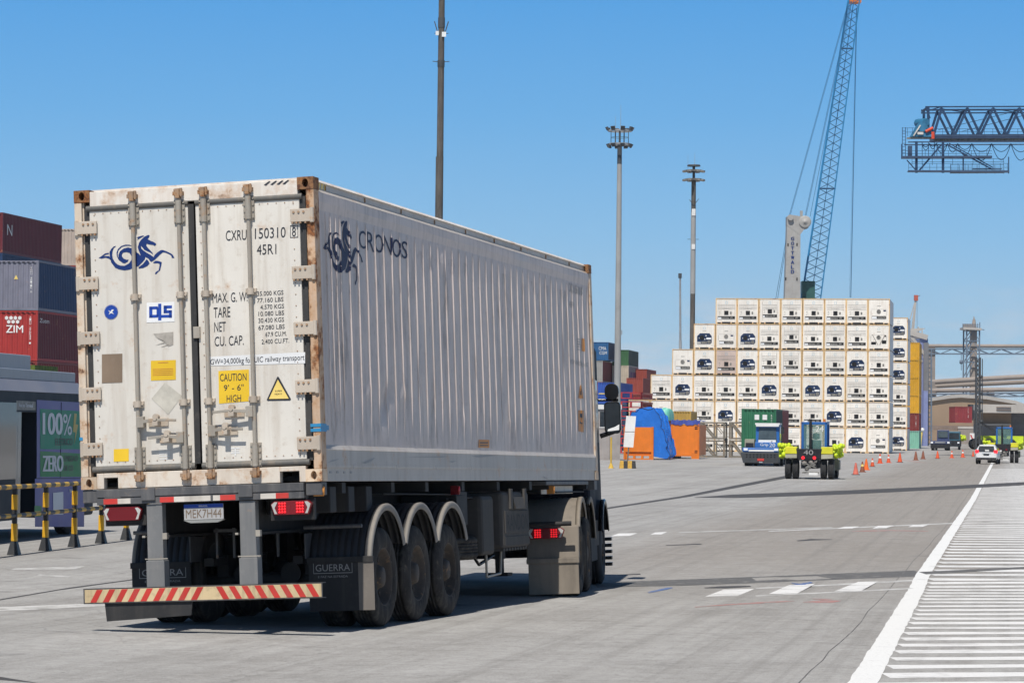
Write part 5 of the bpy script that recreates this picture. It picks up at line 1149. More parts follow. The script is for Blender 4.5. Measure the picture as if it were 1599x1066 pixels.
# ------------------------------------------------------------------ bus behind the barrier
BH = R(7.0); BR = Matrix.Rotation(-BH, 3, 'Z')
def bus():
    P = at(128, 700, 61.5); n = BR@Vector((1, 0, 0)); P0 = Vector((P.x, P.y, gz(61.5)))
    T = empty('bus', P0, 'dark electric bus with green and violet advert panels behind the barrier', 'bus', rz=-BH)
    Bn = np.array([list(r) for r in BR])
    def bp(px, py, off=.01):                 # pixel -> bus local point on the side x=0
        o = Bn.T@(CAM-np.array(P0)); dd = Bn.T@ray(px, py); t = -o[0]/dd[0]; q = o+t*dd; return Vector((off, q[1], q[2]))
    M['bus_dark'] = paint('dark bus paint', (.022, .030, .042), .55, .15, spec=.12); M['bus_violet'] = paint('violet bus wrap', (.10, .10, .29), .35, .12, spec=.12); M['bus_roof'] = paint('grey bus roof', (.30, .31, .33), .45, .1, .2)
    M['ad_green'] = paint('green advert vinyl', (.006, .22, .13), .4, .15, spec=.12); M['ad_green2'] = paint('olive green advert vinyl', (.035, .21, .08), .4, .15, spec=.12); M['ad_text'] = paint('pale advert text', (.52, .54, .57), .45, .1); M['ad_black'] = paint('dark advert text', (.03, .04, .035), .45, .1); M['bus_step'] = paint('blue grey moulding', (.22, .22, .25), .5, .1); M['ad_gold'] = paint('gold advert flash', (.45, .33, .06), .45, .1)
    zt = bp(60, 612).z; zf = bp(128, 700); ye = bp(131, 700).y; y0 = -14.0; zb = .42; yd0, yd1 = bp(25, 700).y, bp(57, 700).y; zd = bp(40, 643).z
    b = MB(); b.box(-2.5, 0, y0, yd0, zb, zt); b.box(-2.5, 0, yd1, ye, zb, zt); b.box(-2.5, 0, yd0, yd1, zd, zt); b.box(-2.5, -1.2, yd0, yd1, zb, zd); b.build('body', M['bus_dark'], T)
    MB().box(-1.19, -1.0, yd0, yd1, zb, zd).build('doorway', M['dark_slot'], T)
    z1 = bp(60, 605).z; b = MB(); b.hexa([(-2.45,y0,zt),(.02,y0,zt),(.02,ye,zt),(-2.45,ye,zt),(-2.4,y0+.1,z1+.14),(-.12,y0+.1,z1+.14),(-.12,ye-.1,z1+.14),(-2.4,ye-.1,z1+.14)]); b.build('roof_moulding', M['bus_step'], T)
    z2 = bp(60, 577).z; MB().box(-2.2, -.16, y0+.3, ye-.15, z1+.14, z2).build('roof_fairing', M['bus_roof'], T, .02)
    z3 = bp(40, 551).z; MB().box(-2.0, -.5, y0+1, bp(86, 560).y, z2, z3).build('battery_pod', M['bus_roof'], T, .02)
    MB().box(-1.8, -.5, bp(86, 560).y+.3, ye-.3, z2, z2+.12).build('roof_mat', paint('dry grass green', (.10, .14, .03), .9, .6, 0, (0,0,0), 0, 3, 0, 0, 9), T)
    def panel(px0, py0, px1, py1, mat, name, off, sl=.06):
        MB().add([bp(px0, py0, off), bp(px1, py0+sl*(px1-px0), off), bp(px1, py1, off), bp(px0, py1, off)], [(0,1,2,3)]).build(name, M[mat], T, recalc=False)
    panel(57, 624, 131, 746, 'bus_violet', 'wrap_panel', .006); panel(62, 638, 126, 701, 'ad_green', 'advert', .010); panel(62, 704, 126, 744, 'ad_green2', 'advert', .010)
    panel(54, 747, 131, 822, 'bus_violet', 'wrap_panel', .006, 0); panel(25, 625, 55, 640, 'unit_grey', 'sign_panel', .006)
    panel(82, 769, 98, 803, 'ad_text', 'illustration', .012, -.1); panel(53, 789, 64, 806, 'ad_green2', 'illustration', .012)
    def t(s, mat, x0, y0_, x1, y1_, sl=.05):
        k = MB(); [put_text(k, s, quadpx(lambda x, y, o: bp(x+q, y, .014+.001*i), x0, y0_, x1, y1_, sl)) for i, q in enumerate((0, .45, -.45, .9, -.9) if s in ('100', 'ZERO') else (0, .3))]; k.build('lettering', M[mat], T, recalc=False)
    t('100', 'ad_text', 66, 644, 96, 678, .02); t('%', 'ad_text', 97.5, 646, 111, 679, .02); t('ELETRICO', 'ad_black', 85, 684, 112, 695, 0); t('ZERO', 'ad_text', 66, 711, 97, 736, -.01); t('EMISSAO', 'ad_black', 99, 711, 120, 720, 0); t('DE CO', 'ad_black', 99, 726, 113, 735, 0); t('Vou no Terminal', 'ad_text', 28, 629, 50, 635, .05); t('WEG', 'ad_text', 107, 763, 117, 769, 0)
    k = MB(); k.poly([bp(115,645,.014), bp(119,646,.014), bp(117,662,.014), bp(121,663,.014), bp(115,694,.014), bp(117,675,.014), bp(113,674,.014)]); k.build('flash_mark', M['ad_gold'], T, recalc=False)
    MB().box(-.0, .012, bp(94, 700).y-.012, bp(94, 700).y+.012, bp(94,745).z, bp(94,628).z).build('panel_joint', M['dark_slot'], T)
    k = MB(); ya = bp(-60, 690).y; yb2 = bp(23.5, 690).y
    k.box(.0, .02, ya, yb2, bp(12, 748).z, bp(12, 628).z); k.build('window', M['glass'], T)
    k = MB(); k.box(.02, .035, yb2-.30-.9, yb2-.9+.10, bp(5, 662).z, bp(5, 640).z); k.build('mirror', M['glass'], T)
    for a, c, yy in (((26, 646), (30, 745), 0), ((33, 646), (35, 790), 0)):
        k = MB(); p0 = bp(a[0], a[1]).y; p1 = bp(c[0], c[1]).y; k.box(-.1, -.06, min(p0, p1), max(p0, p1)+.05, zb+.05, zd); k.build('door_leaf', M['glass_sky'], T)
    # front overhang: wheel visible just before the lorry hides it
    for y in (ye+.35-1.1, y0+3):
        e = add_wheel(T, y if y < 0 else y, .50, .50, .28, 1, -.06, False, 'tyre_clean')
    MB().box(-2.3, -.1, bp(131,700).y-.001, bp(131,700).y+1.2, .35, 1.5).build('bumper', M['bus_dark'], T, .05)
bus()
# ------------------------------------------------------------------ yellow and black barrier
def barrier():
    M['yb_rail'] = striped('yellow black rail bands', (.06, .055, .05), (.68, .40, .045), 'Y', .62, .5)
    M['y_post'] = paint('yellow barrier paint', (.66, .36, .02), .45, .1, .25); M['k_post'] = paint('black barrier paint', (.03, .032, .034), .5, .2, .3)
    A = gpt(22, 866); B = gpt(197, 842.5); d = (B-A).normalized(); sp = (B-A).length/4
    ang = -math.atan2(d.x, d.y)
    T = empty('safety_barrier', (A.x, A.y, gz(A.y)), 'yellow and black striped pipe barrier with flared post feet', 'barrier', rz=ang)
    sl = (gz(B.y)-gz(A.y))/(sp*4)
    k = 866-760; H = (k)/FPX*A.y
    for i in range(-3, 5):
        y = i*sp; z = sl*y; e = bpy.data.objects.new('post', None); COL.objects.link(e); e.parent = T; e.location = (0, y, z)
        def sec(z0, z1, m, w=.075): MB().box(-w, w, -w, w, z0, z1).build('band', M[m], e, .012)
        MB().hexa([(-.10,-.10,0),(.10,-.10,0),(.10,.10,0),(-.10,.10,0),(-.05,-.05,.23),(.05,-.05,.23),(.05,.05,.23),(-.05,.05,.23)]).build('foot', M['k_post'], e)
        sec(.23, .53, 'y_post', .048); sec(.53, .76, 'k_post', .040); sec(.76, 1.02, 'y_post', .048); sec(1.02, H-.03, 'k_post', .040)
    for z in (H, .66): 
        o = MB().tube((0, -3.4*sp, z-3.4*sp*sl), (0, (2.35 if z == H else 3.2)*sp+1.7*sp, z+4*sp*sl), .040 if z == H else .036, n=12).build('rail', M['yb_rail'], T)
barrier()
# ------------------------------------------------------------------ light poles
M['concrete_pole'] = paint('grey concrete pole', (.33, .33, .32), .8, .12, .3, (.12, .11, .1), 0, 3, 0, 0, .5)
M['dark_pole'] = paint('dark weathered pole', (.085, .075, .065), .8, .25, .45, (.26, .24, .21), 0, 3, 0, 0, .35)
M['galv'] = paint('galvanised steel', (.30, .31, .32), .5, .2, .2); M['dark_steel'] = paint('dark steel', (.06, .065, .07), .6, .2)
M['lamp_face'] = paint('floodlight glass', (.75, .75, .72), .3, .1)
def pole(px, pyt, d, r0, r1, mat, label, head, pxb=None, pyb=600):
    P = at(pxb or px, pyb, d); base = Vector((P.x, P.y, 0)); Q = at(px, pyt, d); h = Q.z
    T = empty('light_pole', base, label, 'light pole', 'tall yard light poles')
    MB().tube((0, 0, 0), (0, 0, h), r0, r1, 16).build('shaft', M[mat], T)
    if head == 'none': return T, h
    z = h; w = 1.15*(h and 1)
    if head == 'ring':
        for zz, ww in ((z+.05, 1.02), (z+1.35, 1.12)):
            b = MB(); n = 20
            for i in range(n):
                a, c = 2*PI*i/n, 2*PI*(i+1)/n; b.bar((ww*math.cos(a), ww*math.sin(a), zz), (ww*math.cos(c), ww*math.sin(c), zz), .10, .14)
            for i in range(4): a = PI/4+PI/2*i; b.bar((0, 0, zz), (ww*math.cos(a), ww*math.sin(a), zz), .08, .08)
            b.build('ring', M['galv'], T)
            for i in range(8):
                a = 2*PI*i/8+.2; c = Vector((math.cos(a), math.sin(a), 0)); t = Vector((-math.sin(a), math.cos(a), 0)); q = c*(ww+.12)+Vector((0, 0, zz+(-.15 if zz < z+1 else .2)))
                f = MB().hexa([q-t*.2-c*.1+Vector((0,0,-.18)), q+t*.2-c*.1+Vector((0,0,-.18)), q+t*.2+c*.02+Vector((0,0,-.2)), q-t*.2+c*.02+Vector((0,0,-.2)), q-t*.2+Vector((0,0,.18)), q+t*.2+Vector((0,0,.18)), q+t*.2+c*.2+Vector((0,0,.12)), q-t*.2+c*.2+Vector((0,0,.12))]); f.build('floodlight', M['dark_steel'], T)
        b = MB()
        for i in range(6): a = PI/3*i; b.tube((.85*math.cos(a), .85*math.sin(a), z), (.85*math.cos(a), .85*math.sin(a), z+1.35), .035, n=6)
        b.tube((0, 0, z-.1), (0, 0, z+1.4), .10, n=8)
        for i in range(12): a, c = PI/6*i, PI/6*(i+1); b.tube((.85*math.cos(a), .85*math.sin(a), z+.7), (.85*math.cos(c), .85*math.sin(c), z+.7), .02, n=5)
        b.build('cage', M['dark_steel'], T)
        MB().tube((.08, 0, z+1.3), (.08, 0, z+3.9), .03, .012, 6).build('antenna', M['galv'], T); MB().tube((-.45, 0, z+1.3), (-.45, 0, z+2.8), .02, .012, 6).build('antenna', M['galv'], T)
    else:
        for zz, ww in ((z+.1, 1.22), (z+1.15, 1.22), (z+1.75, .80)):
            MB().tube((0, 0, zz-.06), (0, 0, zz+.12), ww*.55 if ww > 1 else ww, ww*.5 if ww > 1 else ww*.95, 16).build('platform', M['dark_steel'], T)
            if ww > 1:
                for i in range(8):
                    a = 2*PI*i/8+.35; c = Vector((math.cos(a), math.sin(a), 0)); t = Vector((-math.sin(a), math.cos(a), 0)); q = c*(ww-.1)+Vector((0, 0, zz))
                    f = MB().hexa([q-t*.28-c*.3+Vector((0,0,-.10)), q+t*.28-c*.3+Vector((0,0,-.10)), q+t*.24+c*.25+Vector((0,0,-.16)), q-t*.24+c*.25+Vector((0,0,-.16)), q-t*.28-c*.3+Vector((0,0,.14)), q+t*.28-c*.3+Vector((0,0,.14)), q+t*.24+c*.25+Vector((0,0,.02)), q-t*.24+c*.25+Vector((0,0,.02))]); f.build('floodlight', M['unit_grey'], T)
        MB().tube((0, 0, z-.2), (0, 0, z+1.8), .16, n=8).build('mast_head', M['dark_steel'], T)
        MB().tube((.10, 0, z+1.8), (.10, 0, z+3.3), .025, .012, 6).build('antenna', M['galv'], T); MB().tube((-.7, 0, z+1.4), (-.7, 0, z+3.0), .02, .012, 6).build('antenna', M['galv'], T)
    return T, h
def poles():
    T, h = pole(966.5, 226, 289, .36, .22, 'concrete_pole', 'pale concrete light pole with two open rings of floodlights', 'ring', 964.2, 590)
    for z0, z1, r in ((h*.73, h, .26), (.0, h*.44, .40)): pass
    MB().tube((0, 0, h-1.9), (0, 0, h-.1), .235, .228, 14).build('collar', M['dark_steel'], T)
    MB().box(.34, .42, -.05, .05, h*.385, h*.40).build('bracket', M['galv'], T)
    T, h = pole(1083.8, 282, 352, .33, .27, 'dark_pole', 'darker light pole with stacked floodlight discs behind the reefer wall', 'disc', 1081, 540)
    MB().tube((0, 0, h-13.5), (0, 0, h-3.8), .315, .295, 14).build('pale_sleeve', M['concrete_pole'], T)
    MB().box(-.22, .22, -.36, -.28, h-4.2, h-3.4).build('junction_box', M['white_far'], T); MB().box(-.2, .2, -.36, -.28, h-8.2, h-7.6).build('junction_box', M['white_far'], T)
    b = MB(); b.bar((0, -.3, h-3.0), (.6, -.3, h-2.2), .07); b.bar((0, -.3, h-3.0), (-.5, -.3, h-2.3), .07); b.bar((-.7, 0, h-7.0), (.7, 0, h-7.0), .05); b.build('bracket_arm', M['dark_steel'], T)
    # near dark pole cut by the top of the picture
    d = 262; P = at(686, 340, d); Q = at(689.6, -60, d); T = empty('light_pole', (P.x, P.y, 0), 'tall dark pole rising above the big container, top out of view', 'light pole', 'tall yard light poles')
    MB().tube((0, 0, 0), (0, 0, Q.z), .36, .26, 16).build('shaft', M['dark_pole'], T)
    z = at(690, 49, d).z; b = MB()
    for s in (-1, 1): b.bar((s*.28, -.1, z-.3), (s*.62, -.1, z+.85), .09); b.bar((s*.2, 0, z-.2), (s*.62, 0, z-.2), .05)
    for s in (-1, 1): b.bar((s*.2, -.1, z-2.75), (s*.75, -.1, z-2.7), .06)
    b.build('bracket_arm', M['dark_steel'], T)
    MB().box(.05, .42, -.45, -.32, z-.55, z-.12).build('junction_box', M['lamp_face'], T); MB().box(-.5, -.22, -.45, -.32, z-.42, z-.05).build('junction_box', M['lamp_face'], T)
    MB().tube((0,0,z+.3), (0,0,z+1.2), .31, n=12).build('collar', M['dark_steel'], T); MB().tube((0,0,z-3.2), (0,0,z-2.6), .32, n=12).build('collar', M['dark_steel'], T)
    zs = at(688, 245, d).z; MB().tube((-.03, -.03, 0), (-.03, -.03, zs), .385, .34, 16).build('lower_sleeve', M['dark_pole'], T)
    # thin mast beside the wall
    d = 372; P = at(1063.5, 541, d); zz = at(1060.5, 428, d).z; T = empty('mast', (P.x, P.y, 0), 'thin grey mast standing behind the left end of the reefer wall', 'mast')
    MB().tube((0, 0, 0), (-.1, 0, zz*.62), .24, .19, 10).build('lower_shaft', M['galv'], T); MB().tube((-.1, 0, zz*.62), (-.2, 0, zz), .15, .12, 10).build('upper_shaft', M['galv'], T); MB().box(-.42, .0, -.2, .2, zz-.5, zz+.1).build('mast_head', M['dark_steel'], T)
poles()
# ------------------------------------------------------------------ harbour crane
def crane():
    d = 455; P = at(1237, 600, d); base = Vector((P.x, P.y, 0)); T = empty('harbour_crane', base, 'blue lattice boom harbour crane with grey lettered tower behind the reefers', 'crane')
    lp = lambda px, py, dy=0: at(px, py, d+dy)-base+Vector((0, dy*0, 0))
    cg = paint('pale grey crane tower', (.36, .35, .33), .6, .1, .35, (.25, .18, .12)); cb = paint('crane blue paint', (.02, .20, .42), .5, .2); cdk = paint('crane dark blue', (.012, .085, .19), .5, .2)
    a, b2, c, e = lp(1223.5, 520), lp(1248, 520), lp(1250, 340), lp(1229.5, 340); D = Vector((0, 2.4, 0))
    bot = [Vector((a.x-.2, a.y, 8)), Vector((b2.x+.2, b2.y, 8))]
    tw = MB().hexa([bot[0], bot[1], bot[1]+D, bot[0]+D, e, c, c+D, e+D]).build('tower', cg, T)
    MB().box(-2.2, 2.2, 0, 5, 0, 8).build('carrier', cdk, T)
    h = MB().prism([v-Vector((0, .03, 0)) for v in [lp(1229, 352), lp(1229, 338), lp(1233, 335), lp(1252, 338), lp(1263, 342), lp(1264.5, 350), lp(1262, 356), lp(1256, 358), lp(1249, 367)]], (0, 2.46, 0)).build('tower_head', cg, T)
    q = lp(1257, 346.5); MB().lathe([(.95, .0), (.95, -.15), (.75, -.2), (.25, -.2), (.2, -.35), (0, -.35)], q, (0, 1, 0), 20).build('pulley', cg, h)
    k = MB(); q = lp(1234, 340); k.tube(q, q+Vector((0, -.5, 0)), .45, n=12); q = lp(1251.5, 335); k.box(q.x-.2, q.x+.2, q.y, q.y+.3, q.z-.5, q.z+.6); k.build('sheave', cg, h)
    k = MB()
    for i, ch in enumerate('GOTTWALD'):
        y = 370+i*7.35; x = 1237.6-.02*i; [put_text(k, ch, [lp(x+u+o, v)-Vector((0,.06+.01*j,0)) for u, v in ((-2.3, y), (2.3, y), (2.3, y+5.2), (-2.3, y+5.2))]) for j, o in enumerate((0, .35, -.35))]
    k.build('tower_lettering', M['ink_navy'], T, recalc=False)
    k = MB()
    for x, y in ((1230.5,382),(1244.5,381.5),(1227,435),(1244.5,435.5)): q = lp(x, y); k.box(q.x-.09, q.x+.09, q.y-.05, q.y+.1, q.z-.25, q.z+.2)
    k.build('hatch', M['dark_slot'], T)
    # boom: four chords with lattice
    L0, L1 = (1246.5, 500), (1327, -14); R0, R1 = (1277, 500), (1344, -14); n = 34; dep = 2.2
    ch = lambda p, q, t, y: at(p[0]+(q[0]-p[0])*t, p[1]+(q[1]-p[1])*t, d+6+y)-base
    b = MB()
    n = 40; b2 = MB(); G = [[ch(L0, L1, i/n, y) for y in (0, dep)]+[ch(R0, R1, i/n, y) for y in (dep, 0)] for i in range(n+1)]
    for j in range(4):
        for i in range(n): b.tube(G[i][j], G[i+1][j], .17 if j in (0, 1) else .11, n=6, caps=False)
    for i in range(n):
        for j, k in ((0, 3), (1, 2)):
            if (i+j) % 2 == 0: b2.tube(G[i][j], G[i+1][k], .055, n=5, caps=False)
            else: b2.tube(G[i][k], G[i+1][j], .055, n=5, caps=False)
        for j, k in ((0, 1), (3, 2)):
            b2.tube(G[i][j], G[i+1][k], .05, n=5, caps=False)
        if i % 17 == 16:
            for j in range(4): b2.tube(G[i][j], G[i][(j+1) % 4], .14, n=6)
    foot = at(1247, 560, d+6)-base
    for j in range(4): b.tube(G[0][j], foot+Vector((.4*(j > 1)*2-.4, 1.1, 0)), .15, n=6)
    mid = MB()
    for i in range(n): mid.tube((G[i][0]+G[i][3]+G[i][1]*0)/2, (G[i+1][0]+G[i+1][3])/2, .06, n=5, caps=False)
    bo = b.build('boom', cb, T); b2.build('lattice', cdk, bo); mid.build('walkway', cdk, bo)
    k = MB(); q = at(1336, -2, d+6)-base; k.box(q.x-.9, q.x+.9, q.y, q.y+2, q.z-.6, q.z+1.0); k.build('boom_head', M['orange'], bo)
    k = MB(); q = lp(1262, 452, 6); k.box(q.x-1.0, q.x+1.0, q.y-.6, q.y+2, q.z-2.5, q.z+1.3); k.build('cab', paint('crane cab green', (.03, .10, .09), .5, .3), T)
    def cable(p, q, r=.035, dy0=0, dy1=6): MB().tube(lp(*p)+Vector((0, dy0, 0)), at(q[0], q[1], d+dy1)-base, r, n=5).build('cable', cdk, T)
    for x0, x1 in ((1232, 1325), (1233.5, 1326.5), (1257, 1328), (1258.5, 1329.5), (1265, 1330.5)): cable((x0, 338), (x1, 2))
    cable((1233, 342), (1209, 480)); cable((1234, 342), (1212, 480)); cable((1335.5, 462), (1338, 14), .06, 6); cable((1333.5, 462), (1337, 14), .02, 6)
crane()
# ------------------------------------------------------------------ gantry boom at the upper right
def gantry():
    d = 300; P = at(1700, 600, d); base = Vector((P.x, P.y, 0)); T = empty('gantry_crane', base, 'dark blue gantry crane boom with truss, walkways and hanging cable loops', 'crane')
    gb = paint('gantry steel blue', (.016, .05, .115), .55, .25); gt = paint('gantry girder', (.04, .07, .13), .6, .25); gd = paint('gantry cable', (.01, .05, .11), .6, .1)
    lp = lambda px, py, dy=0: at(px, py, d)-base+Vector((0, dy, 0))
    X1 = 1760; tl = .0205*0
    top = lambda x, o=0: lp(x, 167.5+.009*(x-1445)*0+o); b = MB()
    for dy in (0, 3.2):
        for o in (0, 4.5): b.bar(lp(1445, 167+o, dy), lp(X1, 166+o, dy), .13)
        xs = [1458, 1470.5, 1491, 1510.5, 1531, 1551, 1572, 1592, 1612, 1632, 1652, 1672]
        for i, x in enumerate(xs[:-1]):
            u = i % 2 == 1; b.bar(lp(x, 169 if u else 211, dy), lp(xs[i+1], 211 if u else 169, dy), .22 if u else .24)
        b.bar(lp(1449.5, 167, dy), lp(1449.5, 212, dy), .24)
    for x in (1446, 1470, 1511, 1551, 1592, 1632): b.bar(lp(x, 169, 0), lp(x, 169, 3.2), .12); b.bar(lp(x, 211, 0), lp(x, 211, 3.2), .14)
    b.bar(lp(1446, 168), lp(1452, 185), .16); b.bar(lp(1452, 172), lp(1470, 167), .1)
    for x0 in (1470, 1551): b.bar(lp(x0, 170, 0), lp(x0+41, 170, 3.2), .08)
    b.build('truss', gb, T)
    b = MB(); q0, q1 = lp(1418, 213), lp(X1, 212)
    for dy in (0, 2.9): b.bar(lp(1458, 213.5, dy), lp(X1, 212.5, dy), .35, .42); b.bar(lp(1418, 222, dy), lp(X1, 221, dy), .22, .10)
    b.build('girder', gt, T)
    b = MB(); b.bar(lp(1458, 217.3, .3), lp(X1, 216.5, .3), .1, .35); b.bar(lp(1416, 216, 0), lp(1458, 216, 0), .3, .16); b.build('rail_beam', M['unit_grey'], T)
    def rail(x0, x1, ybase, h, dy, nm='handrail', st=13):
        k = MB()
        for o in (0, h*.5, h): 
            if o: k.bar(lp(x0, ybase-o, dy), lp(x1, ybase-o, dy), .035)
        x = x0
        while x <= x1+.1: k.bar(lp(x, ybase, dy), lp(x, ybase-h, dy), .035); x += st
        k.build(nm, gb, T)
    rail(1458, 1740, 211, 9, -.5); rail(1409, 1450, 213, 13, 0, st=8); rail(1408, 1548, 245, 9, -.4, st=12); rail(1418, 1575, 268, 12, -.4, st=11); rail(1490, 1574, 268, 14, 2.6, st=14); rail(1430, 1575, 254, 10, 2.8, st=16)
    b = MB(); b.bar(lp(1408, 246), lp(1548, 245.5), 1.0, .22); b.build('platform', gt, T)
    b = MB(); b.bar(lp(1418, 267.5), lp(1575, 268), .9, .16); b.bar(lp(1490, 265.5, 2.5), lp(1575, 265, 2.5), .9, .22); b.bar(lp(1520, 263.5, .5), lp(1565, 263.5, .5), .5, .1); b.build('platform', gt, T)
    b = MB()
    for x in (1431, 1472.5): b.bar(lp(x, 221), lp(x, 270), .24)
    b.bar(lp(1504, 244), lp(1504, 268), .12); b.bar(lp(1408, 225), lp(1408, 247), .1); b.bar(lp(1575, 245), lp(1575, 271), .1)
    b.bar(lp(1434, 268), lp(1470, 226), .16); b.bar(lp(1479, 226), lp(1550, 265), .13); b.bar(lp(1482, 224), lp(1551, 262), .09); b.bar(lp(1416, 250), lp(1432, 268), .1)
    for x in (1440, 1450, 1459, 1463): b.bar(lp(x, 222), lp(x, 246), .06)
    b.build('hanger', gb, T)
    b = MB()
    for x in (1409, 1414): b.bar(lp(x, 246), lp(x, 199), .06)
    for i in range(9): b.bar(lp(1409, 244-i*5), lp(1414, 244-i*5), .04)
    b.build('ladder', gb, T)
    MB().box(*[v for q in [0] for v in (lp(1418, 240).x, lp(1424, 240).x, lp(1418, 240).y-.2, lp(1418, 240).y+.3, lp(1418, 244).z, lp(1418, 228).z)]).build('control_cabinet', gt, T)
    # hanging cable loops
    hx = [1440, 1452, 1462, 1480, 1496, 1518, 1549, 1579, 1610, 1640]
    for i, (a, c) in enumerate(zip(hx[:-1], hx[1:])):
        for sag in ((c-a)*.42, (c-a)*.85):
            pts = [lp(a+(c-a)*t/10, 224+sag*4*(t/10)*(1-t/10), .2) for t in range(11)]
            MB().path(pts, .04, 5).build('cable_loop', gd, T)
    # machinery on the boom end
    b = MB(); q = lp(1442, 205); b.hexa([q+Vector(v) for v in ((-1.3,-.4,-.6),(1.0,-.4,-.6),(1.0,1.4,-.6),(-1.3,1.4,-.6),(-.5,-.3,.8),(1.0,-.3,.2),(1.0,1.2,.2),(-.5,1.2,.8))]); b.tube(q+Vector((-.2,-.5,.4)), q+Vector((-.2,1.3,.4)), .5, n=10); b.tube(q+Vector((.2,-.4,.85)), q+Vector((-.45,1.2,.95)), .42, n=8); b.build('winch', paint('winch blue', (.03, .16, .28), .5, .3), T)
    b = MB(); q = lp(1452, 205); b.tube(q+Vector((-.5,-.5,-.1)), q+Vector((.25,-.5,.3)), .15, n=8); b.box(q.x+.1, q.x+.4, q.y-.5, q.y, q.z-.8, q.z-.1); b.build('motor', paint('orange red motor', (.60, .07, .03), .5, .2), T)
    b = MB(); q = lp(1430, 207); b.bar(q+Vector((-.3,-.5,-.4)), q+Vector((.4,-.5,.7)), .13); b.box(q.x+.1, q.x+.7, q.y-.55, q.y, q.z-.25, q.z); b.build('winch_cover', M['panel_grey'], T)
    for p, q in (((1465, 203), (1590, 173)), ((1500, 206), (1600, 180))): MB().tube(lp(*p), lp(*q), .03, n=5).build('stay_cable', gd, T)
    # portal legs outside the picture carry the boom
    for x in (1700, 1752):
        for dy in (0, 3.2): q = lp(x, 216, dy); MB().box(q.x-.5, q.x+.5, q.y-.5, q.y+.5, 0, q.z).build('leg', gt, T)
gantry()
# ------------------------------------------------------------------ terminal tractors
M['tt_blue'] = paint('terminal tractor blue', (.025, .13, .40), .35, .1, .15, (.1, .1, .1)); M['tt_front'] = paint('terminal tractor dark front', (.05, .055, .06), .6, .25, .3)
M['hi_vis'] = paint('fluorescent yellow green', (.55, .68, .02), .5, .12); M['yel_box'] = paint('yellow fender box', (.66, .62, .03), .5, .1); M['khaki'] = paint('khaki fender panel', (.30, .29, .22), .6, .15, .2)
M['glass_green'] = glass('tinted cab glass', (.12, .22, .20), .12); seethrough(M['glass_green'], .45); M['glass_cab'] = glass('cab windscreen', (.045, .06, .065), .1); M['headlamp'] = paint('headlamp glass', (.8, .82, .85), .15, .05)
M['tt_dark'] = paint('tractor black frame', (.015, .016, .02), .6, .3, .3, (.08, .07, .06))
def tt_wheel(T, x, y, dual=False, r=.5):
    s = 1 if x > 0 else -1; return add_wheel(T, y, r, r, .32, s, abs(x), dual, 'tyre_clean', 'khaki')
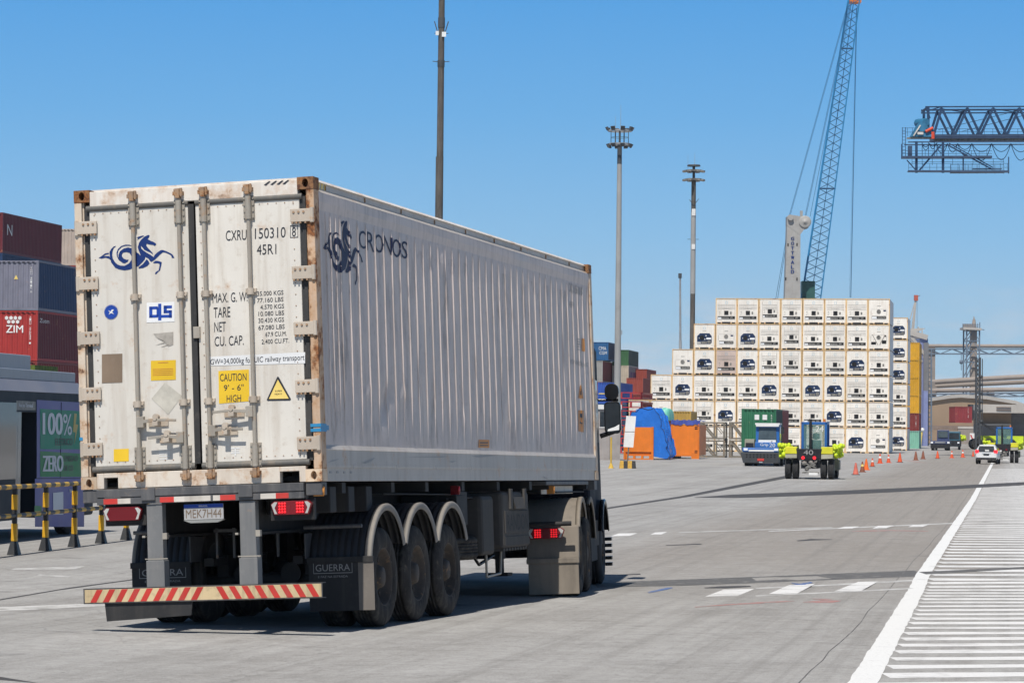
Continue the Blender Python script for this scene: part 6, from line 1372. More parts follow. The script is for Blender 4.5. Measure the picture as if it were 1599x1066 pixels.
def tractor_front(loc, rz):
    """seen from the front; +y is forward, origin on the ground under the front bumper"""
    T = empty('terminal_tractor', loc, 'blue terminal tractor numbered 20 hauling the green container towards the camera', 'tractor', 'terminal tractors in the yard', rz)
    x0, x1 = -1.32, .95                        # cab spans driver's left side
    MB().box(-1.25, 1.25, -5.5, -.2, .62, .95).build('chassis', M['tt_dark'], T)
    c = MB().hexa([(-1.22,-2.3,.95),(.40,-2.3,.95),(.40,-.35,.95),(-1.22,-.35,.95),(-1.22,-2.3,2.85),(.40,-2.3,2.85),(.40,-.55,2.85),(-1.22,-.55,2.85)]).build('cab', M['tt_blue'], T, .05)
    MB().hexa([(-1.05,-.36,1.72),(.22,-.36,1.72),(.22,-.33,1.72),(-1.05,-.33,1.72),(-1.0,-.53,2.66),(.18,-.53,2.66),(.18,-.50,2.66),(-1.0,-.50,2.66)]).build('windscreen', M['glass_cab'], c)
    MB().box(-1.26, .44, -2.3, -.30, 2.86, 2.98).box(-1.20, .38, -.48, -.28, 2.74, 2.86).build('roof_visor', M['white_far'], c)
    MB().box(-1.235, -1.22, -2.0, -.7, 1.75, 2.7).build('side_window', M['glass'], c)
    MB().hexa([(-1.0,-.345,1.66),(.2,-.345,1.66),(.2,-.30,1.66),(-1.0,-.30,1.66),(-1.0,-.36,1.82),(.2,-.36,1.82),(.2,-.33,1.82),(-1.0,-.33,1.82)]).build('dashboard', M['white_far'], c)
    k = MB(); k.bar((-.75,-.33,1.75), (-.35,-.32,1.35), .05); k.build('wiper', M['tt_dark'], c)
    MB().box(-1.30, 1.28, -.9, .0, .98, 1.28).build('bonnet', M['tt_blue'], T, .05)
    MB().box(-.9, .85, -.005, .02, 1.02, 1.14).build('grille', M['white_far'], T)
    for x in (-1.05, 1.05): MB().box(x-.14, x+.14, -.005, .03, 1.08, 1.24).build('headlight', M['headlamp'], T)
    b = MB().hexa([(-1.22,-.5,.22),(1.22,-.5,.22),(1.22,.05,.22),(-1.22,.05,.22),(-1.42,-.5,.95),(1.42,-.5,.95),(1.42,.12,.95),(-1.42,.12,.95)]).build('bumper', M['tt_front'], T, .04)
    k = MB()
    for i in range(9):
        for j in range(2): k.box(-1.0+i*.24, -.90+i*.24, .088+.03*j, .10+.03*j, .60+.16*j, .68+.16*j)
    k.build('bumper_slots', M['dark_slot'], b)
    MB().box(-.22, .24, .075, .105, .38, .54).build('number_plate', M['red_tape'], T); MB().box(-.12, .12, .05, .10, .24, .33).build('tow_eye', M['chrome'], T)
    k = MB(); fy = -.31
    for s, a, c2 in (('Grip', .05, -.50), ('20', -.58, -.98)): put_text(k, s, [(a, .012, 1.60), (c2, .012, 1.60), (c2, .012, 1.34), (a, .012, 1.34)])
    k2 = MB().box(-1.2, .42, -.34, .0, 1.28, 1.66).build('cowl', M['tt_blue'], T, .03)
    k.build('front_lettering', M['white_far'], T, recalc=False)
    MB().box(.50, 1.18, -1.4, -.6, 1.28, 1.86).build('engine_box', M['khaki'], T, .04); MB().box(.56, 1.1, -.6, -.55, 1.32, 1.6).build('tool_bin', M['tt_dark'], T)
    k = MB().box(-1.52, -1.32, -.75, -.62, 2.25, 2.72).build('mirror', M['tt_dark'], T)
    for x in (-1.22, 1.22): tt_wheel(T, x, -1.2)
    for x in (-1.24, 1.24): tt_wheel(T, x, -4.4, True)
    for y in (-1.2,): MB().box(-1.32, -1.02, y-.6, y+.6, 1.04, 1.10).build('mudguard', M['khaki'], T)
    MB().box(-1.40, -1.20, -2.8, -2.2, .5, .95).build('step_box', M['khaki'], T)
    return T
def tractor_rear(loc, rz, label, num, cabnum, r=.52, lit=True):
    """seen from behind; +y forward, origin on the ground under the tail"""
    T = empty('terminal_tractor', loc, label, 'tractor', 'terminal tractors in the yard', rz)
    MB().box(-.42, .42, .1, 5.6, .55, .95).build('chassis', M['tt_dark'], T)
    t = MB().hexa([(-.58,.0,1.02),(.58,.0,1.02),(.58,.15,1.02),(-.58,.15,1.02),(-.66,-.05,1.56),(.66,-.05,1.56),(.66,.5,1.56),(-.66,.5,1.56)]).build('tail_plate', M['tt_dark'], T, .02)
    if num:
        k = MB(); put_text(k, num, [(-.28,-.062,1.50),(.22,-.062,1.50),(.22,-.045,1.25),(-.28,-.045,1.25)]); k.build('tail_number', M['ink_grey'], t, recalc=False)
    for x in (-.30, .28):
        k = MB(); k.tube((x, .02, 1.10), (x, -.06, 1.10), .085, n=12); k.build('tail_lamp', M['red_lit' if lit else 'red_lens'], T)
    k = MB()
    for x, z, q in ((-.25,.82,.14),(.1,.86,.12),(.25,.74,.1),(0,.62,.12),(-.12,.5,.1),(.34,.9,.08)): k.ico((x, .05, z), q, 1.2, .8, 1)
    k.bar((-.4,.0,.9), (.35,0,.6), .05); k.bar((.4,.0,.92), (-.2,0,.58), .05); k.box(-.35, .5, .05, .2, .30, .38); k.build('coupling', M['unit_grey'], T)
    MB().box(.0, .45, .0, .1, .22, .34).build('number_plate', M['white_far'], T)
    for s in (-1, 1):
        x0, x1 = sorted((s*.62, s*1.22)); f = MB().hexa([(x0,-.05,1.08 if s < 0 else 1.04),(x1,-.05,1.08),(x1,1.3,1.04),(x0,1.3,1.04),(x0,.02,1.30),(x1,.02,1.34),(x1,1.3,1.36),(x0,1.3,1.34)]); f.build('mudguard', M['khaki'], T, .02)
        MB().box(x0, x1, -.02, 1.4, 1.30, 1.66).build('fender_box', M['yel_box'], T, .02)
        k = MB(); rr = random.Random(5+s)
        for i in range(60): k.ico((s*(1.12+rr.random()*.44), rr.uniform(.2, 3.2), 1.12+rr.random()*.62), .07+rr.random()*.08, 1, 1.2, 1.2)
        k.build('fender_cover', M['hi_vis'], T)
        tt_wheel(T, s*1.26, .62, True, r); tt_wheel(T, s*1.20, 4.4, False, r)
        MB().box(*sorted((s*1.0, s*1.38)), 2.6, 3.4, .45, .98).build('fuel_tank', M['khaki'], T, .05)
    # open cab frame
    xa, xb, ya, yb, zb, zt = -.62, .72, 2.6, 4.2, 1.25, 2.95
    b = MB()
    for x in (xa, xb-.13):
        for y in (ya, yb): b.box(x, x+.13, y, y+.12, zb, zt)
    b.box(xa, xb, ya, yb+.12, zt-.14, zt); b.box(xa, xb, ya, yb+.12, zb-.1, zb+.18)
    c = b.build('cab', M['tt_blue'], T, .02)
    MB().box(xa+.13, xb-.13, ya+.03, ya+.05, zb+.18, zt-.14).build('rear_window', M['glass_green'], c)
    if cabnum: k = MB(); put_text(k, cabnum, [(.12,ya+.022,2.75),(.54,ya+.022,2.75),(.54,ya+.022,2.45),(.12,ya+.022,2.45)]); k.build('cab_number', M['white_far'], c, recalc=False)
    k = MB(); k.box(-.2, .35, ya+.5, ya+1.0, zb+.2, zb+.75); k.ico((.1, ya+.7, zb+.95), .22); k.build('seat', M['tt_dark'], c)
    MB().tube((-.12, 2.35, 1.3), (-.12, 2.35, 3.1), .075, n=10).build('exhaust_pipe', M['tt_dark'], T)
    MB().box(-1.1, 1.1, 2.2, 5.2, .95, 1.2).build('platform', M['tt_dark'], T)
    k = MB(); k.tube((.55, 3.0, zt), (.55, 3.0, zt+.16), .07, n=8); k.build('beacon', M['orange'], T)
    return T
def vehicles():
    p = at(1188, 728, 204); P = Vector((p.x, p.y, 0)); tractor_front(P, PI-TH)
    # its load: green then maroon twenty footers on a chassis
    grn = cpaint('deep green container paint', (.03, .15, .075)); dgr = cpaint('shaded green side paint', (.03, .06, .05)); mr = cpaint('maroon load paint', (.22, .045, .04))  # second green is the first one darkened, side shade put into the paint
    o = corner(1212, 660, 208); z0 = 1.28; zt = at(1212, 638.5, 208).z
    T = dry_container((o.x, o.y, z0), grn, 'green container with two white stencils carried behind the blue tractor', 'containers carried by the blue tractor', L=6.06, H=zt-z0, side_col=dgr)
    k = MB(); [k.box(a, a+.32, .0, .012, zt-z0-.76, zt-z0-.40) for a in (-.30, .26)]; k.build('stencil', M['white_far'], T); vert_text(T, 'BMOU 2', .85, 1.2, 2.3, .08)
    k = MB(); put_text(k, '(F)', [(1.213, 1.3, 1.75), (1.213, 3.9, 1.75), (1.213, 3.9, 1.25), (1.213, 1.3, 1.25)]); k.build('side_lettering', M['white_far'], T, recalc=False)
    q = Vector((o.x, o.y, z0))+gv(.0, 6.3)
    dry_container(tuple(q), mr, 'maroon container on the same chassis behind the green one', 'containers carried by the blue tractor', L=6.06, H=zt-z0)
    T = empty('container_trailer', (o.x, o.y, 0), 'dark low chassis under the green and maroon containers', 'trailer', rz=-TH)
    MB().box(-.6, .6, -1.5, 12.4, .98, 1.26).box(-1.2, 1.2, -.05, .2, 1.08, 1.26).box(-1.2, 1.2, 5.9, 6.4, 1.08, 1.26).box(-1.2, 1.2, 12.1, 12.4, 1.08, 1.26).build('frame', M['tt_dark'], T)
    for s in (-1, 1):
        for y in (9.2, 10.5): add_wheel(T, y, .5, .5, .3, s, 1.2, True, 'tyre_clean')
        MB().box(*sorted((s*.6, s*1.3)), 1.0, 1.5, .85, 1.28).build('mudguard', M['khaki'], T); MB().box(*sorted((s*.6, s*1.3)), 3.0, 3.5, .85, 1.28).build('mudguard', M['khaki'], T)
    p = at(1263, 747, 152); tractor_rear((p.x, p.y, 0), -TH-R(1), 'terminal tractor numbered 40 with fluorescent side covers, seen from behind', '40', '24')
    p = at(1566, 719.5, 243); tractor_rear((p.x, p.y, 0), -TH-R(1), 'terminal tractor with blue open cab just right of the white car', '', '', lit=False, r=.50)
    # far blue lorry
    p = at(1468, 700.5, 398); T = empty('far_lorry', (p.x, p.y, 0), 'dark blue lorry coming from the far end of the yard', 'lorry', rz=PI-TH)
    MB().box(-1.25, 1.25, -9, -.4, .7, 1.0).build('chassis', M['tt_dark'], T); nv = paint('far lorry navy', (.03, .045, .12), .4, .15)
    c = MB().hexa([(-1.2,-2.4,1.0),(.45,-2.4,1.0),(.45,-.3,1.0),(-1.2,-.3,1.0),(-1.15,-2.3,2.75),(.4,-2.3,2.75),(.4,-.6,2.75),(-1.15,-.6,2.75)]).build('cab', nv, T, .05)
    MB().hexa([(-1.0,-.34,1.75),(.28,-.34,1.75),(.28,-.30,1.75),(-1.0,-.30,1.75),(-.98,-.57,2.6),(.25,-.57,2.6),(.25,-.52,2.6),(-.98,-.52,2.6)]).build('windscreen', M['glass_cab'], c)
    MB().box(-1.3, 1.3, -1.2, .0, .85, 1.3).build('bonnet', nv, T, .06); MB().box(-1.28, 1.28, -.3, .1, .3, .85).build('bumper', M['tt_dark'], T); MB().box(-.7, .7, .0, .03, 1.0, 1.15).build('grille', M['galv'], T)
    for x in (-1.1, 1.1): MB().box(x-.16, x+.16, .0, .05, .95, 1.18).build('headlight', M['headlamp'], T)
    for x in (-1.2, 1.2): tt_wheel(T, x, -1.2); tt_wheel(T, x, -7.5, True)
    p = at(1487, 699, 418); T = empty('parked_van', (p.x, p.y, 0), 'blue green boxy vehicle just right of the far dark blue lorry', 'van', rz=PI-TH)
    vb = paint('blue green van paint', (.04, .12, .17), .4, .15); c = MB().box(-1.1, 1.1, -5, 0, .45, 2.6).build('body', vb, T, .1); MB().box(-.95, .95, -.01, .03, 1.5, 2.35).build('windscreen', M['glass'], c); MB().box(-1.25, 1.25, -1, .1, .5, 1.3).build('bonnet', M['tt_dark'], T, .05)
    for x in (-.85, .85): MB().box(x-.14, x+.14, .1, .14, .9, 1.1).build('headlight', M['headlamp'], T)
    for x in (-1.1, 1.1): tt_wheel(T, x, -.9, False, .4); tt_wheel(T, x, -4, False, .4)
    k = MB(); rr = random.Random(3); [k.ico((-1.5+rr.uniform(-.3, .3), rr.uniform(-2, 0), 1.3+rr.random()*.7), .2) for i in range(18)]; k.build('side_cover', M['hi_vis'], T)
vehicles()
def white_car():
    p = at(1540, 721, 233); T = empty('white_car', (p.x, p.y, 0), 'white hatchback car driving away beside the edge line', 'car', rz=-TH-R(4))
    wp = paint('white car paint', (.78, .78, .77), .25, .03); W0 = .86
    #       y, z low, z belt, z roof, half width belt, half width roof
    st = [(0.0,.42,.86,.90,.74,.66),(.05,.36,.95,1.05,.82,.66),(.22,.34,.98,1.28,.85,.64),(.50,.33,.97,1.47,.86,.62),(1.0,.33,.95,1.52,.86,.61),(1.7,.33,.93,1.53,.86,.61),(2.3,.33,.92,1.46,.86,.60),(2.75,.33,.92,1.20,.86,.62),(3.05,.33,.94,.98,.85,.68),(3.6,.34,.86,.90,.83,.66),(3.9,.36,.70,.78,.76,.6),(4.0,.42,.60,.64,.62,.5)]
    b = MB(); V = []
    for y, zl, zb, zr, wb, wr in st:
        half = [(wb*.88, zl), (wb, zl+.12), (wb, (zl+zb)/2), (wb*.985, zb), ((wb+wr)/2+.03, (zb+zr)/2), (wr, zr-.05), (wr-.12, zr), (0, zr+.02)]
        ring = half+[(-x, z) for x, z in half[-2::-1]]; V += [(x, y, z) for x, z in ring]
    n = 15; b.add(V, [(i*n+j, i*n+(j+1) % n, (i+1)*n+(j+1) % n, (i+1)*n+j) for i in range(len(st)-1) for j in range(n)], True)
    b.add(V[:n], [tuple(range(n))]); b.add(V[-n:], [tuple(range(n))]); c = b.build('body', wp, T)
    MB().hexa([(-.68,-.02,.98),(.68,-.02,.98),(.68,.08,.98),(-.68,.08,.98),(-.56,.19,1.42),(.56,.19,1.42),(.56,.4,1.42),(-.56,.4,1.42)]).build('rear_window', M['glass'], c)
    MB().box(-.10, .22, -.03, .0, 1.02, 1.14).build('window_sticker', M['white_far'], c)
    for s in (-1, 1):
        MB().prism([(s*.86,-.01,.86),(s*.60,-.03,.90),(s*.58,-.01,1.08),(s*.78,.06,1.14),(s*.875,.05,1.06)], (0, .14, 0)).build('tail_lamp', M['red_lit'], T)
        MB().add([(s*.80,.55,1.0),(s*.80,2.75,.98),(s*.655,2.3,1.40),(s*.66,.7,1.42)], [(0,1,2,3)]).add([(s*.86,.55,1.0),(s*.865,2.75,.98),(s*.70,2.3,1.40),(s*.71,.7,1.42)], [(0,1,2,3)]).build('side_window', M['glass'], c)
        for y in (.68, 3.2):
            e = add_wheel(T, y, .31, .31, .19, s, .86, False, 'tyre_clean', 'galv')
        MB().box(*sorted((s*.86, s*1.02)), 2.55, 2.65, .98, 1.10).build('mirror', wp, T)
    MB().box(-.78, .78, -.04, .1, .36, .52).build('bumper', M['tt_dark'], T, .03); MB().box(-.22, .22, -.03, .0, .70, .80).build('number_plate', M['dark_slot'], T); MB().box(-.34, .34, -.02, .0, .82, .86).build('trim_strip', M['chrome'], T)
    MB().box(-.55, .55, .14, .34, 1.47, 1.52).build('spoiler', wp, c, .01)
white_car()
def cones():
    pts = [(1336.2,741.2,19,'pinkish'),(1346.6,737,16.5,'brown dusty'),(1352.6,733.6,17.5,'bright orange'),(1362.3,728.4,13.5,''),(1374.2,723.2,15,''),(1387.5,722.3,13,''),(1405.2,721.8,15,''),(1430,718.4,14,'dark brown'),(1441.4,716.6,13,'brown'),(1464,715.8,12,''),(1486.3,714.9,11.5,''),(1503.4,713.9,12,''),(1519.5,712.8,9,'')]
    oc = [paint('orange cone', (.70, .10, .03), .5, .1, .2), paint('pink orange cone', (.62, .15, .10), .5, .1, .2), paint('dusty brown cone', (.26, .09, .05), .6, .2, .3), paint('bright orange cone', (.80, .15, .02), .5, .1)]
    lab = ['faded pinkish cone, nearest of the row', 'dusty brown cone just behind the nearest one', 'bright orange cone, third nearest of the row', 'white collared cone, fourth nearest of the row', 'tall orange cone, fifth nearest of the row', 'orange cone left of the gap, sixth nearest', 'orange cone in front of the last reefer column', 'dark brown cone below the mint container', 'brownish thin cone right of the dark brown one', 'red orange cone in front of the far blue lorry', 'white collared cone right of the far lorry', 'white collared cone nearest the white car', 'small cone half hidden by the white car']
    for i, (px, py, hp, c) in enumerate(pts):
        g = gpt(px, py); h = hp/FPX*g.y; m = oc[{'pinkish':1,'brown dusty':2,'bright orange':3,'dark brown':2,'brown':2}.get(c, 0)]
        T = empty('traffic_cone', g, lab[i], 'traffic cone', 'traffic cones along the lane edge')
        MB().tube((0,0,.03), (0,0,h), .15*h/.6, .035*h/.6, 14).build('cone', m, T); MB().box(-.19*h/.6, .19*h/.6, -.19*h/.6, .19*h/.6, 0, .04).build('base', m if i % 3 else M['tt_front'], T)
        z = h*.55; r = (.15+(.035-.15)*.55)*h/.6; r2 = (.15+(.035-.15)*.75)*h/.6
        MB().tube((0,0,z), (0,0,h*.75), r+.004, r2+.004, 14, False).build('band', M['white_far'] if i in (3, 4, 10, 11, 5) else M['tri_yellow'] if i == 1 else m, T)
cones()
# ------------------------------------------------------------------ far background at the right
def background():
    M['tan_wall'] = paint('tan warehouse wall', (.31, .22, .145), .8, .12, .35, (.2, .14, .1), 0, 3, 0, 0, .15); M['pale_conc'] = paint('pale concrete', (.44, .41, .37), .8, .1, .3, (.2,.18,.16), 0, 3, 0, 0, .2)
    M['shed_grey'] = paint('grey shed wall', (.16, .16, .165), .8, .15, .2); M['gallery'] = paint('beige gallery cladding', (.30, .255, .22), .7, .15, .4, (.15,.12,.10), 0, 3, 0, 0, .3); M['gal_steel'] = paint('blue grey truss steel', (.13, .17, .22), .6, .2)
    M['tower_blue'] = paint('violet blue cladding', (.20, .23, .40), .5, .08, .15); M['brick_low'] = paint('brown wall base', (.20, .15, .12), .8, .2)
    def wbox(mb, x0, y0, x1, y1, d, th):      # vertical slab whose near face covers the pixel rectangle at depth d
        A = at(x0, y1, d); B = at(x1, y1, d); t = at(x0, y0, d); mb.box(A.x, B.x, A.y, A.y+th, max(-.5, A.z), t.z)
    # big tan warehouse with a low gable
    d = 620; b = MB(); P = [at(1436, 706, d), at(1640, 706, d), at(1640, 648, d), at(1585, 628, d), at(1540, 620.5, d), at(1500, 618, d), at(1484, 619, d), at(1450, 624, d), at(1436, 629, d)]
    P = [Vector((p.x, p.y, max(0, p.z))) for p in P]; y = P[0].y; P = [Vector((p.x, y, p.z)) for p in P]
    o = b.prism(P, (0, 60, 0)).build('warehouse', M['tan_wall']); tag(o, 'big tan warehouse with low gable behind the far lorry', 'warehouse')
    k = MB(); q = [at(x, yy, d) for x, yy in ((1436,629),(1450,624),(1484,619),(1500,618),(1540,620.5),(1585,628),(1640,648))]
    for a, c in zip(q[:-1], q[1:]): k.bar((a.x, y-.3, a.z), (c.x, y-.3, c.z), .6, .7)
    k.build('roof_edge', M['pale_conc'], o).matrix_parent_inverse = o.matrix_world.inverted()
    k = MB(); wbox(k, 1450, 664, 1525, 671, 619.6, .5); k.build('plinth', M['brick_low'], o); k = MB(); wbox(k, 1450, 671, 1500, 704, 619.5, .3); k.build('lower_wall', M['tan_wall'], o)
    k = MB(); wbox(k, 1496, 668, 1520, 703, 619, .4); k.build('door_panel', M['gallery'], o); k = MB(); wbox(k, 1496, 665.5, 1520, 669, 618.9, .6); k.build('door_lintel', M['pale_conc'], o)
    # concrete canopy building on the right
    d = 560; p = at(1531, 700, d); T = empty('canopy_building', (p.x, p.y, 0), 'low building with a broad pale concrete fascia at the right edge', 'building')
    def part(rects, name, mat):
        k = MB()
        for x0, y0, x1, y1, dd, th in rects: wbox(k, x0, y0, x1, y1, dd, th)
        k.v = [(x-T.location.x, yy-T.location.y, z) for x, yy, z in k.v]; k.build(name, M[mat], T)
    part([(1530,631,1650,644,560,14)], 'fascia', 'pale_conc'); part([(1530,644,1579,662,566,8)], 'upper_wall', 'tan_wall'); part([(1579,644,1650,704,568,6)], 'open_bay', 'shed_grey'); part([(1530,662,1579,706,565,8)], 'lower_wall', 'shed_grey'); part([(1530,661,1579,664,564.5,1)], 'ledge', 'pale_conc'); part([(1556,635,1579,636.2,559.8,.3),(1556,639,1579,640.2,559.8,.3)], 'joint', 'brick_low')
    # conveyor galleries
    def gallery(pts, d, th, hgt, label, truss=True, posts=()):
        A = at(pts[0][0], pts[0][1], d); T = empty('conveyor_gallery', (A.x, A.y, 0), label, 'conveyor'); o = Vector((A.x, A.y, 0))
        tube = MB(); tr = MB()
        for (x0, y0), (x1, y1) in zip(pts[:-1], pts[1:]):
            a, c = at(x0, y0, d)-o, at(x1, y1, d)-o; r = hgt/2; ns = 10
            tube.tube(a-Vector((0,0,r)), c-Vector((0,0,r)), r, n=14)
            if truss:
                zz = Vector((0, 0, -hgt-.3)); h2 = Vector((0, 0, -th)); m = max(2, int((c-a).length/3.0))
                for dy in (-1, 1):
                    D = Vector((0, dy, 0)); tr.bar(a+zz+D, c+zz+D, .3); tr.bar(a+zz+h2+D, c+zz+h2+D, .3)
                    for i in range(m): p0 = a.lerp(c, i/m); p1 = a.lerp(c, (i+1)/m); tr.bar(p0+zz+(h2 if i % 2 else Vector())+D, p1+zz+(Vector() if i % 2 else h2)+D, .16)
        tube.build('tube', M['gallery'], T)
        if truss: tr.build('truss', M['gal_steel'], T)
        for x, yt, yb, w in posts:
            p = at(x, yt, d)-o; q = at(x, yb, d)-o; MB().box(p.x-w/2, p.x+w/2, p.y-w/2, p.y+w/2, max(0, q.z) if q.z > 0 else 0, p.z).build('support', M['gallery'], T)
        return T
    gallery([(1449, 537), (1660, 537.5)], 760, 7.5/FPX*760, 6/FPX*760, 'highest thin conveyor gallery with lattice girder crossing the sky', True, ((1455, 543, 700, 1.6), (1640, 545, 700, 1.6)))
    gallery([(1440, 593.5), (1525, 588), (1660, 581)], 700, 4/FPX*700, 8/FPX*700, 'upper beige conveyor gallery sloping up to the right', False, ((1455, 596, 700, 1.4), (1640, 590, 700, 1.4)))
    gallery([(1440, 600), (1660, 590)], 705, 4/FPX*705, 7/FPX*705, 'middle beige conveyor gallery just below the sloping one', False, ((1458, 604, 700, 1.2), (1645, 600, 700, 1.2)))
    gallery([(1440, 606.5), (1525, 605), (1660, 604)], 680, 5/FPX*680, 7/FPX*680, 'lowest conveyor gallery with lattice girder above the warehouse', True, ((1455, 612, 700, 1.6), (1537, 612, 640, 1.8), (1546, 612, 640, 1.8), (1648, 612, 700, 1.6)))
    # transfer tower
    d = 740; A = at(1517, 600, d); o = Vector((A.x, A.y, 0)); T = empty('transfer_tower', o, 'steel transfer tower with platform on top above the galleries', 'tower'); lp = lambda x, y, dy=0: at(x, y, d)-o+Vector((0, dy, 0))
    b = MB()
    for x in (1509.5, 1529.5):
        for dy in (0, 5): q = lp(x, 513, dy); b.bar((q.x, q.y, 0), q, .35)
    ys = [516, 532, 548, 565, 588]
    for a, c in zip(ys[:-1], ys[1:]):
        for dy in (0, 5): b.bar(lp(1509.5, c, dy), lp(1520, a, dy), .2); b.bar(lp(1529.5, c, dy), lp(1520, a, dy), .14); b.bar(lp(1509.5, a, dy), lp(1529.5, a, dy), .2)
    b.build('frame', M['gal_steel'], T); q = lp(1522, 512); MB().box(q.x-.75, q.x+.75, 1, 3.0, 0, q.z).build('chute', M['gallery'], T)
    b = MB(); b.bar(lp(1503.5, 512.5, 2), lp(1532, 514, 2), 6, .55); b.build('platform', M['pale_conc'], T)
    b = MB()
    for o2 in (3, 6): b.bar(lp(1503.5, 512-o2), lp(1530, 513-o2), .12)
    for i in range(8): b.bar(lp(1503.5+i*3.8, 512), lp(1503.5+i*3.8, 505), .12)
    b.bar(lp(1530, 520), lp(1530, 503), .2); b.bar(lp(1532, 514), lp(1537, 515), .2); b.build('handrail', M['gal_steel'], T)
    q = lp(1512, 511, 2); MB().box(q.x-1.0, q.x+1.8, q.y-1, q.y+1, q.z, q.z+.9).build('machine_house', M['gallery'], T)
    a = lp(1522.5, 511, 2); MB().tube(a, lp(1523, 498, 2), .65, .35, 10).tube(lp(1523, 498, 2), lp(1522.6, 493.5, 2), .2, .1, 8).build('vent', M['gallery'], T)
    q = lp(1501, 552); k = MB(); k.tube(lp(1501, 550), lp(1501, 578), .08, n=6); k.ico((q.x, q.y, lp(1501, 565).z), .5, 1, 1, 1.4); k.build('hook_block', M['gal_steel'], T)
    # violet-blue tower beside the yellow stack
    d = 520; A = at(1443, 640, d); o = Vector((A.x, A.y, 0)); T = empty('loader_tower', o, 'tall violet blue clad tower with grey column right of the yellow containers', 'tower'); lp = lambda x, y, dy=0: at(x, y, d)-o+Vector((0, dy, 0))
    def sl(x0, y0, x1, y1, mat, name, th, dy=0):
        a, c, t = lp(x0, y1, dy), lp(x1, y1, dy), lp(x0, y0, dy); MB().box(a.x, c.x, a.y, a.y+th, max(0, a.z), t.z).build(name, M[mat], T)
    sl(1428, 560, 1441, 706, 'tower_blue', 'cladding', 8); sl(1441, 535, 1448.5, 706, 'shed_grey', 'column', 5, -.6); sl(1437, 528, 1449, 560, 'tower_blue', 'head_house', 6); sl(1440, 610, 1447, 706, 'tower_blue', 'cladding', 4, -1.2)
    b = MB()
    for x in (1450.3, 1455.5): b.bar(lp(x, 706, 1), lp(x, 545, 1), .25)
    for i in range(20): b.bar(lp(1450.3, 560+i*7, 1), lp(1455.5, 560+i*7, 1), .18)
    b.build('ladder_mast', M['gal_steel'], T)
    b = MB(); b.bar(lp(1420, 522), lp(1446, 556), .5); b.bar(lp(1418, 520), lp(1440, 565), .25)
    for i in range(6): b.bar(lp(1420+i*4.4, 522+i*5.7), lp(1420+i*4.4, 534+i*5), .2)
    b.bar(lp(1417, 518), lp(1438, 514), .5); b.bar(lp(1417, 518), lp(1448, 527), .9); b.bar(lp(1440, 512), lp(1440, 524), .2); b.bar(lp(1434, 510), lp(1434, 524), .2); b.bar(lp(1417, 514), lp(1444, 513), .15); b.build('conveyor_arm', M['pale_conc'], T)
    # small far crane
    d = 690; A = at(1425, 600, d); o = Vector((A.x, A.y, 0)); T = empty('far_crane', o, 'small distant slewing crane with red tip above the second stack', 'crane'); lp = lambda x, y, dy=0: at(x, y, d)-o+Vector((0, dy, 0))
    b = MB(); b.bar(lp(1423, 525), lp(1430, 466), .35); b.bar(lp(1426, 525), lp(1430.5, 466), .25); b.bar(lp(1416, 516), lp(1429, 470), .2)
    for i in range(7): b.bar(lp(1423+i, 525-i*8.4), lp(1426.3+i*.65, 521-i*8.4), .14)
    b.build('jib', M['pale_conc'], T); b = MB(); q = lp(1423, 525); b.box(q.x-2, q.x+2, 0, 4, 0, q.z); b.build('tower', M['shed_grey'], T)
    q = lp(1430, 464); MB().box(q.x-.4, q.x+.5, q.y-.4, q.y+.4, q.z-.8, q.z+.5).build('jib_tip', paint('red tip', (.45, .1, .06), .5, .1), T); MB().tube(lp(1432, 465), lp(1432, 520), .05, n=5).tube(lp(1430, 464), lp(1437, 461), .08, n=5).build('cable', M['gal_steel'], T)
    # reach stacker
    d = 430; A = at(1540, 705, d); o = Vector((A.x, A.y, 0)); T = empty('container_lifter', o, 'tall dark mast container lifter holding a maroon container', 'lifter'); lp = lambda x, y, dy=0: at(x, y, d)-o+Vector((0, dy, 0))
    def sl2(x0, y0, x1, y1, mat, name, th, dy=0):
        a, c, t = lp(x0, y1, dy), lp(x1, y1, dy), lp(x0, y0, dy); return MB().box(a.x, c.x, a.y, a.y+th, max(0, a.z), t.z).build(name, M[mat], T)
    sl2(1523, 558, 1525.5, 700, 'dark_steel', 'mast_rail', .6); sl2(1529, 558, 1531.2, 700, 'dark_steel', 'mast_rail', .6); k = MB(); [k.bar(lp(1525.5, 560+i*7, .2), lp(1529, 567+i*7, .2), .09) for i in range(19)]; [k.bar(lp(1529, 560+i*7, .2), lp(1525.5, 567+i*7, .2), .09) for i in range(19)]; k.build('mast_bracing', M['dark_steel'], T)
    b = MB()
    for y in (588, 600, 613, 627, 641, 658): q = lp(1532.5, y); b.ico((q.x, q.y, q.z), .28); 
    b.tube(lp(1534, 560), lp(1533.5, 690), .07, n=5); b.build('hose_guide', M['dark_steel'], T); sl2(1514.5, 631, 1520, 656, 'dark_steel', 'spreader', 2.2); sl2(1519, 640, 1524, 653, 'dark_steel', 'carriage', 1)
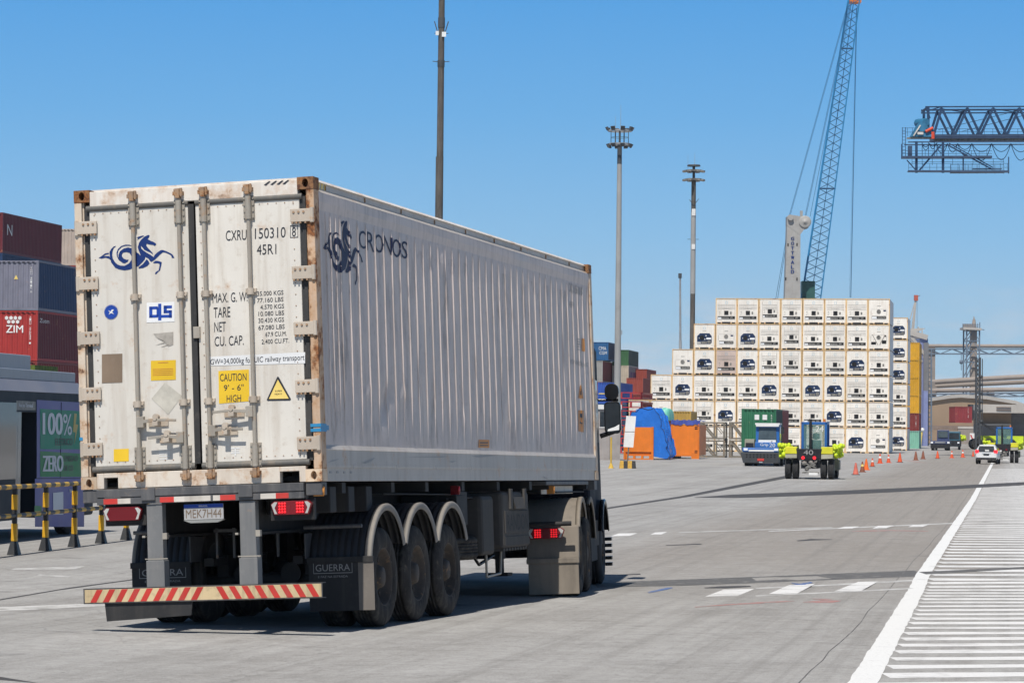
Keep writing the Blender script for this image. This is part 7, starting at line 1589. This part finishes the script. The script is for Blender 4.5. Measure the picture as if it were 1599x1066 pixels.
    MB().bar(lp(1531, 659), lp(1556, 675), .25).build('tilt_ram', M['tt_dark'], T)
    sl2(1531, 680, 1600, 699, 'hi_vis', 'body', 3.5, 1); b = MB()
    for x in (1528, 1545, 1580): q = lp(x, 700, 1); b.tube((q.x, q.y-.2, .8), (q.x, q.y+3.5, .8), .8, n=14)
    b.build('wheel_set', M['tyre_clean'], T)
    qq = at(1517.5, 660, d); z0 = qq.z; w = 28/FPX*d/2; Tc = dry_container((qq.x-1.22, qq.y-.2, z0), cpaint('lifted maroon paint', (.26, .04, .045)), 'maroon container lifted high by the dark mast', 'coloured containers beside the reefers', L=6.06, H=at(1500, 634.5, d).z-z0, rz=R(0)); vert_text(Tc, 'TCLU 88', .62, .7, 2.2, .1)
    # low yard clutter beyond the cones
    d = 470; p = at(1437, 700, d); T = empty('marker_post', (p.x, p.y, 0), 'orange and white marker post at the foot of the violet tower', 'post'); zt = at(1437, 668, d).z
    MB().tube((0,0,0), (.25,0,zt-.5), .16, n=8).build('shaft', M['tri_yellow'], T); MB().ico((.3,0,zt-.3), .42).build('head', M['white_far'], T)
    p = at(1517, 702, 520); T = empty('sign_panel', (p.x, p.y, 0), 'slanted red and white warning panel right of the far lorry', 'sign'); zt = at(1517, 676, 520).z
    MB().box(-.3, .5, 0, .12, .3, zt).build('panel', M['white_far'], T); MB().bar((-.15,-.02,zt-.3),(.4,-.02,zt*.35), .22, .05, (0,1,0)).build('stripe', M['red_tape'], T); MB().box(.05, .15, .12, .2, 0, zt).build('post', M['galv'], T)
background()

# ------------------------------------------------------------------ thin air over the whole yard
def air():
    m = bpy.data.materials.new('thin haze'); m.use_nodes = True; nt = m.node_tree; nt.nodes.clear()
    o = nt.nodes.new('ShaderNodeOutputMaterial'); v = nt.nodes.new('ShaderNodeVolumePrincipled')
    v.inputs['Color'].default_value = (.85, .91, 1, 1); v.inputs['Density'].default_value = .00008; nt.links.new(v.outputs[0], o.inputs['Volume'])
    tag(MB().box(-1050, 1050, -70, 2060, -1, 80).build('haze', m), None, kind='stuff')
air()
